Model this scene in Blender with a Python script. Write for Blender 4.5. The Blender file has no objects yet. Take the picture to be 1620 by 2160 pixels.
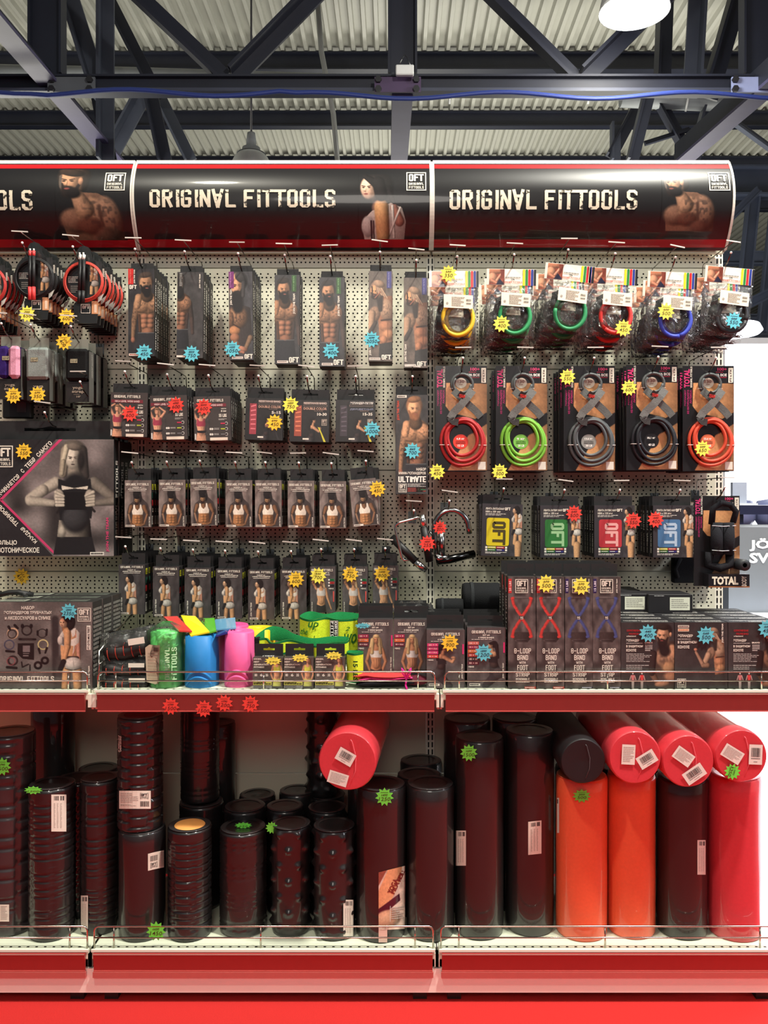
import bpy, bmesh, math, random
import numpy as np
from mathutils import Vector, Matrix, noise

random.seed(7)
scn = bpy.context.scene
COL = scn.collection
pi = math.pi

# ------------------------------------------------------------------ camera, world, light, exposure
D, FOC, CX, CY, CZ = 2.947, 1795.0, 833.0, 1060.0, 1.448     # camera distance to the back panels, focal length and vanishing point in px of the 1620x2160 frame, eye height
cam_d = bpy.data.cameras.new('camera')
cam = bpy.data.objects.new('camera', cam_d)
COL.objects.link(cam)
cam.location = (0, -D, CZ)
cam.rotation_euler = (pi/2, 0, 0)
cam_d.sensor_fit = 'AUTO'
cam_d.sensor_width = 36.0
cam_d.lens = 36.0*FOC/2160.0
cam_d.shift_x = -(CX-810.0)/2160.0
cam_d.shift_y = -(1080.0-CY)/2160.0
cam_d.clip_end = 200
scn.camera = cam

w = bpy.data.worlds.new('hall'); scn.world = w
w.use_nodes = True
bg = w.node_tree.nodes['Background']
bg.inputs[0].default_value = (0.62, 0.66, 0.72, 1)
bg.inputs[1].default_value = 0.16

def area(name, loc, aim, size, power, color, sy=None):
    l = bpy.data.lights.new(name, 'AREA')
    l.energy = power; l.color = color
    if sy: l.shape = 'RECTANGLE'; l.size = size; l.size_y = sy
    else: l.shape = 'DISK'; l.size = size
    o = bpy.data.objects.new(name, l); COL.objects.link(o)
    o.location = loc
    o.rotation_euler = (Vector(aim)-Vector(loc)).to_track_quat('-Z', 'Y').to_euler()
    return o
area('hall_lamp', (1.7, -1.6, 5.4), (0.1, 0, 1.4), 0.36, 330, (1, 0.97, 0.86))
area('hall_lamp', (-1.25, -2.3, 5.0), (-0.4, 0, 1.4), 0.22, 80, (1, 0.95, 0.80))
area('hall_lamp', (3.2, -1.2, 3.2), (0.9, 0, 1.5), 0.8, 40, (0.9, 0.93, 1.0))
area('hall_lamp', (-0.2, -4.6, 3.2), (0, 0, 0.6), 1.6, 45, (1, 0.93, 0.84))

vs = scn.view_settings
vs.view_transform = 'Standard'; vs.look = 'None'; vs.exposure = 0.1; vs.gamma = 1.0
vs.use_curve_mapping = False

# ------------------------------------------------------------------ helpers
def S(Y): return FOC/(D+Y)
def P(px, py, Y):
    s = S(Y); return Vector(((px-CX)/s, Y, CZ-(py-CY)/s))
def lin(c):
    c = np.asarray(c, float)/255.0
    return np.where(c <= 0.04045, c/12.92, ((c+0.055)/1.055)**2.4)
_lc = {}
def L3(c):
    k = tuple(c)
    if k not in _lc: _lc[k] = tuple(float(v) for v in lin(c))
    return _lc[k]

MATS = {}
def mat(name, rough=0.5, metal=0.0, coat=0.0, spec=0.5, var=0.06, vscale=40.0, bump=0.0, bscale=60.0, color=None, emit=None, estr=0.0, coat_rough=0.08, distort=0, aniso=None):
    m = bpy.data.materials.new(name); m.use_nodes = True
    nt = m.node_tree; N = nt.nodes; K = nt.links
    b = N['Principled BSDF']
    b.inputs['Roughness'].default_value = rough
    b.inputs['Metallic'].default_value = metal
    b.inputs['Coat Weight'].default_value = coat
    b.inputs['Coat Roughness'].default_value = coat_rough
    b.inputs['Specular IOR Level'].default_value = spec
    tc = N.new('ShaderNodeTexCoord')
    if color is None:
        src = N.new('ShaderNodeAttribute'); src.attribute_name = 'Col'; out = src.outputs['Color']
    else:
        src = N.new('ShaderNodeRGB'); src.outputs[0].default_value = (*L3(color), 1); out = src.outputs[0]
    nz = N.new('ShaderNodeTexNoise'); nz.inputs['Scale'].default_value = vscale; nz.inputs['Detail'].default_value = 4
    K.new(tc.outputs['Object'], nz.inputs['Vector'])
    mr = N.new('ShaderNodeMapRange'); mr.inputs['To Min'].default_value = 1-var*2; mr.inputs['To Max'].default_value = 1+var*2
    K.new(nz.outputs['Fac'], mr.inputs['Value'])
    mx = N.new('ShaderNodeVectorMath'); mx.operation = 'SCALE'
    K.new(out, mx.inputs[0]); K.new(mr.outputs[0], mx.inputs['Scale'])
    K.new(mx.outputs[0], b.inputs['Base Color'])
    if bump:
        n2 = N.new('ShaderNodeTexNoise'); n2.inputs['Scale'].default_value = bscale; n2.inputs['Detail'].default_value = 3
        n2.inputs['Distortion'].default_value = distort
        K.new(tc.outputs['Object'], n2.inputs['Vector'])
        bp = N.new('ShaderNodeBump'); bp.inputs['Strength'].default_value = bump; bp.inputs['Distance'].default_value = 0.004
        K.new(n2.outputs['Fac'], bp.inputs['Height']); K.new(bp.outputs[0], b.inputs['Normal'])
        if coat: K.new(bp.outputs[0], b.inputs['Coat Normal'])
    if emit:
        b.inputs['Emission Color'].default_value = (*L3(emit), 1); b.inputs['Emission Strength'].default_value = estr
    MATS[name] = m
    return m
mat('printed_card', rough=0.38, coat=0.15, coat_rough=0.25, var=0.05, vscale=25)
mat('glossy_card', rough=0.3, coat=0.8, coat_rough=0.07, var=0.04, bump=0.04, bscale=14)
mat('black_card', rough=0.5, var=0.1, spec=0.3)
mat('paper', rough=0.7, var=0.03)
mat('painted_metal', rough=0.45, var=0.02, vscale=8, bump=0.02, bscale=200)
mat('dark_steel', rough=0.5, var=0.15, vscale=3, bump=0.1, bscale=30)
mat('chrome', rough=0.18, metal=1.0, var=0.03)
mat('foam_wrap', rough=0.5, coat=0.75, coat_rough=0.1, var=0.12, vscale=18, bump=0.10, bscale=9, distort=1.2)
mat('foam_smooth', rough=0.5, coat=0.8, coat_rough=0.05, var=0.05, vscale=120, bump=0.03, bscale=6, distort=1.5)
mat('rubber', rough=0.5, var=0.05, spec=0.4, bump=0.04, bscale=200)
mat('fabric', rough=0.9, var=0.12, vscale=200, bump=0.3, bscale=350, spec=0.2)
mat('carpet', rough=1.0, var=0.05, vscale=300, bump=0.4, bscale=900, spec=0.1)
mat('satin_plastic', rough=0.35, var=0.03)
mat('header_film', rough=0.35, spec=0.3, coat=0.45, coat_rough=0.07, var=0.08, vscale=5)
mat('lamp_glow', color=(255, 250, 240), emit=(255, 250, 240), estr=14)
mat('white_glow', color=(250, 252, 255), emit=(240, 245, 255), estr=3.2)

def grunge():                     # worn lettering: pale print broken up by scratches that show the dark film
    m = bpy.data.materials.new('worn_lettering'); m.use_nodes = True
    nt = m.node_tree; N = nt.nodes; K = nt.links; b = N['Principled BSDF']
    b.inputs['Roughness'].default_value = 0.3; b.inputs['Coat Weight'].default_value = 0.6
    tc = N.new('ShaderNodeTexCoord')
    n1 = N.new('ShaderNodeTexVoronoi'); n1.feature = 'DISTANCE_TO_EDGE'; n1.inputs['Scale'].default_value = 42
    n2 = N.new('ShaderNodeTexNoise'); n2.inputs['Scale'].default_value = 34; n2.inputs['Detail'].default_value = 6; n2.inputs['Distortion'].default_value = 1.0
    K.new(tc.outputs['Object'], n1.inputs['Vector']); K.new(tc.outputs['Object'], n2.inputs['Vector'])
    ad = N.new('ShaderNodeMath'); ad.operation = 'MULTIPLY_ADD'; ad.inputs[1].default_value = 0.9
    K.new(n1.outputs['Distance'], ad.inputs[0]); K.new(n2.outputs['Fac'], ad.inputs[2])
    r = N.new('ShaderNodeValToRGB'); r.color_ramp.elements[0].position = 0.43; r.color_ramp.elements[1].position = 0.50
    r.color_ramp.elements[0].color = (*L3((60, 56, 48)), 1); r.color_ramp.elements[1].color = (*L3((212, 206, 184)), 1)
    K.new(ad.outputs[0], r.inputs[0]); K.new(r.outputs[0], b.inputs['Base Color'])
    MATS['worn_lettering'] = m
grunge()
mat('pale_print', rough=.35, color=(226, 220, 204), var=.05)

def film():                       # thin clear film: mostly see-through with crinkled highlights
    m = bpy.data.materials.new('clear_film'); m.use_nodes = True
    nt = m.node_tree; N = nt.nodes; K = nt.links
    N.remove(N['Principled BSDF']); out = N['Material Output']
    tc = N.new('ShaderNodeTexCoord')
    n = N.new('ShaderNodeTexNoise'); n.inputs['Scale'].default_value = 22; n.inputs['Detail'].default_value = 4; n.inputs['Distortion'].default_value = 2.2
    K.new(tc.outputs['Object'], n.inputs['Vector'])
    bp = N.new('ShaderNodeBump'); bp.inputs['Strength'].default_value = 0.9; bp.inputs['Distance'].default_value = 0.01
    K.new(n.outputs['Fac'], bp.inputs['Height'])
    g = N.new('ShaderNodeBsdfGlossy'); g.inputs['Roughness'].default_value = 0.12; g.inputs['Color'].default_value = (1, 1, 1, 1)
    K.new(bp.outputs[0], g.inputs['Normal'])
    d = N.new('ShaderNodeBsdfDiffuse'); d.inputs['Color'].default_value = (0.75, 0.77, 0.74, 1)
    t = N.new('ShaderNodeBsdfTransparent'); t.inputs['Color'].default_value = (0.95, 0.95, 0.95, 1)
    f = N.new('ShaderNodeFresnel'); f.inputs['IOR'].default_value = 1.42; K.new(bp.outputs[0], f.inputs['Normal'])
    m1 = N.new('ShaderNodeMixShader'); K.new(f.outputs[0], m1.inputs[0]); K.new(t.outputs[0], m1.inputs[1]); K.new(g.outputs[0], m1.inputs[2])
    m2 = N.new('ShaderNodeMixShader'); m2.inputs[0].default_value = 0.03
    K.new(m1.outputs[0], m2.inputs[1]); K.new(d.outputs[0], m2.inputs[2]); K.new(m2.outputs[0], out.inputs['Surface'])
    MATS['clear_film'] = m
film()

# ---- text
_cur = bpy.data.curves.new('txt', 'FONT'); _cur.resolution_u = 2
_tob = bpy.data.objects.new('txt', _cur)
_gc = {}
def glyphs(s, bold=0.028):
    k = (s, bold)
    if k in _gc: return _gc[k]
    _cur.body = s; _cur.offset = bold
    me = bpy.data.meshes.new_from_object(_tob, preserve_all_data_layers=False)
    v = np.array([(p.co.x, p.co.y) for p in me.vertices]) if len(me.vertices) else np.zeros((0, 2))
    f = [tuple(p.vertices) for p in me.polygons]
    bpy.data.meshes.remove(me)
    if len(v):
        lo = v.min(0); hi = v.max(0); v = (v-lo)/np.maximum(hi-lo, 1e-6)
    _gc[k] = (v, f)
    return _gc[k]
# blocky stroke letters on a 0..1 x 0..2 cell
_o = [(.16, .28), (.16, 1.72), (.3, 1.86), (.7, 1.86), (.84, 1.72), (.84, .28), (.7, .14), (.3, .14), (.16, .28)]
STK = {'O': [_o], '0': [_o], 'I': [[(.5, 0), (.5, 2)]], 'L': [[(.2, 2), (.2, .14), (.95, .14)]], 'F': [[(.2, 0), (.2, 1.86), (.95, 1.86)], [(.2, 1.05), (.8, 1.05)]],
 'T': [[(.0, 1.86), (1, 1.86)], [(.5, 1.86), (.5, 0)]], 'R': [[(.16, 0), (.16, 1.86), (.7, 1.86), (.84, 1.7), (.84, 1.2), (.7, 1.05), (.16, 1.05)], [(.5, 1.05), (.88, 0)]],
 'G': [[(.84, 1.5), (.84, 1.72), (.7, 1.86), (.3, 1.86), (.16, 1.72), (.16, .28), (.3, .14), (.7, .14), (.84, .28), (.84, .95), (.5, .95)]],
 'N': [[(.14, 0), (.14, 2)], [(.14, 1.9), (.86, .1)], [(.86, 0), (.86, 2)]], 'A': [[(.14, 0), (.14, 1.6), (.34, 1.86), (.66, 1.86), (.86, 1.6), (.86, 0)], [(.14, .8), (.86, .8)]],
 'V': [[(.06, 0), (.5, 1.9), (.94, 0)], [(.25, .65), (.75, .65)]],
 'S': [[(.84, 1.5), (.84, 1.72), (.7, 1.86), (.3, 1.86), (.16, 1.72), (.16, 1.25), (.3, 1.05), (.7, .95), (.84, .75), (.84, .28), (.7, .14), (.3, .14), (.16, .28), (.16, .5)]],
 'B': [[(.16, .14), (.16, 1.86), (.7, 1.86), (.82, 1.72), (.82, 1.2), (.68, 1.03), (.16, 1.03)], [(.68, 1.03), (.84, .88), (.84, .28), (.7, .14), (.16, .14)]],
 'D': [[(.16, .14), (.16, 1.86), (.66, 1.86), (.84, 1.6), (.84, .4), (.66, .14), (.16, .14)]], 'E': [[(.9, 1.86), (.16, 1.86), (.16, .14), (.9, .14)], [(.16, 1.02), (.75, 1.02)]],
 'H': [[(.14, 0), (.14, 2)], [(.86, 0), (.86, 2)], [(.14, 1), (.86, 1)]], 'J': [[(.84, 2), (.84, .3), (.7, .14), (.3, .14), (.16, .3), (.16, .6)]],
 'M': [[(.1, 0), (.1, 1.86), (.5, 1.1), (.9, 1.86), (.9, 0)]], 'P': [[(.16, 0), (.16, 1.86), (.7, 1.86), (.84, 1.7), (.84, 1.15), (.7, .95), (.16, .95)]],
 'W': [[(.08, 2), (.2, .1), (.5, 1.0), (.8, .1), (.92, 2)]], '-': [[(.1, 1), (.9, 1)]], '8': [_o, [(.16, 1.02), (.84, 1.02)]], 'U': [[(.16, 2), (.16, .28), (.3, .14), (.7, .14), (.84, .28), (.84, 2)]]}
def strokes(s, wd=0.15):
    """blocky letters; V stands for the upside-down A of the logo"""
    k = ('#', s, wd)
    if k in _gc: return _gc[k]
    V = []; Fc = []; x = 0
    for ch in s:
        if ch == ' ': x += .55; continue
        adv = .6 if ch == 'I' else 1.18
        ox = x-(.2 if ch == 'I' else 0)
        sc = 1.0; dy = 0
        if ch == 'V': sc = 1.12; dy = -.16
        for pl in STK[ch]:
            for a, b in zip(pl[:-1], pl[1:]):
                ax, ay, bx, by = a[0]+ox, a[1]*sc, b[0]+ox, b[1]*sc
                if ch == 'V': ay = 2*sc-ay+dy; by = 2*sc-by+dy
                dx, dy_ = bx-ax, by-ay; l = math.hypot(dx, dy_); dx /= l; dy_ /= l
                e = wd*.55
                if ay in (0, 2) or ch in 'NVWM': ea = 0
                else: ea = e
                eb = 0 if (by in (0, 2) or ch in 'NVWM') else e
                nx, ny = -dy_*wd, dx*wd
                n = len(V)
                V += [(ax-dx*ea+nx, ay-dy_*ea+ny), (ax-dx*ea-nx, ay-dy_*ea-ny), (bx+dx*eb-nx, by+dy_*eb-ny), (bx+dx*eb+nx, by+dy_*eb+ny)]
                Fc.append((n, n+1, n+2, n+3))
        x += adv
    v = np.array(V); lo = v.min(0); hi = v.max(0); v = (v-lo)/(hi-lo)
    _gc[k] = (v, Fc)
    return _gc[k]

class MB:
    def __init__(s): s.V = []; s.F = []; s.C = []; s.M = []; s.S = []
    def add(s, V, F, col, m=0, smooth=False):
        n = len(s.V); s.V += [tuple(v) for v in V]
        s.C += [L3(col)]*len(V) if not (isinstance(col, list) and len(col) == len(V) and not isinstance(col[0], (int, float))) else col
        s.F += [tuple(i+n for i in f) for f in F]; s.M += [m]*len(F); s.S += [smooth]*len(F)
    def box(s, x0, y0, z0, x1, y1, z1, col, m=0, bev=0.0):
        if bev:
            b = bev; V = []; 
            for z, e in ((z0, b), (z0+b, 0), (z1-b, 0), (z1, b)):
                V += [(x0+b+e*.0, y0+e, z), (x1-b, y0+e, z), (x1-e, y0+b, z), (x1-e, y1-b, z), (x1-b, y1-e, z), (x0+b, y1-e, z), (x0+e, y1-b, z), (x0+e, y0+b, z)]
            F = [tuple(range(7, -1, -1)), tuple(range(24, 32))]
            for k in range(3):
                for i in range(8):
                    j = (i+1) % 8; F.append((k*8+i, k*8+j, k*8+8+j, k*8+8+i))
            s.add(V, F, col, m); return
        V = [(x, y, z) for z in (z0, z1) for y in (y0, y1) for x in (x0, x1)]
        s.add(V, [(0, 2, 3, 1), (4, 5, 7, 6), (0, 1, 5, 4), (2, 6, 7, 3), (0, 4, 6, 2), (1, 3, 7, 5)], col, m)
    def tube(s, pts, r, col, seg=8, m=0, closed=False, rs=None):
        pts = [Vector(p) for p in pts]; n = len(pts); V = []; prev = None
        for i, p in enumerate(pts):
            if closed: t = pts[(i+1) % n]-pts[i-1]
            else: t = pts[min(i+1, n-1)]-pts[max(i-1, 0)]
            t.normalize()
            if prev is None:
                a = Vector((0, 0, 1)) if abs(t.z) < .9 else Vector((1, 0, 0)); u = t.cross(a).normalized()
            else: u = (prev-t*prev.dot(t)).normalized()
            prev = u; v = t.cross(u); rr = rs[i] if rs else r
            for k in range(seg):
                a = 2*pi*k/seg; V.append(p+u*math.cos(a)*rr+v*math.sin(a)*rr)
        F = []
        for i in range(n if closed else n-1):
            for k in range(seg):
                a = i*seg+k; b = i*seg+(k+1) % seg; j = ((i+1) % n)*seg
                F.append((a, b, j+(k+1) % seg, j+k))
        s.add(V, F, col, m, True)
        if not closed:
            s.F += [tuple(len(s.V)-len(V)+k for k in range(seg-1, -1, -1)), tuple(len(s.V)-seg+k for k in range(seg))]; s.M += [m, m]; s.S += [False, False]
    def lathe(s, prof, col, seg=32, m=0, axis='z', c=(0, 0, 0), smooth=True, fun=None):
        V = []
        for i, (r, z) in enumerate(prof):
            for k in range(seg):
                a = 2*pi*k/seg; rr = r*(fun(a, z, i) if fun else 1)
                x, y = rr*math.cos(a), rr*math.sin(a)
                V.append((c[0]+x, c[1]+y, c[2]+z) if axis == 'z' else ((c[0]+x, c[1]+z, c[2]+y) if axis == 'y' else (c[0]+z, c[1]+x, c[2]+y)))
        F = [(i*seg+k, i*seg+(k+1) % seg, (i+1)*seg+(k+1) % seg, (i+1)*seg+k) for i in range(len(prof)-1) for k in range(seg)]
        s.add(V, F, col, m, smooth)
    def prism(s, poly, y0, y1, col, m=0):          # polygon in x,z pushed along y
        n = len(poly)
        V = [(x, y0, z) for x, z in poly]+[(x, y1, z) for x, z in poly]
        F = [tuple(range(n)), tuple(range(2*n-1, n-1, -1))]+[(i, (i+1) % n, n+(i+1) % n, n+i) for i in range(n)]
        s.add(V, F, col, m)
    def beam(s, a, b, wx, wz, col, m=0):            # I-less square bar between two points
        a = Vector(a); b = Vector(b); t = (b-a).normalized()
        up = Vector((0, 1, 0)) if abs(t.y) < .8 else Vector((0, 0, 1))
        u = t.cross(up).normalized(); v = t.cross(u)
        V = [p+u*i*wx/2+v*j*wz/2 for p in (a, b) for i, j in ((-1, -1), (1, -1), (1, 1), (-1, 1))]
        s.add(V, [(3, 2, 1, 0), (4, 5, 6, 7), (0, 1, 5, 4), (1, 2, 6, 5), (2, 3, 7, 6), (3, 0, 4, 7)], col, m)
    def angle(s, a, b, wd, th, col, m=0):
        """rolled L section between two points"""
        a = Vector(a); b = Vector(b); t = (b-a).normalized()
        up = Vector((0, 1, 0)) if abs(t.y) < .8 else Vector((0, 0, 1))
        u = t.cross(up).normalized(); v = t.cross(u)
        sec = [(-wd/2, -wd/2), (wd/2, -wd/2), (wd/2, -wd/2+th), (-wd/2+th, -wd/2+th), (-wd/2+th, wd/2), (-wd/2, wd/2)]
        V = [p+u*i+v*j for p in (a, b) for i, j in sec]
        s.add(V, [tuple(range(5, -1, -1)), tuple(range(6, 12))]+[(i, (i+1) % 6, 6+(i+1) % 6, 6+i) for i in range(6)], col, m)
    def channel(s, a, b, wd, hg, th, col, m=0):
        """I section between two points: hg across, wd flange"""
        a = Vector(a); b = Vector(b); t = (b-a).normalized()
        up = Vector((0, 1, 0)) if abs(t.y) < .8 else Vector((0, 0, 1))
        u = t.cross(up).normalized(); v = t.cross(u)
        def bar(x0, x1, y0, y1):
            V = [p+u*i+v*j for p in (a, b) for i, j in ((x0, y0), (x1, y0), (x1, y1), (x0, y1))]
            s.add(V, [(3, 2, 1, 0), (4, 5, 6, 7), (0, 1, 5, 4), (1, 2, 6, 5), (2, 3, 7, 6), (3, 0, 4, 7)], col, m)
        bar(-hg/2, -hg/2+th, -wd/2, wd/2); bar(hg/2-th, hg/2, -wd/2, wd/2); bar(-hg/2+th, hg/2-th, -th/2, th/2)
    def build(s, name, mats, parent=None, tmpl=False):
        me = bpy.data.meshes.new(name)
        me.from_pydata(s.V, [], s.F)
        for mn in ([mats] if isinstance(mats, str) else mats): me.materials.append(MATS[mn])
        me.polygons.foreach_set('material_index', s.M); me.polygons.foreach_set('use_smooth', s.S)
        at = me.color_attributes.new('Col', 'FLOAT_COLOR', 'POINT')
        arr = np.ones((len(s.V), 4), np.float32); arr[:, :3] = np.array(s.C, np.float32).reshape(-1, 3)
        at.data.foreach_set('color', arr.ravel()); me.update()
        return obj(name, me, parent, tmpl)

KIDS = {}
def obj(name, data, parent=None, tmpl=False):
    o = bpy.data.objects.new(name, data)
    if parent is not None: o.parent = parent; KIDS.setdefault(parent, []).append(o)
    if not tmpl: COL.objects.link(o)
    return o
def tag(o, label=None, cat=None, group=None, kind=None):
    if label: o['label'] = label
    if cat: o['category'] = cat
    if group: o['group'] = group
    if kind: o['kind'] = kind
    return o
def thing(name, label, cat, loc=(0, 0, 0), group=None, rz=0, tmpl=False):
    o = obj(name, None, None, tmpl); o.location = loc; o.rotation_euler = (0, 0, rz)
    return tag(o, label, cat, group)
def dup(o, parent=None, skip=()):
    c = o.copy(); COL.objects.link(c)
    if parent is not None: c.parent = parent; KIDS.setdefault(parent, []).append(c)
    for k in KIDS.get(o, []):
        if k.name.split('.')[0] in skip: continue
        dup(k, c, skip)
    return c
ORD = ['', 'second', 'third', 'fourth', 'fifth', 'sixth', 'seventh', 'eighth', 'ninth']

# ------------------------------------------------------------------ printed pictures: a small painter whose result becomes coloured vertices of a fine grid
class Art:
    def __init__(s, box, n, bgc, ss=2, nz=0.10, seed=1):
        s.x0, s.y0, s.x1, s.y1 = box; s.n = n
        s.m = max(2, int(round(n*(s.y1-s.y0)/(s.x1-s.x0)))); s.ss = ss
        W, H = s.n*ss, s.m*ss
        s.X, s.Y = np.meshgrid(s.x0+(np.arange(W)+.5)*(s.x1-s.x0)/W, s.y0+(np.arange(H)+.5)*(s.y1-s.y0)/H)
        s.A = np.zeros((H, W, 3)); s.A[:] = bgc
        rng = np.random.RandomState(seed); s.rng = rng
        if nz: s.A *= (1+nz*s.cloud(6)[..., None]*3)
    def cloud(s, k):
        H, W = s.X.shape; g = s.rng.rand(k*max(1, H//W)+2, k+2)-.5
        yy = np.linspace(0, g.shape[0]-1.001, H); xx = np.linspace(0, g.shape[1]-1.001, W)
        yi = yy.astype(int); xi = xx.astype(int); fy = (yy-yi)[:, None]; fx = (xx-xi)[None]
        fy = fy*fy*(3-2*fy); fx = fx*fx*(3-2*fx)
        return (g[yi][:, xi]*(1-fy)*(1-fx)+g[yi+1][:, xi]*fy*(1-fx)+g[yi][:, xi+1]*(1-fy)*fx+g[yi+1][:, xi+1]*fy*fx)
    def put(s, mask, col):
        mask = np.clip(mask, 0, 1)[..., None]; s.A = s.A*(1-mask)+np.asarray(col)*mask
    def ell(s, cx, cy, rx, ry, col, rot=0, soft=.2, lit=.45):
        a = math.radians(rot); dx, dy = s.X-cx, s.Y-cy
        u = (dx*math.cos(a)+dy*math.sin(a))/rx; v = (-dx*math.sin(a)+dy*math.cos(a))/ry
        r = np.sqrt(u*u+v*v)
        f = 1+lit*(-dx/rx*.5-dy/ry*.45)-lit*.6*r*r
        s.put((1-r)/soft+.5, np.clip(f, .1, 1.8)[..., None]*np.asarray(col, float))
    def limb(s, x0, y0, r0, x1, y1, r1, col, lit=.55, soft=.22):
        dx, dy = x1-x0, y1-y0; l2 = dx*dx+dy*dy
        t = np.clip(((s.X-x0)*dx+(s.Y-y0)*dy)/l2, 0, 1)
        r = r0+(r1-r0)*t; px, py = s.X-(x0+dx*t), s.Y-(y0+dy*t)
        q = np.sqrt(px*px+py*py)/r
        f = 1+lit*(-(px+py*.4)/r*.6)-lit*.7*q*q
        s.put((1-q)/soft+.5, np.clip(f, .1, 1.8)[..., None]*np.asarray(col, float))
    def tat(s, cx, cy, rx, ry, col, rot=0, amt=.6, k=26, thr=.0):
        """ink or hair: a patchy darkening inside an ellipse"""
        a = math.radians(rot); dx, dy = s.X-cx, s.Y-cy
        u = (dx*math.cos(a)+dy*math.sin(a))/rx; v = (-dx*math.sin(a)+dy*math.cos(a))/ry
        s.put(np.clip((1-np.sqrt(u*u+v*v))/.5, 0, 1)*np.clip((s.cloud(k)-thr)*3.5, 0, 1)*amt*.8, col)
    def poly(s, pts, col, lit=0):
        ins = np.zeros(s.X.shape, bool); n = len(pts)
        for i in range(n):
            xa, ya = pts[i]; xb, yb = pts[(i+1) % n]
            if ya == yb: continue
            c = ((s.Y >= min(ya, yb)) & (s.Y < max(ya, yb)))
            ins ^= c & (s.X < (xb-xa)*(s.Y-ya)/(yb-ya)+xa)
        c = np.asarray(col, float)*np.ones(s.A.shape)
        if lit:
            xs = [p[0] for p in pts]; u = (s.X-min(xs))/(max(xs)-min(xs)+1e-6)*2-1
            c = c*np.clip(1-lit*u*.6-lit*.5*u*u, .1, 1.8)[..., None]
        s.put(ins.astype(float), c)
    def line(s, x0, y0, x1, y1, wd, col):
        s.limb(x0, y0, wd, x1, y1, wd, col, lit=0, soft=.4)
    def face(s, cx, cy, rx, ry, skin, dark=(40, 25, 20), turn=0, beard=None, mouth=(130, 60, 55)):
        s.ell(cx, cy, rx, ry, skin, lit=.45)
        ex = rx*.36
        for q in (-1, 1):
            x = cx+q*ex+turn*rx*.25
            s.ell(x, cy-ry*.02, rx*.2, ry*.07, [c*.55 for c in skin], lit=0, soft=.6)
            s.ell(x, cy, rx*.13, ry*.045, dark, lit=0, soft=.5)
            s.line(x-rx*.22, cy-ry*.14+q*ry*.035, x+rx*.22, cy-ry*.14-q*ry*.035, ry*.035, dark)
        s.ell(cx+turn*rx*.38, cy+ry*.14, rx*.09, ry*.2, [min(255, c*1.12) for c in skin], lit=.5, soft=.9)
        s.ell(cx+turn*rx*.42, cy+ry*.33, rx*.17, ry*.045, [c*.55 for c in skin], lit=0, soft=.9)
        s.ell(cx+rx*.62, cy+ry*.1, rx*.3, ry*.7, [c*.55 for c in skin], lit=0, soft=1.6)
        if beard:
            s.ell(cx+turn*rx*.1, cy+ry*.80, rx*.74, ry*.42, beard, lit=.2, soft=.4)
            s.limb(cx-rx*.8, cy+ry*.2, rx*.12, cx-rx*.5, cy+ry*.7, rx*.22, beard, lit=0, soft=.9)
            s.limb(cx+rx*.8, cy+ry*.2, rx*.12, cx+rx*.5, cy+ry*.7, rx*.22, beard, lit=0, soft=.9)
            s.ell(cx+turn*rx*.25, cy+ry*.45, rx*.42, ry*.085, beard, lit=0, soft=.6)
        s.ell(cx+turn*rx*.3, cy+ry*.55, rx*.26, ry*.07, mouth, lit=0, soft=.5)
    def out(s):
        H, W = s.m, s.n
        a = s.A*(1+.10*(s.rng.rand(*s.X.shape)[..., None]-.5)+.12*s.cloud(max(8, s.n//3))[..., None])
        a = a.reshape(H, s.ss, W, s.ss, 3).mean((1, 3)); a = a*.84+.16*a.mean(2, keepdims=True)
        return lin(np.clip(a, 0, 255))

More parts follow.
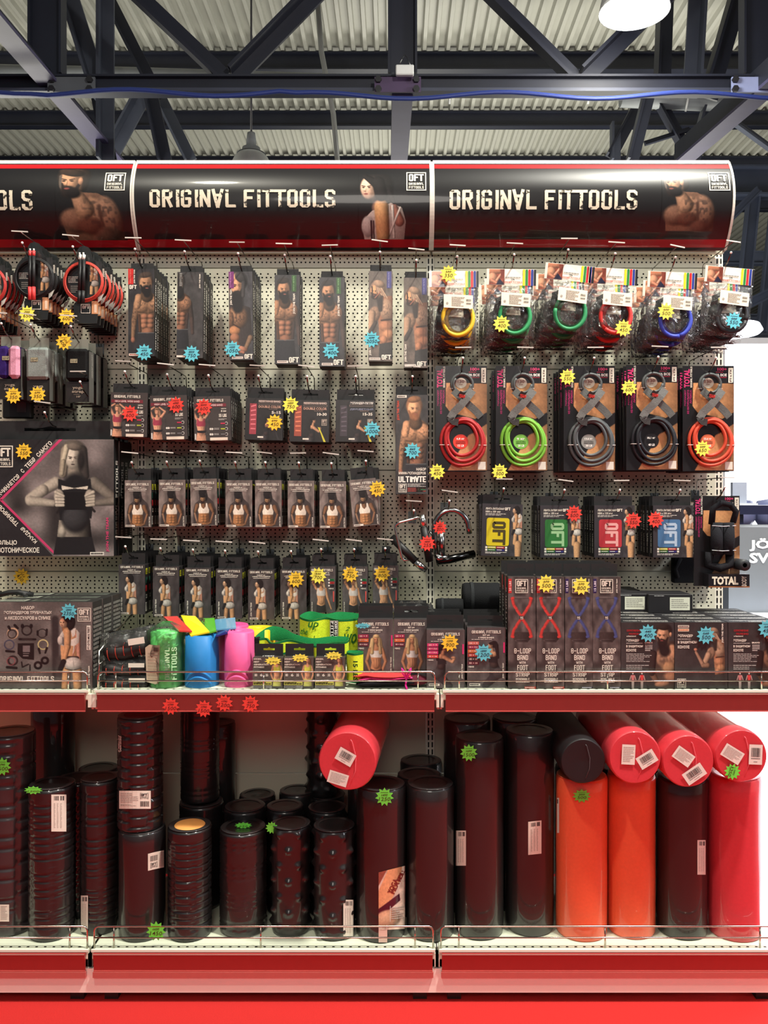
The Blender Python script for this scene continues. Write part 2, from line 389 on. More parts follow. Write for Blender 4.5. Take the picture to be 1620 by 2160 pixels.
class Face:
    """a flat print: drawing coordinates (of a zoomed crop) -> the front of a package, width w, height h, with z=0 at the foot"""
    def __init__(s, box, w, h, fmap=None):
        s.b = box; s.w = w; s.h = h; s.mb = MB(); s.fmap = fmap
    def pt(s, x, y, lay):
        u = (x-s.b[0])/(s.b[2]-s.b[0]); v = (y-s.b[1])/(s.b[3]-s.b[1])
        if s.fmap: return s.fmap(u, v, lay)
        return ((u-.5)*s.w, -lay*.00035, (1-v)*s.h)
    def rect(s, x0, y0, x1, y1, col, lay=2, m=0):
        s.mb.add([s.pt(x0, y1, lay), s.pt(x1, y1, lay), s.pt(x1, y0, lay), s.pt(x0, y0, lay)], [(0, 1, 2, 3)], col, m)
    def poly(s, pts, col, lay=2, m=0): s.mb.add([s.pt(x, y, lay) for x, y in pts], [tuple(range(len(pts)))], col, m)
    def circ(s, cx, cy, rx, ry, col, lay=2, n=24): s.poly([(cx+rx*math.cos(2*pi*i/n), cy-ry*math.sin(2*pi*i/n)) for i in range(n)], col, lay)
    def ring(s, x0, y0, x1, y1, t, col, lay=3):
        for a in ((x0, y0, x1, y0+t), (x0, y1-t, x1, y1), (x0, y0+t, x0+t, y1-t), (x1-t, y0+t, x1, y1-t)): s.rect(*a, col, lay)
    def text(s, t, x0, y0, x1, y1, col=(225, 220, 205), rot=0, st=False, lay=4, m=0, bold=.028, wd=.15, ang=0):
        v, f = strokes(t, wd) if st else glyphs(t, bold)
        if rot == 90: q = [(x0+b*(x1-x0), y0+a*(y1-y0)) for a, b in [(p[0], 1-(1-p[1])) for p in v]]; q = [(x0+(p[1])*(x1-x0), y0+p[0]*(y1-y0)) for p in v]   # runs downwards
        elif rot == -90: q = [(x0+(1-p[1])*(x1-x0), y1-p[0]*(y1-y0)) for p in v]     # runs upwards
        elif rot == 180: q = [(x1-p[0]*(x1-x0), y0+p[1]*(y1-y0)) for p in v]
        else: q = [(x0+p[0]*(x1-x0), y1-p[1]*(y1-y0)) for p in v]
        if ang:
            cx, cy = (x0+x1)/2, (y0+y1)/2; c, n = math.cos(ang), math.sin(ang)
            q = [(cx+(x-cx)*c-(y-cy)*n, cy+(x-cx)*n+(y-cy)*c) for x, y in q]
        s.mb.add([s.pt(x, y, lay+((i//4) % 7)*.13*st) for i, (x, y) in enumerate(q)], f, col, m)     # overlapping strokes step a hair forward
    def bars(s, x0, y0, x1, y1, n, col, lay=3, fill=.45):
        """lines of print too small to read"""
        r = random.Random(int(x0*7+y0))
        st = (y1-y0)/n
        for i in range(n):
            x = x0; e = x1-(x1-x0)*r.choice((0, .08, .3))
            while x < e:
                l = (x1-x0)*r.uniform(.06, .2); s.rect(x, y0+i*st, min(x+l, e), y0+i*st+st*fill, col, lay); x += l+(x1-x0)*.02
    def barcode(s, x0, y0, x1, y1, col=(40, 38, 38), lay=4, vert=False):
        r = random.Random(int(x0+y0)); x = 0
        while x < 1:
            l = r.uniform(.012, .05)
            if vert: s.rect(x0, y0+(y1-y0)*x, x1, y0+(y1-y0)*min(1, x+l), col, lay)
            else: s.rect(x0+(x1-x0)*x, y0, x0+(x1-x0)*min(1, x+l), y1, col, lay)
            x += l+r.uniform(.015, .04)
    def logo(s, x0, y0, x1, y1, col=(225, 220, 205), bgc=None, lay=3):
        """framed OFT mark with the two small lines under it"""
        W, H = x1-x0, y1-y0
        if bgc: s.rect(x0, y0, x1, y1, bgc, lay-1)
        s.ring(x0, y0, x1, y1, W*.05, col, lay)
        s.text('OFT', x0+W*.12, y0+H*.1, x1-W*.12, y0+H*.52, col, st=True, lay=lay, wd=.2)
        s.text('ORIGINVL', x0+W*.12, y0+H*.58, x1-W*.12, y0+H*.72, col, st=True, lay=lay)
        s.text('FITTOOLS', x0+W*.12, y0+H*.77, x1-W*.12, y0+H*.91, col, st=True, lay=lay)
    def art(s, a, lay=1):
        c = a.out(); H, W = a.m, a.n
        V = []; C = []
        for j in range(H+1):
            y = a.y0+(a.y1-a.y0)*j/H; jj = min(j, H-1)
            for i in range(W+1):
                V.append(s.pt(a.x0+(a.x1-a.x0)*i/W, y, lay)); C.append(tuple(c[jj, min(i, W-1)]))
        F = [(j*(W+1)+i, (j+1)*(W+1)+i, (j+1)*(W+1)+i+1, j*(W+1)+i+1) for j in range(H) for i in range(W)]
        s.mb.add(V, F, C)
    def build(s, name, mats='printed_card', parent=None, tmpl=True): return s.mb.build(name, mats, parent, tmpl)

# ------------------------------------------------------------------ people as printed on the packages (pictures, flat)
class XF:
    """draws in another drawing's coordinates: nominal x,y -> ox+s*x, oy+s*y"""
    def __init__(s, a, ox, oy, k, tint=(1, 1, 1), flip=False): s.a = a; s.ox = ox; s.oy = oy; s.k = k; s.t = np.array(tint); s.f = -1 if flip else 1
    def c(s, col): return np.asarray(col, float)*s.t
    def p(s, x, y): return s.ox+s.f*s.k*x, s.oy+s.k*y
    def ell(s, x, y, rx, ry, col, rot=0, **k): s.a.ell(*s.p(x, y), rx*s.k, ry*s.k, s.c(col), rot=rot*s.f, **k)
    def limb(s, x0, y0, r0, x1, y1, r1, col, **k): s.a.limb(*s.p(x0, y0), r0*s.k, *s.p(x1, y1), r1*s.k, s.c(col), **k)
    def poly(s, pts, col, lit=0): s.a.poly([s.p(x, y) for x, y in pts], s.c(col), lit)
    def face(s, x, y, rx, ry, skin, **k):
        for q in ('dark', 'beard', 'mouth'):
            if k.get(q) is not None: k[q] = tuple(s.c(k[q]))
        k['turn'] = k.get('turn', 0)*s.f
        s.a.face(*s.p(x, y), rx*s.k, ry*s.k, s.c(skin), **k)
    def tat(s, x, y, rx, ry, col=(50, 40, 36), **k): s.a.tat(*s.p(x, y), rx*s.k, ry*s.k, s.c(col), **k)
    def line(s, x0, y0, x1, y1, wd, col): s.a.line(*s.p(x0, y0), *s.p(x1, y1), wd*s.k, s.c(col))

SK = (205, 150, 100); SKD = (150, 98, 62); DK = (30, 26, 26); PALE = (205, 196, 182)
def woman_back(g):                    # nominal: 0..360 x 0..1050; seen from behind, looking over her shoulder
    g.limb(60, 640, 60, 40, 1000, 70, (70, 66, 64), lit=0, soft=.9)
    g.ell(160, 110, 92, 120, DK); g.ell(170, 200, 60, 80, DK)
    g.limb(110, 180, 34, 130, 260, 40, SKD)
    g.poly([(60, 300), (110, 215), (250, 205), (310, 300), (290, 450), (270, 600), (110, 640), (70, 640), (60, 470)], SK, lit=.5)
    g.limb(285, 300, 34, 300, 640, 22, (190, 130, 105))
    g.poly([(40, 320), (85, 240), (120, 330), (110, 450), (50, 430)], PALE, lit=.4)
    g.poly([(190, 220), (260, 200), (250, 300), (215, 330)], PALE); g.poly([(265, 215), (310, 270), (300, 400), (240, 450), (190, 440), (200, 360), (270, 330)], PALE, lit=.3)
    g.ell(60, 370, 40, 65, PALE, lit=.4); g.line(90, 330, 95, 430, 5, (60, 60, 65)); g.line(105, 330, 108, 430, 4, (60, 60, 65))
    g.limb(240, 450, 8, 220, 590, 7, PALE); g.limb(270, 450, 8, 215, 585, 6, (190, 120, 100))
    g.limb(150, 240, 46, 150, 460, 42, SK); g.limb(150, 460, 40, 105, 660, 26, SK)
    g.face(95, 130, 48, 68, (222, 172, 130), turn=-1)
    g.ell(170, 70, 75, 60, DK, rot=30); g.ell(205, 150, 45, 85, DK, rot=15)
    g.limb(170, 610, 26, 280, 610, 24, (40, 30, 30), lit=.1)
    g.limb(140, 780, 55, 120, 1010, 48, SK); g.limb(275, 780, 62, 285, 1010, 55, SK)
    g.ell(225, 690, 118, 92, (200, 194, 182)); g.line(230, 650, 235, 770, 4, (150, 145, 135)); g.line(120, 755, 215, 775, 5, (60, 55, 55)); g.line(235, 775, 335, 745, 5, (60, 55, 55))
    g.limb(100, 660, 36, 60, 760, 34, (35, 32, 34), lit=.2)

def man_front(g, hair=(45, 38, 34), head=(0, 0), beard=(26, 22, 22), skin=(172, 122, 84), arms=True, trousers=True, bl=1.0):     # nominal 0..420 x 0..1480, head at the top
    hx, hy = head
    sh = tuple(c*.75 for c in skin); lo = (164, 108, 78)
    if arms:
        g.limb(15, 600, 62, -40, 900, 46, sh); g.limb(-40, 900, 44, -60, 1180, 30, sh); g.ell(-60, 1230, 34, 52, (150, 95, 72))
        g.limb(360, 600, 55, 410, 900, 42, (60, 48, 42)); g.limb(410, 900, 40, 430, 1180, 28, (70, 54, 48))
    g.poly([(0, 480), (90, 400), (250, 400), (370, 480), (380, 640), (340, 820), (320, 1120), (40, 1120), (30, 800), (-10, 640)], tuple(c*.6 for c in skin), lit=.6)
    g.ell(90, 610, 135, 140, skin, rot=8, lit=.5); g.ell(290, 600, 110, 130, tuple(c*.95 for c in skin), rot=-8, lit=.5)
    g.limb(35, 480, 60, 10, 640, 52, skin, lit=.5); g.line(190, 540, 195, 740, 5, sh)
    g.limb(20, 740, 8, 170, 760, 10, tuple(c*.45 for c in skin), soft=.9); g.limb(215, 760, 8, 350, 715, 9, tuple(c*.4 for c in skin), soft=.9)
    for j, yy in enumerate((820, 905, 985)):
        g.ell(132-j*4, yy, 64, 50, lo, lit=.75, soft=.55); g.ell(240-j*4, yy, 58, 48, tuple(c*.9 for c in lo), lit=.75, soft=.55)
    g.ell(185, 1090, 95, 75, tuple(c*.85 for c in lo), lit=.5)
    g.tat(90, 600, 120, 130, amt=.55); g.tat(290, 600, 110, 130, amt=.6); g.tat(-30, 880, 60, 330, amt=.6)
    g.limb(45, 800, 20, 60, 1080, 24, tuple(c*.5 for c in lo)); g.limb(335, 800, 24, 310, 1080, 24, (60, 45, 40))
    if trousers:
        g.poly([(20, 1090), (180, 1120), (340, 1085), (370, 1480), (0, 1480)], (42, 42, 46), lit=.3); g.line(25, 1110, 335, 1105, 6, (90, 92, 92))
    g.limb(160+hx, 380+hy, 84, 175, 470, 100, tuple(c*.45 for c in skin))
    g.ell(152+hx, 190+hy, 128, 150, hair); g.face(152+hx, 240+hy, 102, 146, tuple(min(255, c*1.08) for c in skin), beard=beard, turn=.4)
    g.limb(165+hx, 350+hy, 70*bl+12, 178+hx, 430*bl+330*(1-bl)+hy, 56*bl, beard, lit=.2, soft=.5); g.ell(148+hx, 88+hy, 108, 52, hair, rot=-8)
    g.ell(152+hx+22, 240+146*.55+hy, 26, 9, (150, 84, 70), lit=0, soft=.5)

def man_profile(g):                    # bust turned towards the left with a tattooed shoulder; nominal 0..140 x 0..155
    T = (150, 108, 80)
    g.poly([(52, 60), (90, 62), (120, 80), (134, 110), (138, 155), (20, 155), (14, 120), (30, 100), (48, 95)], (105, 72, 54), lit=.5)
    g.ell(40, 118, 30, 24, (120, 86, 66), lit=.6, soft=.3); g.ell(75, 105, 30, 34, T, lit=.5); g.ell(110, 112, 26, 44, (128, 92, 70), rot=-15, lit=.6)
    g.limb(50, 70, 14, 62, 95, 20, T); g.ell(70, 128, 26, 16, (90, 56, 42), soft=.4)
    g.tat(80, 100, 40, 36, amt=.75, k=22); g.tat(112, 112, 28, 46, amt=.8, k=26, rot=-15)
    g.limb(92, 90, 4, 96, 128, 3, (70, 48, 38), lit=0, soft=1.2)
    g.ell(100, 145, 20, 14, (90, 60, 46), soft=.5)
    g.ell(40, 22, 34, 26, (48, 36, 30)); g.ell(58, 36, 14, 22, (40, 30, 26)); g.face(34, 34, 23, 32, (190, 136, 98), turn=-1, beard=(34, 26, 24)); g.ell(34, 12, 27, 10, (56, 42, 34), rot=10)
    g.ell(54, 34, 5, 9, (180, 124, 90)); g.ell(41, 62, 15, 11, (26, 21, 21), soft=.5); g.limb(12, 22, 3, 14, 48, 2, (90, 78, 70), lit=0, soft=.8)

def man_hair(g, flex=False):           # head bowed, long fair hair over the face, arm in front; nominal 0..400 x 0..1440
    T = (178, 140, 108); lo = (184, 122, 84)
    g.poly([(200, 420), (400, 400), (430, 900), (420, 1250), (200, 1240), (170, 860), (150, 700)], (150, 100, 70), lit=.4)
    g.ell(300, 640, 110, 185, T, rot=-5, lit=.4); g.ell(100, 720, 100, 140, (160, 124, 96), rot=15, lit=.5)
    g.limb(220, 820, 12, 400, 800, 14, (60, 40, 32), soft=.9)
    g.ell(290, 920, 110, 90, lo, lit=.5); g.ell(330, 1060, 100, 90, (190, 128, 86), lit=.6, soft=.5); g.ell(260, 1150, 60, 70, lo, lit=.5); g.line(330, 860, 330, 1200, 6, (120, 76, 50))
    g.tat(300, 640, 110, 180, amt=.45); g.tat(90, 740, 100, 150, amt=.5)
    if not flex:
        g.limb(60, 700, 62, 40, 980, 48, T); g.limb(120, 860, 30, 30, 1020, 40, (70, 60, 54))
    else:
        g.limb(40, 760, 70, -60, 980, 58, T); g.limb(-80, 1000, 52, -250, 700, 30, (160, 120, 94)); g.ell(-262, 640, 40, 34, (205, 130, 100))
        g.limb(20, 1000, 60, -80, 1010, 50, (140, 104, 80))
    g.limb(190, 430, 60, 205, 640, 34, (50, 42, 38), lit=.2, soft=.6); g.ell(160, 290, 130, 150, (140, 108, 84)); g.face(110, 330, 78, 110, (214, 150, 98), turn=-.8, beard=(48, 38, 34))
    for k in range(12): g.limb(118+k*5, 170+k*3, 12, 140+k*16, 340+k*9, 9, ((165, 130, 100), (110, 84, 66), (190, 156, 122))[k % 3], lit=.2)
    g.ell(180, 200, 95, 60, (160, 126, 98), rot=20); g.limb(60, 250, 12, 70, 420, 9, (52, 42, 38)); g.limb(200, 340, 11, 110, 440, 8, (170, 100, 76))
    g.poly([(190, 1220), (420, 1180), (430, 1470), (180, 1470)], (52, 50, 48), lit=.3)

def man_close(g):                      # face close to the viewer over a folded-arm torso; nominal = crop of the package
    T = (150, 108, 76)
    g.poly([(190, 700), (420, 850), (560, 900), (600, 1450), (200, 1700)], (58, 50, 48), lit=.3)
    g.ell(340, 1060, 170, 190, T, lit=.5, soft=.3); g.ell(220, 1100, 60, 140, (120, 84, 60)); g.ell(290, 1280, 95, 80, (190, 126, 80)); g.ell(290, 1400, 80, 70, (165, 108, 76)); g.ell(300, 1500, 70, 50, (140, 90, 64))
    g.tat(340, 1060, 170, 180, amt=.75, k=18)
    g.limb(270, 1180, 10, 380, 1240, 12, (66, 44, 36), soft=.9)
    g.limb(560, 1400, 44, 480, 1580, 34, (128, 98, 72)); g.ell(420, 1590, 90, 42, (176, 116, 88), rot=20); g.limb(340, 1620, 26, 440, 1650, 24, (170, 108, 84))
    g.ell(370, 450, 150, 170, (44, 42, 42)); g.face(320, 540, 130, 215, (214, 156, 112), turn=.7, beard=(34, 29, 28))
    g.limb(330, 740, 112, 350, 900, 92, (28, 24, 24), lit=.1, soft=.5); g.ell(400, 400, 110, 70, (52, 50, 50), rot=35); g.limb(450, 480, 34, 440, 700, 30, (60, 56, 56))
def man_hidden(g):                     # hair thrown over the whole face
    man_front(g, skin=(168, 116, 80), trousers=True)
    for k in range(12): g.limb(60+k*18, 90+(k % 3)*10, 17, 90+k*14, 330+(k % 4)*25, 10, ((44, 38, 34), (70, 60, 52), (34, 30, 28))[k % 3], lit=.1)
    g.ell(180, 400, 75, 120, (30, 26, 25))

def man_vest(g):                       # seated boxer look, white top; crop coordinates of the package
    D_ = (128, 88, 58)
    g.poly([(270, 690), (275, 640), (380, 640), (400, 760), (470, 830), (510, 950), (510, 1160), (190, 1160), (190, 950), (220, 850), (280, 800)], (62, 54, 52))
    g.limb(222, 950, 20, 215, 1010, 16, (44, 36, 34)); g.limb(468, 950, 22, 470, 1010, 16, (60, 44, 36))
    g.limb(250, 880, 30, 222, 960, 18, D_); g.limb(425, 880, 32, 460, 965, 20, D_); g.limb(215, 990, 15, 240, 1095, 13, (150, 112, 84)); g.limb(468, 990, 15, 430, 1110, 13, (140, 96, 66))
    g.limb(335, 850, 26, 335, 900, 40, D_); g.poly([(268, 985), (405, 985), (420, 1110), (385, 1150), (285, 1150), (255, 1110)], (168, 112, 66), lit=.6)
    for yy in (1030, 1065, 1100): g.ell(315, yy, 24, 20, (196, 134, 80), lit=.6, soft=.7); g.ell(358, yy, 24, 20, (176, 116, 66), lit=.6, soft=.7)
    g.limb(250, 1120, 16, 300, 1150, 12, D_); g.limb(430, 1120, 16, 380, 1150, 12, D_)
    g.poly([(280, 850), (296, 850), (305, 900), (335, 930), (362, 900), (368, 845), (384, 845), (395, 900), (412, 945), (405, 990), (265, 990), (258, 945), (275, 900)], (232, 220, 200), lit=.15)
    g.ell(326, 700, 50, 62, (30, 25, 24)); g.ell(370, 760, 22, 60, (40, 34, 32)); g.face(325, 795, 33, 50, (160, 118, 78), beard=(40, 28, 22)); g.ell(326, 745, 40, 25, (26, 22, 22))

def woman_front(g, hair=(196, 172, 128), top=(200, 192, 184), arm=1, skin=(200, 142, 98), trousers=(44, 42, 44), long=False, low=True):   # nominal 0..300 x 0..440
    g.ell(150, 55, 34, 46, hair)
    if long: g.limb(118, 60, 20, 100, 190, 26, hair); g.limb(180, 60, 20, 198, 190, 26, hair)
    else: g.limb(180, 60, 18, 192, 125, 14, hair)
    if arm == 1: g.limb(95, 135, 18, 50, 60, 15, skin); g.limb(50, 60, 14, 78, 0, 10, skin); g.limb(205, 140, 18, 230, 250, 15, skin); g.limb(230, 250, 14, 275, 380, 8, skin)
    elif arm == 2:
        g.limb(100, 130, 17, 60, 40, 14, skin); g.limb(60, 40, 13, 120, 5, 10, skin); g.limb(195, 130, 17, 250, 60, 14, skin); g.limb(250, 60, 13, 180, 8, 10, skin)
    else: g.limb(95, 150, 19, 62, 260, 15, skin); g.limb(62, 260, 14, 92, 340, 12, skin); g.limb(205, 150, 19, 238, 260, 15, skin); g.limb(238, 260, 14, 208, 340, 12, skin)
    g.limb(150, 100, 15, 150, 140, 26, skin)
    g.poly([(100, 125), (200, 125), (208, 190), (192, 270), (205, 340), (95, 340), (108, 270), (92, 190)], skin, lit=.6)
    g.ell(150, 280, 36, 50, tuple(min(255, c*1.1) for c in skin), lit=.5); g.line(150, 235, 150, 300, 3, tuple(c*.6 for c in skin)); g.line(130, 240, 132, 300, 2, tuple(c*.7 for c in skin)); g.line(170, 240, 168, 300, 2, tuple(c*.7 for c in skin))
    g.poly([(104, 130), (116, 130), (130, 160), (170, 160), (184, 130), (196, 130), (206, 200), (195, 222), (105, 222), (94, 200)], top, lit=.3)
    if low:
        g.poly([(96, 325), (150, 345), (204, 325), (215, 440), (85, 440)], trousers, lit=.3)
    g.face(150, 62, 25, 37, tuple(min(255, c*1.12) for c in skin)); g.ell(150, 26, 28, 17, hair)
    if long: g.limb(122, 50, 9, 112, 180, 16, tuple(c*.9 for c in hair)); g.limb(178, 50, 9, 190, 180, 16, tuple(c*.8 for c in hair))

def woman_side(g, back=False):           # dark pony tail, black top and leggings, seen from the side; nominal 0..300 x 0..520
    s_ = (196, 140, 100)
    g.limb(110, 260, 42, 90, 360, 60, (52, 48, 50)); g.limb(80, 380, 50, 190, 500, 34, (46, 42, 46)); g.ell(60, 360, 55, 60, (66, 60, 62), lit=.4)
    g.limb(110, 170, 40, 105, 270, 38, (58, 46, 44)); g.poly([(70, 150), (150, 140), (160, 240), (70, 250)], (34, 32, 34), lit=.3)
    g.limb(130, 70, 12, 120, 140, 22, s_); g.ell(110, 150, 34, 30, s_)
    g.limb(140, 160, 24, 220, 215, 18, s_); g.limb(220, 215, 17, 245, 170, 12, s_); g.ell(230, 165, 24, 16, s_)
    g.ell(105, 40, 36, 40, DK); g.limb(82, 50, 20, 66, 190, 12, DK); g.face(142, 58, 22, 32, s_, turn=1); g.ell(125, 28, 32, 18, DK, rot=15)

def woman_ring(g):                     # grey-toned athlete pressing a padded ring; crop coordinates (0..1190 x 235..1450)
    K = (176, 166, 148); M_ = (120, 112, 100)
    g.ell(770, 340, 125, 90, (96, 88, 78)); g.limb(690, 360, 50, 660, 600, 42, (150, 138, 118)); g.limb(860, 360, 55, 890, 620, 45, (60, 54, 50))
    g.poly([(560, 1440), (600, 1230), (640, 1000), (930, 1000), (960, 1230), (1010, 1440)], (28, 28, 30))
    g.poly([(620, 1080), (945, 1080), (960, 1255), (600, 1255)], M_, lit=.9); g.ell(650, 1200, 38, 60, K, soft=.6)
    g.limb(590, 690, 62, 470, 760, 58, K); g.limb(450, 770, 60, 320, 860, 56, K); g.limb(320, 880, 54, 560, 905, 34, K)
    g.limb(990, 690, 60, 1090, 770, 55, M_); g.limb(1100, 780, 54, 1190, 850, 52, M_); g.limb(1190, 880, 48, 1000, 905, 30, M_)
    g.limb(770, 560, 62, 790, 660, 90, (140, 130, 114)); g.poly([(610, 650), (700, 680), (790, 715), (880, 670), (950, 650), (975, 900), (960, 1060), (630, 1060), (610, 900)], (26, 26, 28))
    g.ell(790, 900, 175, 310, (24, 24, 26), lit=.1); g.ell(790, 1060, 135, 130, (54, 54, 56), lit=.5, soft=.3); g.poly([(672, 790), (910, 790), (910, 975), (672, 975)], (16, 16, 17))
    g.poly([(645, 720), (780, 748), (925, 725), (915, 762), (780, 752), (650, 768)], (205, 196, 176))
    for q, x in ((0, 620), (1, 940)):
        g.ell(x, 840, 52, 80, K if q == 0 else (160, 150, 134))
        for k in range(4):
            if q == 0: g.limb(x-25, 830+k*32, 17, x+48, 836+k*30, 14, (196, 186, 166)); 
            else: g.limb(x+45, 830+k*30, 17, x-30, 838+k*30, 14, (184, 174, 154))
        g.limb(x+(-30 if q == 0 else 40), 790, 20, x+(50 if q == 0 else -44), 830, 12, (190, 180, 160))
    g.line(632, 960, 600, 1000, 12, DK); g.line(965, 960, 992, 990, 12, DK)
    g.face(765, 440, 78, 112, (200, 190, 170), mouth=(70, 60, 56)); g.ell(850, 460, 36, 95, (36, 32, 30), soft=.6); g.limb(700, 320, 30, 665, 470, 26, (190, 178, 150)); g.limb(665, 470, 24, 650, 600, 22, (160, 148, 124)); g.ell(780, 320, 80, 38, (110, 100, 88), rot=8)

# ------------------------------------------------------------------ package designs (templates, copied later)
WH = (228, 222, 208); BK = (26, 25, 26)
def carton(name, w, h, d, front, tab=(.0, .0), body=(30, 29, 30), side=None, top=None, slot=True, slotfill=None, tabcol=(38, 38, 39), tabback=None):
    """printed carton: origin under the middle of the front face, front at y=0, depth +y; tab = (width, height) of the hanger tab"""
    root = thing(name, None, None, tmpl=True)
    m = MB(); m.box(-w/2, 0, 0, w/2, d, h, body, bev=min(.0012, d*.1)); m.build('carton', 'black_card', root, True)
    tw, th = tab
    if th:
        y0 = d*.55; m = MB(); t = .0008; sw, sh = tw*.20, th*.08; zc = h+th*.55
        out_ = [(-tw/2, h), (tw/2, h), (tw/2, h+th), (-tw/2, h+th)]
        inn = [(-sw, zc-sh), (sw, zc-sh), (sw, zc+sh), (sw*.3, zc+sh), (0, zc+sh*2.2), (-sw*.3, zc+sh), (-sw, zc+sh)]
        V = []
        for y in (y0-t, y0+t): V += [(x, y, z) for x, z in out_+inn]
        ring = [(0, 1, 5, 4), (1, 2, 6, 5), (2, 7, 6), (2, 8, 7), (2, 3, 8), (3, 9, 8), (3, 10, 9), (3, 0, 4, 10)]
        F = ring+[tuple(11+i for i in f[::-1]) for f in ring]+[(i, (i+1) % 4, 11+(i+1) % 4, 11+i) for i in range(4)]+[(4+i, 15+i, 15+(i+1) % 7, 4+(i+1) % 7) for i in range(7)]
        m.add(V, F, tabcol); m.build('hang_tab', 'black_card', root, True)
    if front:
        f = Face(front[0], w, h); front[1](f); f.build('front_print', 'printed_card', root)
    if side:
        sgn, fn = side
        def mp(u, v, lay): return (sgn*(w/2+lay*.00035), (u if sgn > 0 else 1-u)*d, (1-v)*h)
        f = Face((0, 0, 100, 100), d, h, mp); fn(f); f.build('side_print', 'printed_card', root)
    if top:
        def mt(u, v, lay): return ((u-.5)*w, (1-v)*d, h+lay*.00035)
        f = Face((0, 0, 100, 100), w, d, mt); top(f); f.build('top_print', 'printed_card', root)
    return root

def side_words(f): f.text('FITTOOLS', 30, 10, 70, 48, (200, 196, 186), rot=-90, st=True); f.text('ORIGINVL', 30, 52, 70, 92, (200, 196, 186), rot=-90, st=True)
def A_(figure, box, n, bgc, ox, oy, k, **kw):
    a = Art(box, n, bgc, nz=kw.pop('nz', .1)); figure(XF(a, ox, oy, k, kw.pop('tint', (1, 1, 1))), **kw); return a

def pA1(f):
    a = A_(man_front, (340, 460, 690, 1690), 56, (44, 43, 46), 455, 480, .80, hair=(74, 60, 50), trousers=True, skin=(176, 130, 92)); f.art(a)
    f.rect(340, 460, 410, 680, (190, 40, 36)); f.text('РЕЗИНОВАЯ ПЕТЛЯ', 362, 475, 378, 665, (230, 120, 110), rot=-90); f.text('JOIN THE TEAM', 415, 475, 438, 668, WH, rot=-90)
    f.text('OFT', 355, 690, 455, 748, WH, st=True, wd=.2); f.rect(350, 1655, 495, 1688, (226, 214, 200)); f.bars(360, 1664, 485, 1684, 1, (150, 60, 50), fill=.6)
def pA2(f):
    a = A_(man_hidden, (1030, 500, 1395, 1720), 56, (60, 58, 58), 935, 500, .74); f.art(a)
    f.text('JOIN THE TEAM', 1335, 530, 1360, 730, WH, rot=-90); f.bars(1062, 520, 1100, 710, 9, (170, 170, 165)); f.rect(1030, 1685, 1150, 1712, (226, 214, 200))
def pA3(f):
    a = A_(man_close, (190, 290, 600, 1770), 56, (62, 62, 66), 0, 0, 1.0); f.art(a)
    f.rect(190, 290, 280, 570, (110, 42, 104)); f.text('НАБОР ПЕТЕЛЬ', 212, 305, 232, 550, (190, 130, 186), rot=-90); f.text('JOIN THE TEAM', 212, 590, 255, 850, WH, rot=-90)
    f.text('OFT', 452, 1675, 592, 1755, WH, st=True, wd=.2); f.rect(235, 1715, 425, 1752, (226, 214, 205)); f.bars(245, 1725, 415, 1745, 1, (120, 110, 100), fill=.6)
def pA4(f):
    a = A_(man_front, (970, 325, 1395, 1810), 56, (52, 51, 53), 975, 340, .97, skin=(178, 126, 88), arms=True); f.art(a)
    f.rect(1258, 330, 1335, 605, (48, 84, 44)); f.text('НАБОР ПЕТЕЛЬ', 1282, 345, 1300, 590, (130, 180, 120), rot=-90); f.text('JOIN THE TEAM', 1280, 640, 1325, 975, WH, rot=-90)
    f.text('OFT', 1212, 1695, 1378, 1788, WH, st=True, wd=.2); f.rect(1012, 1752, 1198, 1792, (226, 214, 205)); f.bars(1025, 1762, 1185, 1785, 1, (120, 110, 100), fill=.6)
def pA6(f):
    a = A_(man_hair, (290, 270, 690, 1800), 56, (92, 82, 74), 290, 290, 1.0); f.art(a)
    f.rect(595, 275, 672, 560, (62, 62, 120)); f.text('НАБОР ПЕТЕЛЬ', 618, 290, 636, 545, (150, 150, 200), rot=-90); f.text('JOIN THE TEAM', 300, 1400, 345, 1700, WH, rot=-90)
    f.text('OFT', 512, 1690, 672, 1775, WH, st=True, wd=.2); f.rect(305, 1740, 492, 1778, (226, 218, 208)); f.bars(315, 1750, 482, 1772, 1, (120, 110, 100), fill=.6)
def pUlt(f):                            # crop 540,680 x3
    a = A_(man_front, (885, 460, 1085, 1085), 66, (58, 56, 56), 940, 455, .40, hair=(150, 100, 62), beard=(150, 92, 56), skin=(214, 152, 104), bl=.6); f.art(a)
    f.rect(893, 462, 952, 478, (220, 214, 200)); f.bars(897, 467, 948, 476, 1, (80, 76, 70), fill=.7); f.text('JOIN THE TEAM', 892, 498, 910, 620, (206, 72, 48), rot=-90)
    f.text('НАБОР', 1012, 920, 1072, 938, WH); f.text('МИНИ-ЭСПАНДЕРОВ', 903, 945, 1070, 965, WH); f.text('ULTIMVTE', 900, 972, 1072, 1012, (236, 232, 222), st=True, wd=.19)
    f.logo(902, 1020, 952, 1075); f.bars(958, 1020, 1070, 1042, 3, (200, 196, 188)); f.bars(958, 1046, 1070, 1074, 3, (170, 60, 50)); f.bars(1010, 1046, 1070, 1074, 3, (60, 130, 80))
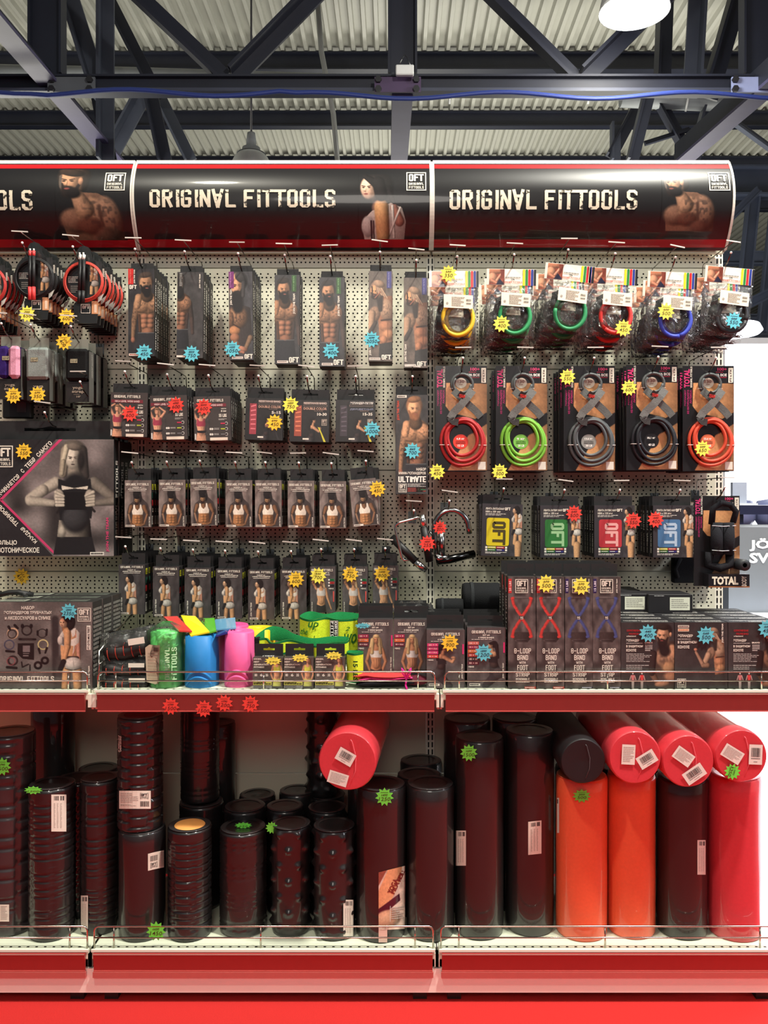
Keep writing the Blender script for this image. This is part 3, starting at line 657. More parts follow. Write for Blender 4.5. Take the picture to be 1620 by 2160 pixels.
def pWide(f):                           # crop 0,680 x3: box 695..935 x 440..718
    f.rect(695, 440, 935, 718, (62, 56, 54), 1)
    a = A_(woman_front, (700, 505, 798, 718), 40, (62, 56, 54), 662, 512, .53, hair=(150, 110, 80), top=(160, 50, 70), arm=2, skin=(205, 142, 108), trousers=(205, 142, 108)); f.art(a, 2)
    f.poly([(712, 655), (775, 655), (770, 668), (745, 672), (718, 668)], (36, 30, 32), 3)
    f.text('ORIGINVL FITTOOLS', 718, 457, 888, 475, WH, st=True); f.rect(700, 486, 905, 506, (110, 38, 48), 2); f.text('HIGH LEVEL WIDE BAND', 724, 490, 884, 502, (220, 190, 186))
    f.text('8 см', 872, 528, 905, 540, WH); f.text('WIDTH', 872, 516, 905, 523, WH); f.text('55 LBS', 858, 552, 908, 572, WH); f.bars(855, 582, 908, 594, 2, (190, 186, 180))
    for k, c in enumerate(((190, 50, 80), (170, 180, 60), (110, 108, 110))):
        y = 612+k*34; f.rect(868, y-4, 905, y+4, c, 3); f.circ(905, y, 9, 11, (200, 196, 190), 3, 14); f.circ(905, y, 6, 8, (50, 46, 46), 4, 12)
        if k: f.circ(802, y, 7, 7, (214, 210, 200), 3, 12); f.circ(813, y, 7, 7, (214, 210, 200), 3, 12); f.bars(824, y-5, 858, y+7, 2, (190, 186, 180))
    f.rect(798, 700, 912, 722-4, (228, 214, 196), 3); f.rect(699, 675, 708, 712, (200, 196, 190), 3)
def pDouble(col, swirl, t1, t2, cyr, yel):
    def fn(f):                          # crop 540,680 x3: box 215..475 x 480..745
        f.rect(215, 480, 475, 745, (36, 34, 34), 1)
        f.rect(245, 515, 292, 710, col, 2)
        for k in range(6): f.poly([(250+k, 530+k*28), (286, 522+k*30), (288, 530+k*30), (252, 540+k*28)], swirl, 3)
        f.bars(305, 494, 458, 506, 1, (150, 140, 130), fill=.8) if not cyr else f.text(t1, 310, 492, 462, 508, (226, 222, 214))
        if not cyr: f.text('RESISTANCE BAND', 305, 493, 458, 506, (190, 170, 160), st=False); f.text(t1, 305, 526, 458, 542, (190, 150, 130))
        else: f.text('ДВУЦВЕТНЫЙ', 310, 530, 462, 546, (120, 126, 146))
        f.ring(305, 510, 460, 521, 1.5, (150, 130, 120)); f.text(t2, 395, 560, 458, 578, (220, 214, 200)); f.bars(375, 547, 458, 554, 1, (140, 120, 110))
        a = Art((298, 585, 445, 745), 44, (38, 36, 36)); woman_side(XF(a, 318, 590, .42)); f.art(a, 2)
        f.poly([(400, 650), (412, 655), (448, 730), (455, 744), (440, 744), (420, 690)], yel, 3)
        f.logo(425, 600, 460, 640, (190, 176, 160)); f.rect(302, 722, 342, 732, (220, 214, 200), 3)
    return fn
def pVest(f):                           # crop 240,940 x6.75: 155..520 x 500..1165
    a = A_(man_vest, (155, 500, 520, 1165), 66, (116, 104, 98), 0, 0, 1.0, nz=.14); f.art(a)
    f.text('ORIGINVL FITTOOLS', 172, 542, 485, 578, WH, st=True); f.text('НАБОР #1', 268, 596, 386, 613, WH); f.text('МИНИ-ЭСПАНДЕРОВ', 203, 620, 458, 640, WH); f.rect(218, 648, 445, 656, (200, 194, 184), 3)
    f.rect(170, 1133, 298, 1160, (226, 218, 204)); f.bars(178, 1140, 290, 1156, 1, (110, 104, 100), fill=.7); f.text('JOIN THE TEAM', 488, 1018, 508, 1155, WH, rot=-90)
def sVest(f):
    f.rect(20, 8, 80, 20, (190, 190, 50)); f.text('LL', 30, 10, 70, 18, (50, 50, 20), st=True) ; f.rect(20, 26, 80, 38, (30, 70, 58)); f.rect(20, 42, 80, 54, (190, 50, 54)); f.text('22', 30, 60, 70, 68, WH); f.rect(20, 76, 80, 94, (210, 206, 196)); f.barcode(25, 78, 75, 92, vert=True)
def pBack(f):                           # crop 240,1130 x6.75: box 548..915 x 430..1150
    a = A_(woman_back, (548, 430, 915, 1150), 66, (66, 62, 62), 622, 575, .56, nz=.1); f.art(a)
    f.text('ORIGINVL FITTOOLS', 575, 448, 888, 482, WH, st=True); f.text('НАБОР #2', 672, 498, 788, 516, WH); f.text('МИНИ-ЭСПАНДЕРОВ', 606, 520, 860, 540, WH); f.rect(618, 547, 850, 555, (200, 194, 184), 3)
    f.text('JOIN THE TEAM', 580, 905, 606, 1105, WH, rot=-90); f.rect(572, 1120, 688, 1146, (226, 218, 204)); f.bars(582, 1127, 680, 1143, 1, (110, 104, 100), fill=.7)
def pBlond(f):                          # crop 600,1130 x6.23: box 760..1090 x 410..1005
    a = A_(woman_front, (760, 410, 1090, 1005), 62, (78, 74, 74), 745, 555, 1.07, hair=(176, 142, 100), arm=1); f.art(a)
    f.text('ORIGINVL FITTOOLS', 776, 440, 1056, 474, WH, st=True); f.text('SET #5', 960, 482, 1010, 500, WH); f.text('4 MINI BANDS', 900, 508, 1015, 525, WH)
    for k, c in enumerate(((40, 120, 70), (205, 60, 60), (54, 50, 56))): f.rect(1018, 570+k*38, 1075, 595+k*38, c, 3); f.circ(1006, 582+k*38, 11, 12, (226, 222, 214), 4, 12); f.bars(1024, 577+k*38, 1070, 592+k*38, 1, (220, 200, 196), fill=.6)
    f.text('+BAG', 1000, 686, 1066, 704, WH); f.rect(1058, 730, 1074, 866, (206, 84, 78), 3); f.text('JOIN THE TEAM', 778, 868, 792, 998, WH, rot=-90)
def pSet(kind):
    def fn(f):                          # crop 740,1260 x4.765: box 70..425 x 262..905 (drawn for the blond set)
        a = Art((70, 262, 425, 905), 74, (82, 76, 76))
        if kind == 4: woman_front(XF(a, 95, 405, 1.08), hair=(206, 172, 116), top=(196, 190, 184), arm=0, long=True, skin=(176, 120, 82), trousers=(60, 56, 58))
        elif kind == 2: woman_side(XF(a, 110, 420, .92))
        else: woman_side(XF(a, 420, 405, .95, flip=True))
        f.art(a)
        f.text('ORIGINVL FITTOOLS', 112, 292, 380, 326, WH, st=True); f.text({4: 'SET #4', 2: 'SET #2', 3: 'SET #3'}[kind], 212, 336, 278, 352, WH)
        f.text({4: '3 WIDE BANDS', 2: '4 WIDE BANDS', 3: '6 WIDE BANDS'}[kind], 172, 361, 318, 378, WH); f.bars(110, 386, 380, 396, 1, (200, 196, 188), fill=.6)
        cs = {4: ((160, 40, 76), (204, 96, 50), (100, 40, 56)), 2: ((206, 50, 110), (180, 44, 96), (206, 54, 116), (204, 62, 60)), 3: ((196, 96, 88), (146, 40, 70), (198, 96, 46), (170, 50, 46), (58, 52, 56), (92, 36, 52))}[kind]
        for k, c in enumerate(cs): f.rect(76, 412+k*42, 178, 412+k*42+34, c, 3); f.text(('20 = 9', '30 = 13,6', '50 = 22,6', '35 = 16', '45 = 20', '55 = 25')[k], 88, 420+k*42, 166, 437+k*42, (232, 200, 190))
        y = 412+len(cs)*42; f.text('+BAG', 80, y+6, 132, y+22, WH); f.rect(403, 420, 418, 530, (206, 50, 110), 3); f.text('JOIN THE TEAM', 395, 640, 412, 800, WH, rot=-90)
        f.rect(90, 855, 190, 880, (220, 214, 204), 3); f.bars(96, 862, 184, 878, 1, (90, 86, 84), fill=.7)
    return fn
def pNext(f):                           # crop 500,1280 x5.4: box 180..520 x 600..940
    a = Art((180, 600, 520, 940), 56, (82, 76, 72)); woman_front(XF(a, 345, 590, .74), hair=(110, 70, 48), top=(206, 200, 60), arm=0, skin=(214, 150, 108), trousers=(196, 200, 96)); f.art(a)
    f.text('ORIGINVL', 190, 608, 280, 625, WH, st=True); f.text('NEXT', 192, 638, 252, 656, WH); f.text('GENERATION', 192, 668, 366, 685, WH); f.text('FITNESS', 192, 696, 310, 713, WH)
    for k, t in enumerate(('80', '6', '35')): f.text(t, 200+k*62, 775, 230+k*62, 805, (220, 216, 206))
    f.rect(183, 862, 395, 900, (196, 200, 96), 3); f.bars(190, 868, 385, 894, 2, (50, 60, 30), 4, fill=.8); f.rect(183, 905, 395, 940, (150, 148, 146), 3); f.bars(190, 908, 385, 938, 4, (80, 76, 76), 4)
def p8(col, red):
    def fn(f):                          # crop 1060,1170 x6.23: box 65..435 x 320..1770
        a = Art((65, 320, 435, 1770), 60, (80, 72, 70), nz=.22); g = XF(a, 0, 0, 1)
        g.limb(150, 590, 16, 350, 590, 16, (96, 88, 86)); g.poly([(150, 1040), (350, 1040), (370, 1120), (330, 1170), (165, 1170), (135, 1120)], (56, 48, 46), lit=.4); g.ell(250, 1150, 90, 18, (96, 88, 86)); g.ell(250, 1148, 80, 12, (54, 47, 46))
        for s_ in (-1, 1):
            for q in (-1, 1):
                pts = [(0, 0), (60, 90), (98, 150), (118, 220), (110, 245)]
                for (x0, y0), (x1, y1) in zip(pts[:-1], pts[1:]): g.limb(250+s_*(x0+12), 850+q*(y0+25), 19, 250+s_*(x1+4), 850+q*(y1+5), 19, col, lit=.2)
        g.poly([(222, 828), (268, 828), (268, 876), (222, 876)], DK); f.art(a)
        f.text('LBS', 226, 833, 264, 870, WH, rot=-90, st=True)
        f.rect(68, 345, 112, 530, (188, 46, 46) if red else (46, 38, 84)); f.text('20 LBS' if red else '15 LBS', 78, 372, 105, 505, (232, 190, 184) if red else (214, 208, 220), rot=-90)
        f.logo(160, 350, 330, 530, bgc=(40, 37, 36)); f.text('JOIN THE TEAM', 374, 348, 396, 530, WH, rot=-90)
        for t, x0, y0, x1, y1 in (('8-LOOP', 145, 1245, 370, 1312), ('BAND', 186, 1332, 330, 1398), ('WITH', 215, 1414, 298, 1446), ('FOOT', 186, 1462, 330, 1528), ('STRAP', 168, 1560, 350, 1612), ('REMOVABLE', 168, 1628, 350, 1662)):
            f.text(t, x0, y0, x1, y1, WH, st=True, wd=.13)
        f.bars(168, 1676, 350, 1694, 1, (210, 204, 194), fill=.7)
        f.rect(285, 1742, 435, 1768, (196, 62, 48) if red else (56, 52, 70), 2); f.bars(292, 1748, 428, 1766, 1, (236, 200, 190) if red else (190, 186, 200), fill=.7)
    return fn
def pEsp(kind):
    def fn(f):                          # crop 1300,1230 x5.06: box 45..620 x 425..1125
        W0 = (45, 425, 620, 1125); a = Art(W0, 106, (52, 50, 50))
        if kind != 1:
            g = XF(a, 0, 0, 1, (1, 1, 1) if kind == 0 else (.8, .75, .72)); T = (190, 138, 100)
            g.poly([(430, 720), (520, 640), (640, 620), (640, 1125), (520, 1125), (440, 1090), (400, 900)], (70, 54, 46), lit=.3)
            g.ell(500, 800, 75, 100, (160, 120, 92)); g.ell(600, 770, 55, 110, T, lit=.4); g.ell(560, 900, 70, 62, (176, 126, 86), soft=.6); g.ell(590, 1000, 76, 55, (160, 106, 76), soft=.6); g.limb(380, 960, 36, 450, 1080, 26, (110, 76, 58)); g.ell(490, 1075, 80, 30, (176, 120, 92), rot=-8)
            g.limb(400, 760, 36, 380, 960, 34, (46, 38, 36)); g.limb(505, 665, 56, 520, 730, 60, (30, 26, 26), lit=.1, soft=.5); g.tat(500, 800, 80, 110, amt=.5); g.tat(600, 770, 60, 110, amt=.5); g.ell(510, 510, 90, 70, (40, 34, 32)); g.face(500, 570, 68, 92, (206, 152, 112), turn=-.6, beard=(36, 28, 26)); g.ell(500, 478, 70, 32, (44, 36, 32), rot=8); g.ell(584, 555, 14, 24, (196, 140, 104))
        else:
            man_hair(XF(a, 395, 420, .46), flex=True)
        f.art(a)
        if kind != 1:
            f.text('СОПРОТИВЛЕНИЕ', 105, 500, 262, 522, (170, 34, 40)); f.text('ПОЛЕЗНО', 130, 535, 262, 557, (170, 34, 40)); f.text('и безопасно!', 105, 563, 205, 577, WH)
            f.text('ЭСПАНДЕР', 100, 602, 240, 632, WH); f.bars(100, 642, 280, 654, 1, (190, 186, 180)); f.text('В ЗАЩИТНОМ', 100, 664, 280, 693, WH); f.text('КОЖУХЕ', 100, 704, 208, 733, WH)
            f.text('CHARLIE' if kind == 0 else 'BRAVO', 300, 630, 385, 648, WH); f.bars(304, 662, 384, 735, 4, (200, 196, 190)); f.bars(100, 755, 375, 850, 6, (190, 186, 180), fill=.35); f.bars(100, 875, 345, 932, 3, (190, 186, 180), fill=.35)
            for x in (172, 270):
                c = (190, 110, 110) if x < 200 else (200, 60, 60)
                f.circ(x, 962, 8, 12, (200, 190, 186), 3, 10); f.poly([(x-18, 980), (x+18, 980), (x+14, 1050), (x-14, 1050)], c, 3); f.poly([(x-22, 982), (x-14, 984), (x-30, 1040), (x-38, 1036)], (190, 150, 146), 3); f.poly([(x+22, 982), (x+14, 984), (x+30, 1040), (x+38, 1036)], (190, 150, 146), 3)
                f.poly([(x-13, 1050), (x-1, 1050), (x-3, 1122), (x-10, 1122)], (190, 176, 172), 3); f.poly([(x+13, 1050), (x+1, 1050), (x+3, 1122), (x+10, 1122)], (190, 176, 172), 3)
        else:
            f.rect(80, 455, 200, 480, (226, 216, 200)); f.rect(80, 490, 200, 520, (226, 206, 180)); f.bars(86, 461, 194, 476, 1, (90, 84, 80), 3, .7); f.bars(86, 498, 194, 514, 1, (190, 110, 70), 3, .7)
            f.text('ЭСПАНДЕР', 78, 552, 240, 584, WH); f.bars(78, 598, 280, 612, 1, (190, 186, 180)); f.text('В ЗАЩИТНОМ', 78, 620, 286, 652, WH); f.text('КОЖУХЕ', 78, 668, 204, 700, WH); f.text('JOIN THE TEAM', 552, 440, 576, 640, WH, rot=-90); f.logo(72, 1018, 166, 1114)
    return fn
def tEsp(f): f.text('ЭСПАНДЕР В ЗАЩИТНОМ КОЖУХЕ', 8, 55, 92, 78, (214, 210, 204)); f.bars(40, 84, 90, 96, 1, (190, 186, 180), fill=.7)
def pMulti(f):                          # crop 0,1230 x6.23: 0..1215 x 240..1420
    a = Art((-90, 240, 1215, 1420), 216, (104, 98, 94), nz=.14); g = XF(a, 0, 0, 1)
    g.limb(730, 480, 50, 740, 1300, 45, (52, 48, 48), lit=0, soft=.7)
    def coil(cx, cy, r, c, t=9):
        for k in range(40): 
            q = 2*pi*k/40; a.limb(cx+r*math.cos(q), cy+r*math.sin(q), t, cx+r*math.cos(q+.17), cy+r*math.sin(q+.17), t, c, lit=.2)
    coil(175, 670, 68, (206, 168, 130)); g.limb(120, 580, 18, 140, 620, 14, DK); g.limb(200, 560, 18, 240, 600, 14, DK); coil(165, 680, 55, (50, 42, 40), 7)
    coil(358, 630, 62, (40, 34, 34), 10); g.ell(300, 570, 22, 30, DK); g.ell(415, 570, 22, 30, DK); coil(560, 670, 58, (40, 36, 36), 6); g.limb(500, 640, 14, 500, 690, 14, DK); g.limb(620, 620, 14, 615, 690, 14, DK)
    coil(128, 825, 62, (70, 74, 96), 8); g.limb(90, 910, 16, 190, 920, 14, DK); coil(572, 822, 64, (206, 196, 128), 8); g.limb(515, 880, 16, 530, 940, 12, DK); g.limb(620, 870, 16, 600, 935, 12, DK)
    g.limb(262, 748, 16, 470, 752, 14, DK); g.limb(300, 748, 9, 430, 752, 7, (60, 50, 48)); g.poly([(240, 805), (455, 802), (455, 1032), (300, 1015), (235, 945)], DK); g.poly([(305, 835), (398, 835), (398, 925), (305, 925)], (120, 108, 108)); g.poly([(310, 938), (390, 938), (390, 948), (310, 948)], (130, 118, 116)); g.poly([(310, 965), (382, 965), (382, 980), (310, 980)], (130, 118, 116))
    coil(175, 1040, 58, (50, 38, 38), 12); coil(150, 1050, 52, (150, 70, 76), 5); g.limb(100, 1130, 18, 220, 1140, 18, DK); g.limb(290, 1060, 9, 300, 1130, 9, DK); g.limb(300, 1130, 9, 380, 1090, 9, DK); g.limb(400, 1100, 9, 400, 1190, 9, DK)
    coil(505, 1105, 42, DK, 15); coil(595, 1040, 40, DK, 15)
    woman_back(XF(a, 740, 395, 1.0)); f.art(a)
    f.text('НАБОР', 286, 295, 455, 342, WH); f.text('ЭСПАНДЕРОВ ТРУБЧАТЫХ', 55, 362, 685, 412, WH); f.text('и АКСЕССУАРОВ в СУМКЕ', 70, 432, 668, 480, WH)
    f.logo(1022, 320, 1195, 505); f.rect(1140, 560, 1192, 892, (226, 222, 210), 3); f.text('FT-DTE-MULTISET', 1152, 575, 1182, 880, (60, 56, 54), rot=-90); f.text('JOIN THE TEAM', 1160, 1110, 1190, 1372, WH, rot=-90)
    f.text('ORIGINVL FITTOOLS', 0, 1245, 715, 1325, WH, st=True, wd=.17)
def pRing(f):                           # crop 0,880 x4.909: x -210..1185, y 240..1450
    a = Art((-210, 240, 1190, 1450), 250, (40, 38, 40), nz=.05); b = Art((-210, 240, 1190, 1450), 250, (96, 88, 86), nz=.35, seed=5)
    woman_ring(XF(b, 0, 0, 1)); a.A = np.where((((b.X-10)*1.0 > np.abs(b.Y-865)*.93) | (b.X > 1190))[..., None], b.A, a.A); f.art(a)
    pk = (196, 62, 106); f.poly([(-10, 865), (618, 240), (655, 240), (20, 872)], pk, 2); f.poly([(-10, 865), (20, 862), (560, 1395), (560, 1425), (530, 1400)], pk, 2)
    a1 = -.78
    def slant(t, cx, cy, L, H, ang): f.text(t, cx-L/2, cy-H/2, cx+L/2, cy+H/2, WH, ang=ang)
    slant('САМОГО', 462, 340, 205, 46, a1); slant('ТЕБЯ', 316, 485, 130, 46, a1); slant('С', 236, 566, 28, 46, a1); slant('НАЧИНАЕТСЯ', 78, 730, 330, 46, a1)
    slant('ТРЕНИРОВКА', 62, 1005, 350, 46, .79+pi); slant('КАЖДАЯ', 305, 1230, 215, 46, .79+pi)
    f.text('КОЛЬЦО', -60, 1285, 178, 1340, WH); f.text('ИЗОТОНИЧЕСКОЕ', -60, 1360, 412, 1415, WH)
    f.text('JOIN THE TEAM', 1110, 1052, 1145, 1405, (206, 66, 112), rot=-90); f.rect(942, 1408, 1088, 1442, (226, 222, 210)); f.bars(952, 1416, 1080, 1438, 1, (80, 76, 74), fill=.7)
    f.logo(-70, 305, 135, 528)
def sRing(f): f.text('FITTOOLS', 30, 18, 80, 50, (190, 186, 176), rot=-90, st=True); f.text('ORIGINVL', 30, 54, 80, 86, (120, 116, 110), rot=-90, st=True)
def pBand(col, ink):
    def fn(f):                          # crop 1000,1020 x5.4: box 762..1220 x 245..840
        f.rect(762, 245, 1220, 840, (52, 50, 54), 1)
        a = Art((1085, 250, 1218, 838), 34, (56, 54, 58)); woman_back(XF(a, 1090, 268, .42)); a.limb(1180, 700, 40, 1180, 838, 34, SK); f.art(a, 2)
        f.text('ЛЕНТА ЛАТЕКСНАЯ', 800, 290, 1010, 314, WH); f.text('OFT', 1018, 284, 1082, 318, WH, st=True, wd=.2); f.text('1830 x 150 мм', 800, 325, 968, 346, WH); f.bars(800, 356, 1050, 386, 2, (200, 196, 188))
        n = 8; pts = []
        for cx, cy, a0 in ((1050, 430, 270), (1050, 700, 0), (840, 700, 90), (840, 430, 180)):
            pts += [(cx+24*math.cos(math.radians(a0+k*30)), cy+24*math.sin(math.radians(a0+k*30))) for k in range(4)]
        f.poly(pts, col, 2); f.text('OFT', 880, 445, 1035, 712, ink, rot=90, st=True, wd=.2, lay=3)
        cc = ((196, 190, 50), (180, 40, 46), (40, 106, 60), (50, 48, 110))
        for k in range(4):
            x = 835+(k % 2)*98; y = 732+(k//2)*29; f.rect(x, y, x+92, y+22, cc[k], 3); f.bars(x+8, y+6, x+86, y+18, 1, (226, 220, 200), 4, .6)
            f.rect(808 if k % 2 == 0 else 1034, y, 832 if k % 2 == 0 else 1056, y+22, WH, 3)
        f.bars(808, 794, 1056, 820, 2, (214, 210, 202))
    return fn

# ------------------------------------------------------------------ setting: floor, roof, steelwork
m = MB(); m.box(-9, -9, -.06, 14, .75, 0, (204, 50, 48)); tag(m.build('floor', 'carpet'), 'bright red carpet platform under the shelving', kind='structure')
m = MB(); m.box(-30, .76, -.1, 30, 34, -.04, (92, 92, 96)); tag(m.build('floor', 'painted_metal'), 'grey hall floor behind the shelving', kind='structure')
RZ = CZ+6.5
m = MB(); V = []; p = 0.17; n0 = int(40/p)
for i in range(n0):
    x = -20+i*p
    for dx, dz in ((0, 0), (.05, 0), (.06, .07), (.15, .07)): V.append((x+dx, dz))
VV = [(x, y, RZ+z) for y in (4.0, 9, 12.6, 16, 22, 34) for x, z in V]; n = len(V)
m.add(VV, [(k*n+i, k*n+i+1, (k+1)*n+i+1, (k+1)*n+i) for k in range(5) for i in range(n-1)], (170, 170, 160))
tag(m.build('ceiling', 'painted_metal'), 'corrugated steel roof deck with ribs running away', kind='structure')
m = MB(); m.box(-30, 33, -.1, 30, 33.2, 9, (36, 40, 50)); tag(m.build('wall_back', 'dark_steel'), 'dark far end wall of the hall', kind='structure')

ST = (28, 31, 44); STP = (70, 66, 96); STG = (66, 71, 84)
def steel(name, label, group, parts, cat='beam'):
    """one steel member or frame: parts = list of (part name, builder)"""
    if len(parts) == 1:
        m = MB(); parts[0][1](m); return tag(m.build(name, 'dark_steel'), label, cat, group)
    r = thing(name, label, cat, (0, 0, 0), group)
    for pn, fn in parts:
        m = MB(); fn(m); m.build(pn, 'dark_steel', r)
    return r
YB = 7.75-D; HB = CZ+3.8                                              # plane and height of the near truss bottom chord
def W(px, py, dep): return P(px, py, dep-D)
# purlins under the roof, nearest first
for k, (dep, t) in enumerate(((12.3, 'nearest'), (14.15, 'middle'), (16.0, 'third'), (18.2, 'farthest'))):
    steel('roof_purlin', '%s dark roof purlin crossing under the corrugated deck' % t, 'roof purlins', [('beam', lambda m: m.channel((-19, dep-D, RZ-.14), (19, dep-D, RZ-.14), .14, .26, .02, ST))])
# the grey pipe in front of the first purlin and its hangers
r = thing('overhead_pipe', 'long grey round pipe crossing above the dark truss', 'pipe')
m = MB(); m.tube([W(-60, 150, 11), W(300, 158, 11), W(900, 178, 11), W(1310, 196, 11)], .09, (112, 116, 118), 12); m.tube([W(1310, 204, 11), W(1540, 214, 11)], .13, (128, 132, 134), 12); m.build('pipe', 'dark_steel', r)
for x in (948, 1240, 1446):
    m = MB(); m.tube([W(x, 196 if x < 1300 else 212, 10.9)+Vector((0, 0, .12)), W(x, 196 if x < 1300 else 212, 10.9)+Vector((0, -.12, 0)), W(x, 196 if x < 1300 else 212, 10.9)+Vector((0, 0, -.14))], .014, (190, 192, 190), 6); m.build('pipe_hanger', 'satin_plastic', r)
# main truss: bottom chord with gussets, V diagonals and posts
r = thing('roof_truss', 'dark steel roof truss with V diagonals above the signs', 'truss')
def tp(pn, fn, col=None):
    m = MB(); fn(m); return m.build(pn, 'dark_steel', r)
tp('bottom_chord', lambda m: (m.beam(W(-200, 180, 7.75), W(1900, 180, 7.75), .16, .03, ST), m.beam(W(-200, 166, 7.75), W(1900, 166, 7.75), .02, .14, ST), m.beam(W(-200, 196, 7.75), W(1900, 196, 7.75), .03, .14, (58, 62, 78))))
tp('top_chord', lambda m: m.channel(W(-200, -212, 7.8), W(1900, -212, 7.8), .14, .16, .02, ST))
for a, b in (((91, -205), (472, 158)), ((849, -205), (495, 158)), ((849, -205), (1214, 158)), ((1600, -205), (1236, 158))):
    tp('diagonal', lambda m: m.angle(W(*a, 7.8), W(*b, 7.8), .15, .03, ST))
for x0, x1 in ((64, 135), (818, 880), (1563, 1660)):
    tp('post', lambda m: (m.channel(W((x0+x1)/2, -430, 7.85), W((x0+x1)/2, 160, 7.85), .14, (x1-x0)/231.6, .02, ST)))
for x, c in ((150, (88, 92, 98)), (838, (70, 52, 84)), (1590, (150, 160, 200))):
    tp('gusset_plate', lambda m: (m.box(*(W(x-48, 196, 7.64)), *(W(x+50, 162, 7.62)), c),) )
    for dx, dy in ((-40, 7), (-40, 27), (40, 7), (40, 27)):
        tp('bolt', lambda m: m.lathe([(.001, 0), (.03, 0), (.03, -.03), (.001, -.03)], (30, 30, 34), 6, 0, 'y', tuple(W(x+dx, 162+dy, 7.62)), False))
# beams that run away from the truss
for a, b, nm in (((-180, -150, 5.5), (245, 340, 9.6), 'purple-grey beam running down from the upper corner to the first sign'), ((849, 200, 7.75), (842, 335, 9.7), 'purple-grey beam in line with the posts above the middle sign'), ((1700, 120, 7.0), (1440, 342, 9.6), 'purple-grey beam slanting down behind the last sign')):
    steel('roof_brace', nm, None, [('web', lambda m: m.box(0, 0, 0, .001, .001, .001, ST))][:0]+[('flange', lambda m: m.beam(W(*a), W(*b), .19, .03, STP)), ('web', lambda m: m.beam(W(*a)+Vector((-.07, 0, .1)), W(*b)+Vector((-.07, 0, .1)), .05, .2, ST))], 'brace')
# lattice braces left and right, farther back
LT = [((88, -190, 9), (212, 200, 9), .17), ((206, 200, 9.2), (232, 336, 9.2), .12), ((222, -205, 9), (222, 336, 9), .15), ((184, -92, 10), (312, 160, 10), .14), ((300, 200, 11), (236, 318, 11), .17), ((318, 200, 11), (347, 336, 11), .16), ((338, 205, 12), (402, 336, 12), .16), ((312, 160, 12.4), (388, 320, 12.4), .1)]
RT = [((1460, 200, 9), (1484, -200, 9), .16), ((1411, -92, 10), (1400, 200, 10), .2), ((1370, 200, 10), (1335, 340, 10), .15), ((1392, 205, 11), (1455, 320, 11), .16), ((1500, 215, 11), (1465, 340, 11), .17), ((1617, -200, 9), (1500, 200, 9), .2), ((1530, 240, 12), (1640, 320, 12), .1), ((1355, 206, 12), (1290, 330, 12), .16), ((1300, 260, 12), (1300, 338, 12), .15), ((1360, 302, 11), (1455, 272, 11), .06)]
for ls, nm in ((LT, 'grey lattice brace of crossing struts above the jump ropes'), (RT, 'dark lattice brace of crossing struts above the last sign')):
    r = thing('lattice_brace', nm, 'brace')
    for k, (a, b, wd) in enumerate(ls):
        m = MB(); m.angle(W(*a), W(*b), wd, .03, STG if k % 2 == 0 else ST); m.build('strut', 'dark_steel', r)
# steelwork seen beyond the end of the shelving
r = thing('far_truss', 'distant dark truss seen past the end of the shelving', 'truss')
for a, b, wd in (((1500, 385, 14), (1800, 385, 14), .48), ((1590, 410, 14), (1560, 700, 14), .2), ((1638, 410, 14), (1606, 700, 14), .16), ((1520, 545, 16), (1700, 545, 16), .25), ((1530, 470, 13), (1600, 400, 13), .12), ((1540, 660, 13), (1640, 610, 13), .15), ((1500, 690, 18), (1700, 690, 18), .5)):
    m = MB(); m.channel(W(*a), W(*b), wd*.6, wd, .03, (44, 50, 66)); m.build('beam', 'dark_steel', r)
m = MB(); pts = [W(-40+k*35, 196+7*math.sin(k*.55)+(6 if k > 18 else 0)-(4 if k < 4 else 0), 7.45) for k in range(50)]
m.tube(pts, .018, (44, 60, 128), 6); m.tube([q+Vector((0, .02, .02)) for q in pts], .012, (60, 78, 150), 6); tag(m.build('cable_bundle', 'rubber'), 'blue cable bundle drooping along the truss chord', 'cable')
# down-pipe rods and lamp
m = MB(); m.tube([W(668, -20, 9.5), W(678, 110, 9.6), W(703, 240, 9.8), W(712, 340, 10)], .03, (120, 122, 118), 8); tag(m.build('conduit_pipe', 'dark_steel'), 'thin grey conduit hanging between the truss and the middle sign', 'pipe')
def highbay(loc, k, label, on=False):
    r = thing('high_bay_lamp', label, 'lamp', loc)
    m = MB(); m.lathe([(.005, .55*k), (.07*k, .55*k), (.09*k, .4*k), (.09*k, .3*k), (.16*k, .28*k), (.17*k, .2*k), (.26*k, .17*k)], (128, 132, 136), 24); m.build('housing', 'satin_plastic', r)
    m = MB(); m.lathe([(.22*k, .18*k), (.3*k, .1*k), (.37*k, -.05*k), (.4*k, -.2*k), (.39*k, -.2*k), (.28*k, .08*k)], (196, 200, 196), 32); m.build('shade', 'satin_plastic', r)
    m = MB(); m.lathe([(.001, -.28*k), (.2*k, -.25*k), (.36*k, -.15*k), (.36*k, -.1*k), (.001, -.1*k)], (255, 255, 250), 24); m.build('lamp_glass', 'lamp_glow' if on else 'satin_plastic', r)
    m = MB(); m.tube([(0, 0, .55*k), (0, 0, RZ-loc[2])], .012, (60, 60, 64), 6); m.build('suspension_rod', 'dark_steel', r)
    return r
highbay(tuple(W(530, 345, 9.5)), .62, 'unlit dome lamp hanging above the middle sign')
highbay(tuple(W(1338, -12, 7.0)), .72, 'glowing high bay lamp at the top of the hall roof', True)
lp = bpy.data.lights.new('lamp_light', 'POINT'); lp.energy = 130; lp.color = (1, .98, .92); lp.shadow_soft_size = .25
lo = bpy.data.objects.new('lamp_light', lp); COL.objects.link(lo); lo.location = tuple(W(1338, 40, 6.9)); lo['kind'] = 'structure'
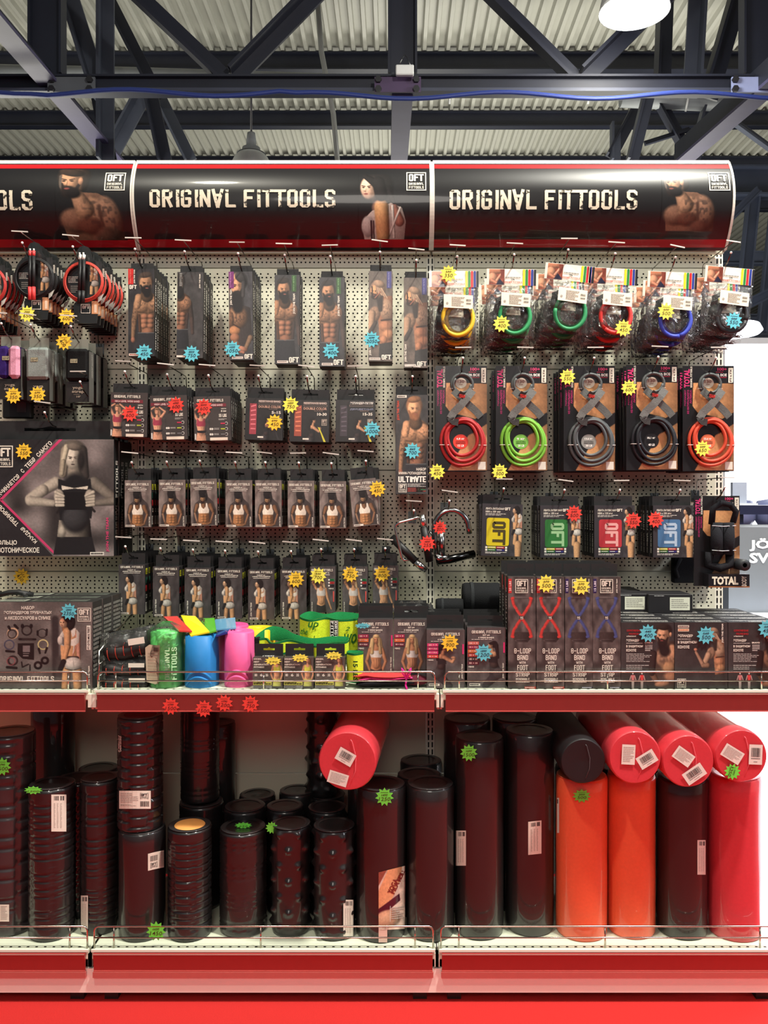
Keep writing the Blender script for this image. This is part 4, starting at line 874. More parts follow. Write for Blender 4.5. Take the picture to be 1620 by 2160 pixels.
for x, y, z, e in ((-5, 7, 3.6, 190), (3, 9, 3.4, 250), (0, 14, 3.5, 260), (9, 10, 3.6, 220)):
    l = bpy.data.lights.new('hall_floodlight', 'AREA'); l.energy = e; l.size = 2.5; l.color = (1, .97, .86); o = bpy.data.objects.new('hall_floodlight', l); COL.objects.link(o); o.location = (x, y, z); o.rotation_euler = (pi, 0, 0)
r = thing('access_point', 'small white box clamped to the post above the middle sign', 'box', tuple(W(854, 146, 7.5)))
m = MB(); m.box(-.08, 0, -.045, .08, .05, .045, (226, 228, 226), bev=.008); m.build('casing', 'satin_plastic', r)
m = MB(); m.tube([(-.05, .02, .04), (-.02, .03, .12), (0, .05, .15), (.02, .03, .12), (.05, .02, .04)], .004, (120, 120, 120), 5); m.build('bracket', 'chrome', r)

# ------------------------------------------------------------------ beyond the end of the shelving
r = thing('lit_wall_panel', 'glowing white exhibition wall behind the end of the shelving', 'light box', (3.72, 4.2, 0))
m = MB(); m.box(-.95, 0, .0, 1.6, .12, 2.78, (250, 250, 252)); m.build('light_face', 'white_glow', r)
m = MB(); 
for a in ((-1.0, -.01, 0, -.95, .14, 2.83), (1.6, -.01, 0, 1.65, .14, 2.83), (-.95, -.01, 2.78, 1.6, .14, 2.83)): m.box(*a, (210, 212, 216))
m.build('frame', 'painted_metal', r)
q0, q1 = P(1537, 1292, 1.1), P(1760, 1112, 1.1)
r = thing('stand_sign', 'grey exhibition stand board with white letters by the shelf end', 'sign', (q0.x, 1.1, 0))
m = MB(); m.box(0, 0, q0.z, q1.x-q0.x, .5, q1.z, (116, 120, 124)); m.build('board', 'painted_metal', r)
m = MB(); m.box(0, -.02, q0.z-.03, q1.x-q0.x, .55, q0.z, (232, 236, 244)); m.build('ledge', 'painted_metal', r)
m = MB(); m.box(.05, .05, 0, q1.x-q0.x-.05, .5, q0.z-.03, (236, 238, 242)); m.build('base', 'painted_metal', r)
f = Face((1537, 1112, 1760, 1292), q1.x-q0.x, q1.z-q0.z, lambda u, v, lay: (u*(q1.x-q0.x), -.002-lay*.0003, q0.z+(1-v)*(q1.z-q0.z)))
f.text('JÖRG', 1580, 1135, 1672, 1163, (236, 238, 240), bold=.04); f.text('SVEN', 1580, 1166, 1668, 1188, (236, 238, 240), bold=.04); f.build('lettering', 'paper', r, False)
a, b = P(1540, 1112, 1.72), P(1760, 1066, 1.72)
r = thing('demo_table', 'dark blue table with grey stools beyond the grey sign board', 'table', (a.x, 1.72, 0))
m = MB(); m.box(0, 0, b.z-.05, b.x-a.x, .7, b.z, (30, 34, 62)); m.build('tabletop', 'satin_plastic', r)
for x in (.04, b.x-a.x-.08):
    for y in (.04, .6): m = MB(); m.box(x, y, 0, x+.05, y+.05, b.z-.05, (30, 34, 60)); m.build('leg', 'satin_plastic', r)
for px in (1550, 1634):
    c_ = P(px, 1110, 2.75); m = MB(); m.lathe([(.001, 0), (.10, 0), (.13, .05), (.13, .12), (.11, .17), (.001, .19)], (120, 128, 168), 20)
    m.lathe([(.03, -c_.z+.0), (.03, 0)], (80, 84, 100), 10); m.lathe([(.12, -c_.z), (.12, -c_.z+.02), (.03, -c_.z+.03)], (80, 84, 100), 20)
    o = m.build('round_stool', 'satin_plastic'); o.location = (c_.x, 2.75, c_.z); tag(o, 'grey round stool behind the dark blue table, %s the shelf' % ('nearer to' if px < 1600 else 'farther from'), 'stool', 'stools at the demo table')
c_ = P(1572, 1066, 1.75); m = MB(); m.box(-.08, 0, 0, .1, .1, .012, (225, 228, 236)); m.box(-.03, .03, .012, .05, .06, .13, (170, 178, 196)); o = m.build('card_holder', 'satin_plastic'); o.location = (c_.x, 1.82, b.z); tag(o, 'pale card holder standing on the dark blue table', 'holder')
c_ = P(1540, 706, 2.6); r = thing('ring_lamp', 'bright white round lamp head shining behind the hanging bags', 'lamp', tuple(c_))
m = MB(); m.lathe([(.001, 0), (.18, 0), (.2, .02), (.18, .06), (.06, .09), (.001, .09)], (230, 232, 240), 24); m.build('lamp_head', 'white_glow', r)
m = MB(); m.tube([(0, 0, .05), (0, .1, .12), (.0, .4, .1), (0, .5, -c_.z)], .012, (60, 64, 90), 6); m.build('stand', 'dark_steel', r)

a_ = 1.152
r = thing('added_glow_podium', 'added white podium glowing to fill the bright gap at the shelving end', 'podium', (a_, -.3, 0))  # added block, its emission stands in for the blown-out white here
m = MB(); m.box(0, 0, .05, .9, 1.2, .92, (250, 250, 252), bev=.004); m.build('glowing_body', 'white_glow', r)
m = MB(); m.box(-.005, -.005, .92, .905, 1.205, .94, (236, 238, 242)); m.build('top_board', 'painted_metal', r)
m = MB(); m.box(.02, .02, 0, .88, 1.18, .05, (120, 122, 128)); m.build('base', 'painted_metal', r)
m = MB(); m.box(5.5, -9, 0, 5.6, -.9, 3.0, (214, 216, 204)); tag(m.build('reflector_panel', 'painted_metal'), 'unseen pale panel added to reflect as stripes in the rollers', kind='structure')  # out of view, added so the dark rollers have something pale to reflect

# ------------------------------------------------------------------ gondola shelving: three bays of one metre
XU = [-1.877, -.877, .123, 1.123]
CR = (206, 204, 184); CRW = (232, 230, 214)
zsh, zbt = .9055, .156                                              # tops of the upper shelf and of the base deck
YF = -.487
# perforated panel (one mesh shared by all)
m = MB(); PW, PHH = .972, .347
rows = 28; rh = PHH/rows
for j in range(rows):
    pitch = .025 if j % 2 == 0 else .015
    n = int(PW/pitch); x0 = -n*pitch/2; z0 = j*rh
    if x0 > -PW/2:
        m.add([(-PW/2, 0, z0), (x0, 0, z0), (x0, 0, z0+rh), (-PW/2, 0, z0+rh), (-x0, 0, z0), (PW/2, 0, z0), (PW/2, 0, z0+rh), (-x0, 0, z0+rh)], [(0, 1, 2, 3), (4, 5, 6, 7)], CR)
    if j in (0, 27): m.add([(x0, 0, z0), (-x0, 0, z0), (-x0, 0, z0+rh), (x0, 0, z0+rh)], [(0, 1, 2, 3)], CR); continue
    for i in range(n):
        cx, cz = x0+(i+.5)*pitch, z0+rh/2
        V = [(cx-pitch/2, 0, z0), (cx+pitch/2, 0, z0), (cx+pitch/2, 0, z0+rh), (cx-pitch/2, 0, z0+rh)]
        V += [(cx+.0031*math.cos(a*pi/4+pi/8), 0, cz+.0031*math.sin(a*pi/4+pi/8)) for a in range(8)]
        # octagon vertices 4..11 start at 22.5 deg; corners: 0 sw,1 se,2 ne,3 nw
        m.add(V, [(1, 2, 4, 11), (2, 5, 4), (2, 3, 6, 5), (3, 7, 6), (3, 0, 8, 7), (0, 9, 8), (0, 1, 10, 9), (1, 11, 10)], CR)
perf = m.build('back_panel', 'painted_metal', None, True)
m = MB(); m.box(-PW/2, .012, 0, PW/2, .018, PHH, (16, 16, 16)); m.box(-PW/2, 0, PHH-.0005, PW/2, .018, PHH+.0005, CR); m.box(-PW/2, 0, 0, PW/2, .018, .0005, CR); pback = m.build('backing', 'black_card', None, True)
m = MB(); m.box(-PW/2, 0, 0, PW/2, .012, PHH, (196, 192, 172), bev=.002); plain = m.build('back_panel', 'painted_metal', None, True)
WHO = ['the jump ropes', 'the narrow boxes', 'the bagged expanders']
for b in range(3):
    xc = (XU[b]+XU[b+1])/2
    r = thing('shelving_bay', 'cream steel shelving bay with perforated back behind %s' % WHO[b], 'shelving', (xc, 0, 0), 'shelving bays')
    z = 2.261-.35*6
    for k in range(7):
        zz = 2.261-.35*k
        if zz >= zsh-.2:
            o = perf.copy(); COL.objects.link(o); o.parent = r; o.location = (0, 0, zz); q = pback.copy(); COL.objects.link(q); q.parent = o
        else:
            o = plain.copy(); COL.objects.link(o); o.parent = r; o.location = (0, 0, zz)
    m = MB(); m.box(-.5, YF+.002, .03, .5, YF+.012, .1, (250, 240, 230)); m.build('plinth', 'painted_metal', r)
    m = MB(); m.box(-.47, YF+.022, .0, -.43, 0, .04, (30, 30, 30)); m.box(.43, YF+.022, 0, .47, 0, .04, (30, 30, 30)); m.box(-.5, -.3, 0, .5, -.28, .1, (60, 20, 20)); m.build('foot', 'black_card', r)  # two feet, plus an added dark red board that darkens the carpet gap
# uprights: slotted posts
for k, x in enumerate(XU):
    r = thing('slotted_upright', ('slotted cream upright post hidden past the picture edge', 'slotted cream upright beside the first narrow box', 'slotted cream upright between narrow boxes and bagged expanders', 'slotted cream upright at the free end of the shelving')[k], 'upright', (x, 0, 0), 'shelving uprights')
    m = MB(); m.box(-.0135, .002, 0, .0135, .06, 2.6, CRW); m.build('post', 'painted_metal', r)
    m = MB(); z = .1
    while z < 2.5:
        for s_ in (-.0065, .0065): m.add([(s_-.0025, .0012, z), (s_+.0025, .0012, z), (s_+.0025, .0012, z+.018), (s_-.0025, .0012, z+.018)], [(0, 1, 2, 3)], (22, 22, 22))
        z += .025
    tag(m.build('slot', 'black_card', r), kind='stuff')

# shelves with price rails, wire guards
def shelf(xa, xb, z, label, base=False):
    r = thing('base_shelf' if base else 'wall_shelf', label, 'shelf', ((xa+xb)/2, 0, z)); h = (xb-xa)/2
    m = MB(); m.box(-h, YF, -.03, h, -.002, 0, (222, 228, 204), bev=.003); m.build('deck', 'painted_metal', r)
    m = MB(); x = -h+.02
    while x < h-.02:
        m.add([(x, YF+.012, .0006), (x+.007, YF+.012, .0006), (x+.007, YF+.017, .0006), (x, YF+.017, .0006)], [(0, 1, 2, 3)], (30, 32, 30)); x += .025
    tag(m.build('perforation', 'black_card', r), kind='stuff')
    m = MB(); m.box(-h, YF-.004, -.006, h, YF+.002, .0008, (236, 238, 222)); m.build('front_lip', 'painted_metal', r)
    zz = .051
    m = MB(); m.add([(-h+.008, YF-.012, -.008), (h-.008, YF-.012, -.008), (h-.008, YF-.004, -.008-zz), (-h+.008, YF-.004, -.008-zz), (-h+.008, YF-.001, -.008), (h-.008, YF-.001, -.008), (h-.008, YF-.001, -.008-zz), (-h+.008, YF-.001, -.008-zz)], [(3, 2, 1, 0), (4, 5, 6, 7), (0, 1, 5, 4), (2, 3, 7, 6), (1, 2, 6, 5), (3, 0, 4, 7)], (138, 60, 57) if not base else (166, 56, 54)); m.build('price_rail', 'satin_plastic', r)
    m = MB(); m.box(-h+.008, YF-.013, -.0098, h-.008, YF-.011, -.008, (190, 150, 140)); m.box(-h+.008, YF-.006, -.061, h-.008, YF-.002, -.058, (200, 90, 84)); m.build('rail_edge', 'satin_plastic', r)
    if base:
        m = MB(); m.box(-h+.006, YF-.008, -.078, h-.006, YF+.0, -.062, (190, 96, 90)); m.build('rail_skirt', 'satin_plastic', r)
    for s_ in (-1, 1):
        m = MB(); m.box(s_*(h+.004)-.003, YF+.02, -.06, s_*(h+.004)+.003, 0, -.004, CRW); m.box(s_*(h+.004)-.006, YF+.0, -.05, s_*(h+.004)+.006, YF+.04, -.012, CRW); m.build('bracket', 'painted_metal', r)
    return r
def wire(name, label, xa, xb, z, h, posts):
    r = thing(name, label, 'guard rail', ((xa+xb)/2, YF+.006, z)); hw = (xb-xa)/2-.006; c = (196, 188, 176); R = .0028
    m = MB(); k = .012
    m.tube([(-hw, 0, 0), (-hw, 0, h-k), (-hw+k*.3, 0, h-k*.3), (-hw+k, 0, h), (hw-k, 0, h), (hw-k*.3, 0, h-k*.3), (hw, 0, h-k), (hw, 0, 0)], R, c, 6); m.build('top_wire', 'chrome', r)
    m = MB(); m.tube([(-hw, -.002, h*.5), (hw, -.002, h*.5)], R*.8, c, 6); m.build('middle_wire', 'chrome', r)
    for x in posts:
        m = MB(); m.tube([(x, .003, 0), (x, .003, h)], R, c, 6); m.build('upright_wire', 'chrome', r)
    return r
def xf(px, Y=YF): return (px-CX)/S(Y)
for k, (a, b) in enumerate(((-1.877+.012, xf(187)), (xf(201), xf(922)), (xf(934), 1.111))):
    nm = ('under the large carton', 'under the coloured rolls', 'under the crossed band boxes')[k]
    shelf(a, b, zsh, 'upper steel shelf with dark red price rail %s' % nm)
    c = (a+b)/2; hw = (b-a)/2
    wire('wire_guard', 'chrome wire guard on the upper shelf front %s' % nm.replace('under', 'before'), a, b, zsh, .052, (hw-.062,) if k == 0 else ((-hw+.056, xf(555)-c, hw-.055) if k == 1 else (-hw+.048, xf(1283)-c, xf(1609)-c)))
for k, (a, b) in enumerate(((-1.877+.012, xf(187)), (xf(193), xf(918)), (xf(926), 1.111))):
    nm = ('under the ribbed rollers', 'under the studded rollers', 'under the orange rollers')[k]
    shelf(a, b, zbt, 'base steel shelf with bright red rail and pale plinth %s' % nm, True)
    c = (a+b)/2; hw = (b-a)/2
    wire('wire_guard', 'chrome wire guard on the base shelf %s' % nm.replace('under', 'before'), a, b, zbt, .064, (hw-.058,) if k == 0 else ((-hw+.062, xf(549)-c, hw-.058) if k == 1 else (-hw+.058, xf(1278)-c, xf(1606)-c)))

# ------------------------------------------------------------------ curved header signs
HZ0, HZ1 = 2.309, 2.600
def hy(z):
    t = (z-HZ0)/(HZ1-HZ0)
    return -.030-.075*math.sin(pi*min(1, t*.93+.02))**.8-.022*t
def header(xa, xb, label, fn, box):
    w_ = xb-xa; r = thing('header_sign', label, 'sign', ((xa+xb)/2, 0, HZ0), 'curved header signs')
    N = 24; zs = [HZ0+(HZ1-HZ0)*i/N for i in range(N+1)]
    def strip(z0, z1, col, off, name, mt, m=None, ins=0.0):
        mm = m or MB(); k = max(2, int((z1-z0)/.01))
        V = []
        for i in range(k+1):
            z = z0+(z1-z0)*i/k
            for x in (-w_/2+ins, w_/2-ins): V.append((x, hy(z)-off, z-HZ0))
        mm.add(V, [(2*i, 2*i+1, 2*i+3, 2*i+2) for i in range(k)], col, 0, True)
        return mm if m else mm.build(name, mt, r)
    strip(HZ0, HZ1, (24, 23, 24), 0, 'panel', 'header_film')
    mm = MB(); strip(HZ0+.008, HZ0+.03, (150, 20, 30), .0006, '', '', mm); strip(HZ1-.030, HZ1-.013, (214, 26, 30), .0006, '', '', mm); mm.build('red_band', 'header_film', r)
    m = MB(); m.box(-w_/2, hy(HZ1)-.006, HZ1-HZ0-.012, w_/2, hy(HZ1)+.01, HZ1-HZ0+.003, (236, 234, 226)); m.box(-w_/2, -.03, -.006, w_/2, -.01, .008, CR); m.build('edge_strip', 'painted_metal', r)
    for s_ in (-1, 1):
        m = MB(); V = []
        for z in zs:
            for x in (s_*w_/2-.004, s_*w_/2+.004): 
                V += [(x, hy(z)-.003, z-HZ0), (x, hy(z)+.012, z-HZ0)]
        F = []
        for i in range(N):
            a = i*4; b = a+4; F += [(a, a+2, b+2, b), (a+1, b+1, b+3, a+3), (a, b, b+1, a+1), (a+2, a+3, b+3, b+2)]
        m.add(V, F, (206, 204, 192)); m.build('end_strip', 'satin_plastic', r)
    def mp(u, v, lay):
        z = HZ0+.030+(HZ1-.030-HZ0-.030)*(1-v); return ((u-.5)*w_, hy(z)-.0002-lay*.0004, z-HZ0)
    fa = Face(box, 1, 1, mp); fl = Face(box, 1, 1, mp); fg = Face(box, 1, 1, mp)
    fn(fa, fl, fg)
    # letters get cut into strips so that they follow the curve
    fa.build('printed_figure', 'header_film', r, False)
    for fc, nm_, mt_ in ((fl, 'lettering', 'worn_lettering'), (fg, 'logo_print', 'pale_print')):
        bm = bmesh.new(); me = bpy.data.meshes.new(nm_)
        me.from_pydata([(v[0], i//4 % 5*.00012, v[2]) for i, v in enumerate(fc.mb.V)], [], fc.mb.F); bm.from_mesh(me)
        for i in range(1, 30):
            g = bm.verts[:]+bm.edges[:]+bm.faces[:]
            bmesh.ops.bisect_plane(bm, geom=g, plane_co=(0, 0, (HZ1-HZ0)*i/30), plane_no=(0, 0, 1))
        bm.to_mesh(me); bm.free()
        for v in me.vertices: v.co.y = hy(v.co.z+HZ0)-.0022-v.co.y
        me.materials.append(MATS[mt_]); obj(nm_, me, r)
    return r
def h_words(fl, x0, x1, y0, y1):
    fl.text('ORIGINVL FITTOOLS', x0, y0, x1, y1, st=True, wd=.155)
def h_logo(fl, x0, y0, x1, y1): fl.logo(x0, y0, x1, y1)
def hd_left(fa, fl, fg):                    # crop 0,320 x3 ; banner shown from x=0 to 825 of a banner -1100..825
    a = Art((360, 108, 780, 570), 140, (25, 24, 25), nz=.0); man_profile(XF(a, 350, 100, 3.05)); fa.art(a)
    h_words(fl, -960, 220, 262, 402); h_logo(fg, 665, 138, 792, 270)
def hd_mid(fa, fl, fg):                     # crop 540,320 x3: banner -765..1110
    a = Art((655, 170, 970, 580), 120, (25, 24, 25), nz=.0)
    g = XF(a, 0, 0, 1); g.ell(780, 260, 95, 110, DK); g.ell(820, 330, 60, 70, DK)
    g.limb(790, 400, 50, 830, 560, 60, (120, 84, 70)); g.poly([(690, 470), (740, 420), (860, 370), (930, 400), (955, 480), (945, 580), (690, 580), (680, 520)], (170, 155, 146), lit=.3)
    g.ell(715, 510, 42, 60, (176, 166, 160), lit=.4); g.line(735, 480, 738, 575, 6, (40, 40, 44)); g.line(750, 480, 752, 575, 4, (40, 40, 44)); g.limb(880, 400, 24, 915, 480, 30, (150, 96, 80)); g.limb(870, 390, 9, 880, 570, 8, (190, 182, 172)); g.limb(920, 400, 7, 850, 560, 6, (190, 182, 172))
    g.limb(800, 395, 46, 810, 560, 42, (196, 144, 92)); g.face(718, 270, 50, 78, (220, 172, 142), turn=-1); g.limb(700, 190, 18, 780, 250, 34, DK); g.limb(780, 230, 40, 800, 320, 40, DK); g.limb(850, 300, 16, 880, 370, 10, DK)
    fa.art(a); h_words(fl, -665, 510, 278, 402); h_logo(fg, 957, 156, 1082, 290)
def hd_right(fa, fl, fg):                   # crop 1080,320 x3: banner -490..1375
    a = Art((930, 155, 1275, 580), 120, (25, 24, 25), nz=.0); man_profile(XF(a, 922, 148, 2.5)); fa.art(a)
    h_words(fl, -385, 778, 280, 415); h_logo(fg, 1222, 158, 1352, 290)
header(-1.877, -.877, 'curved black header sign, cut by the edge, above the jump ropes', hd_left, (-1035, 100, 832, 565))
header(-.872, .120, 'curved black header sign with the woman looking back', hd_mid, (-770, 122, 1112, 580))
header(.128, 1.128, 'curved black header sign at the end with bearded man', hd_right, (-484, 122, 1375, 580))

# ------------------------------------------------------------------ price stars
SC = {'yellow': (240, 196, 50), 'lemon': (238, 228, 84), 'cyan': (92, 190, 206), 'red': (226, 60, 48), 'green': (112, 226, 72)}
def star(parent, px, py, Y, col, price, old=None, r=16.5, rot=0, flat=1.0, spikes=11, label=None):
    s_ = S(Y); R = r*1.1/s_; c = P(px, py, Y)
    loc = Vector(parent.location) if parent else Vector()
    mat_ = (Matrix.Translation(loc) @ Matrix.Rotation(parent.rotation_euler[1] if parent else 0, 4, 'Y') @ Matrix.Rotation(parent.rotation_euler[2] if parent else 0, 4, 'Z')) if parent else Matrix()
    m = MB(); n = spikes*2
    V = [(R*(1 if i % 2 == 0 else .68)*math.sin(2*pi*i/n+rot), 0, flat*R*(1 if i % 2 == 0 else .68)*math.cos(2*pi*i/n+rot)) for i in range(n)]
    m.add(V+[(x, .0006, z) for x, _, z in V], [tuple(range(n-1, -1, -1)), tuple(range(n, 2*n))]+[(i, (i+1) % n, n+(i+1) % n, n+i) for i in range(n)], SC[col])
    ink = (24, 44, 66) if col == 'cyan' else ((96, 18, 14) if col == 'red' else (70, 62, 20))
    def tx(t, x0, z0, x1, z1, sh=.15):
        v, f = glyphs(t, 0.005); c_, n_ = math.cos(rot*.6), math.sin(rot*.6)
        W_ = [(x0+a*(x1-x0)+sh*b*(z1-z0), z0+b*(z1-z0)) for a, b in v]
        m.add([((x*c_+z*n_)*R, -.0005, (-x*n_+z*c_)*R*flat) for x, z in W_], f, ink)
    L = .14*len(price)+.04
    tx(price, -L, -.42, L, -.02)
    if old: tx(old, -.3, .08, .3, .32); m.add([(-.36*R, -.0006, .16*R*flat), (.36*R, -.0006, .24*R*flat), (.36*R, -.0006, .27*R*flat), (-.36*R, -.0006, .19*R*flat)], [(0, 1, 2, 3)], ink)
    m.add([(-.4*R, -.0004, .46*R*flat), (.4*R, -.0004, .46*R*flat), (.4*R, -.0004, .5*R*flat), (-.4*R, -.0004, .5*R*flat)], [(0, 1, 2, 3)], ink)
    o = m.build('price_star', 'paper', parent)
    lc = mat_.inverted() @ c if parent else c
    o.location = lc; 
    tag(o, label or '%s star price tag reading %s' % (col if col != 'lemon' else 'pale yellow', price))
    return o

# ------------------------------------------------------------------ hooks
HL = .27
t_hook = thing('display_hook', None, None, tmpl=True); t_hook['category'] = 'hook'
m = MB(); m.box(-.014, -.003, -.01, .014, 0, .03, (150, 150, 146)); m.build('hook_plate', 'chrome', t_hook, True)
m = MB(); m.tube([(0, 0, 0), (0, -.1, -.001), (0, -.2, 0), (0, -.235, .012), (0, -.265, .034)], .0023, (120, 118, 112), 6); m.build('prong', 'chrome', t_hook, True)
m = MB(); m.lathe([(.0005, -.004), (.003, -.003), (.0042, 0), (.003, .003), (.0005, .004)], (235, 235, 230), 8); q = m.build('tip', 'satin_plastic', t_hook, True); q.location = (0, -.267, .036)
m = MB(); m.tube([(0, 0, .014), (0, -.014, .022), (0, -.022, .062), (0, -.03, .066), (0, -.284, .066)], .0016, (130, 126, 120), 6); m.build('price_arm', 'chrome', t_hook, True)
m = MB(); m.box(-.0255, -.0025, -.0018, .0255, 0, .0018, (196, 194, 186)); q = m.build('ticket_bar', 'satin_plastic', t_hook, True); q.location = (0, -.284, .066)
_hr = random.Random(3)
def hook(px, py, label, Yf=-.2, X=None, flip=0):
    """hook whose prong passes through the slot seen at px,py on a package front at depth Yf"""
    c = P(px, py, Yf); o = dup(t_hook); o.location = (c.x, 0, c.z)
    tag(o, label, 'hook', 'display hooks')
    for k in KIDS[o]:
        if k.name.startswith('ticket_bar'): k.rotation_euler = (0, _hr.uniform(-.03, .14), _hr.uniform(-.25, .25))
    return o

def stack(t, cx, ybot, n, step, Yf, label, group, cat='box', tilt=0, rz=0, slot=None, hk=None, jitter=.0015, name=None):
    c = P(cx, ybot, Yf); first = None
    for k in range(n):
        o = dup(t)
        if name: o.name = name
        o.location = (c.x+(random.uniform(-jitter, jitter) if k else 0), c.y+k*step, c.z+(random.uniform(-jitter, jitter)*.6 if k else 0))
        o.rotation_euler = (0, tilt if k == 0 else random.uniform(-.01, .01), rz)
        lb = label if k == 0 else '%s, %s from the front' % (label, ORD[k] if k < 9 else 'farther')
        tag(o, lb, cat, group)
        if k == 0: first = o
    if hk: hook(slot[0] if slot else cx, slot[1], hk, Yf)
    return first

F1 = 653.0
def sz(wpx, hpx): return wpx/F1, hpx/F1

# ---- top row: narrow band boxes
D1 = carton('band_box', *sz(55, 184), .024, ((340, 460, 690, 1690), pA1), tab=(.074, .021), side=(1, side_words))
D2 = carton('band_box', *sz(55, 181), .024, ((1030, 500, 1395, 1720), pA2), tab=(.072, .023), side=(1, side_words))
D3 = carton('band_box', *sz(50, 186), .024, ((190, 290, 600, 1770), pA3), tab=(.070, .022), side=(1, side_words))
D4 = carton('band_box', *sz(53, 188), .026, ((970, 325, 1395, 1810), pA4), tab=(.070, .023), side=(1, side_words))
D6 = carton('band_box', *sz(50, 190), .030, ((290, 270, 690, 1800), pA6), tab=(.069, .024), side=(1, side_words))
gA = 'narrow band boxes in the top row'
T_ = 'narrow dark band box with '
o = stack(D1, 298, 751, 7, .026, -.2, T_+'bearded man and red corner strip', gA, slot=(298, 562), hk='hook in the top row holding the red-strip boxes'); star(o, 304, 743, -.203, 'cyan', '450', '470')
o = stack(D2, 400, 755, 6, .026, -.2, T_+'hair thrown over the man\'s face', gA, slot=(400, 567), hk='hook in the top row holding the hidden-face boxes', tilt=.01); star(o, 404, 746, -.203, 'cyan', '750', '850')
o = stack(D3, 509, 759, 6, .026, -.2, T_+'close-up bearded face and purple strip', gA, slot=(510, 571), hk='hook in the top row holding the purple-strip boxes', tilt=-.01); star(o, 490, 736, -.203, 'cyan', '1050', '1250')
o = stack(D4, 606, 768, 3, .030, -.2, T_+'green strip and no price star', gA, slot=(606, 574), hk='hook in the top row holding green-strip boxes without star')
o = stack(D4, 700, 773, 3, .030, -.2, T_+'green strip and blue star', gA, slot=(700, 577), hk='hook in the top row holding green-strip boxes with star'); star(o, 698, 740, -.203, 'cyan', '1400', '1640')
o = stack(D6, 802, 762, 3, .034, -.2, T_+'fair long hair and blue star', gA, slot=(802, 568), hk='hook in the top row holding the fair-haired man boxes with star', tilt=.005); star(o, 784, 716, -.203, 'cyan', '2050', '2590')
o = stack(D6, 877, 776, 2, .034, -.2, T_+'fair long hair and no star', gA, slot=(877, 585), hk='hook in the top row holding the last narrow boxes before the upright')

# ---- wide band boxes
gB = 'wide band boxes in the second row'
DW = carton('wide_band_box', *sz(78, 93), .022, ((695, 440, 935, 718), pWide), tab=(.112, .03), side=(1, side_words), slot=True)
o = stack(DW, 271, 921, 6, .026, -.2, 'wide band box with woman, red star at its middle', gB, slot=(277, 814), hk='hook holding the first wide band boxes', tilt=.02); star(o, 274, 872, -.204, 'red', '600', '690')
o = stack(DW, 357, 927, 6, .026, -.2, 'wide band box with woman, red star at its corner', gB, slot=(364, 820), hk='hook holding the middle wide band boxes', tilt=-.02); star(o, 371, 854, -.204, 'red', '600', '690')
o = stack(DW, 449, 929, 7, .026, -.2, 'wide band box with woman, red star over her head', gB, slot=(449, 822), hk='hook holding the last wide band boxes', tilt=-.02); star(o, 430, 858, -.204, 'red', '600', '690')
DD = [carton('band_box', *sz(w_, 88), .03, ((215, 480, 475, 745), pDouble(*a)), tab=(w_/F1*.96, .036), side=(1, side_words)) for w_, a in
      ((80, ((150, 60, 70), (210, 110, 120), 'DOUBLE COLOR', '5-15', False, (50, 48, 50))), (83, ((150, 74, 58), (210, 120, 90), 'DOUBLE COLOR', '10-30', False, (206, 200, 60))), (83, ((62, 56, 62), (92, 84, 92), 'ЭСПАНДЕР-ПЕТЛЯ', '15-35', True, (206, 200, 60))))]
o = stack(DD[0], 556, 928, 4, .034, -.2, 'two-tone band box with pink window and runner', gB, slot=(552, 823), hk='hook holding the pink window band boxes', tilt=.03); star(o, 579, 891, -.204, 'yellow', '450', '590')
o = stack(DD[1], 652, 932, 4, .034, -.2, 'two-tone band box with orange window', gB, slot=(652, 824), hk='hook holding the orange window band boxes', tilt=.02); star(o, 613, 854, -.204, 'lemon', '750', '1050')
o = stack(DD[2], 749, 932, 2, .034, -.2, 'two-tone band box with grey window and blue star', gB, slot=(752, 824), hk='hook holding the grey window band boxes', tilt=.01); star(o, 785, 906, -.204, 'cyan', '1000', '1290')
DU = carton('tall_box', *sz(68, 209), .035, ((885, 460, 1085, 1085), pUlt), tab=(.1, .03), side=(-1, side_words))
o = stack(DU, 869, 1042, 3, .04, -.2, 'tall box with fair bearded man beside the upright', 'tall boxes beside the upright', slot=(869, 824), hk='hook holding the tall boxes beside the upright'); star(o, 870, 951, -.204, 'cyan', '700', '865')

# ---- set boxes rows
gC = 'small boxes with man in white top'
DV = carton('set_box', *sz(56, 99), .03, ((155, 500, 520, 1165), pVest), tab=(.074, .038), side=(1, sVest), body=(40, 37, 36))
ws = ['first', 'second', 'third', 'fourth', 'fifth', 'sixth', 'seventh']
for k, (cx, yb, tl) in enumerate(((291, 1112, .0), (363, 1111, .0), (431, 1109, -.02), (504, 1112, 0), (566, 1112, 0), (635, 1113, 0), (702, 1114, 0), (773, 1109, -.09))):
    lb = ('dark box of man in white top, %s from the ring box' % ws[k]) if k < 7 else 'tilted dark box of man in white top, with star'
    o = stack(DV, cx, yb, 6, .032, -.2, lb, gC, tilt=tl, slot=(cx, yb-111), hk='hook over the white top boxes, %s from the ring box' % ws[k] if k < 7 else 'hook over the tilted white top box')
    if k == 7: star(o, 796, 1031, -.206, 'yellow', '450', '570')
gD = 'small boxes in the lowest hanging row'
DB = carton('set_box', *sz(55, 105), .034, ((548, 430, 915, 1150), pBack), tab=(.075, .036), side=(1, sVest), body=(36, 34, 35))
for k, (cx, yb) in enumerate(((278, 1296), (350, 1300), (417, 1303), (483, 1305), (551, 1307), (619, 1306))):
    o = stack(DB, cx, yb, 5, .038, -.2, ('dark box of woman in white shorts, %s from the large carton' % ws[k]) if k < 5 else 'dark box of woman in white shorts, with star', gD, slot=(cx, yb-122), hk='hook over the white shorts boxes, %s from the large carton' % ws[k])
    if k == 5: star(o, 624, 1222, -.206, 'yellow', '600', '550')
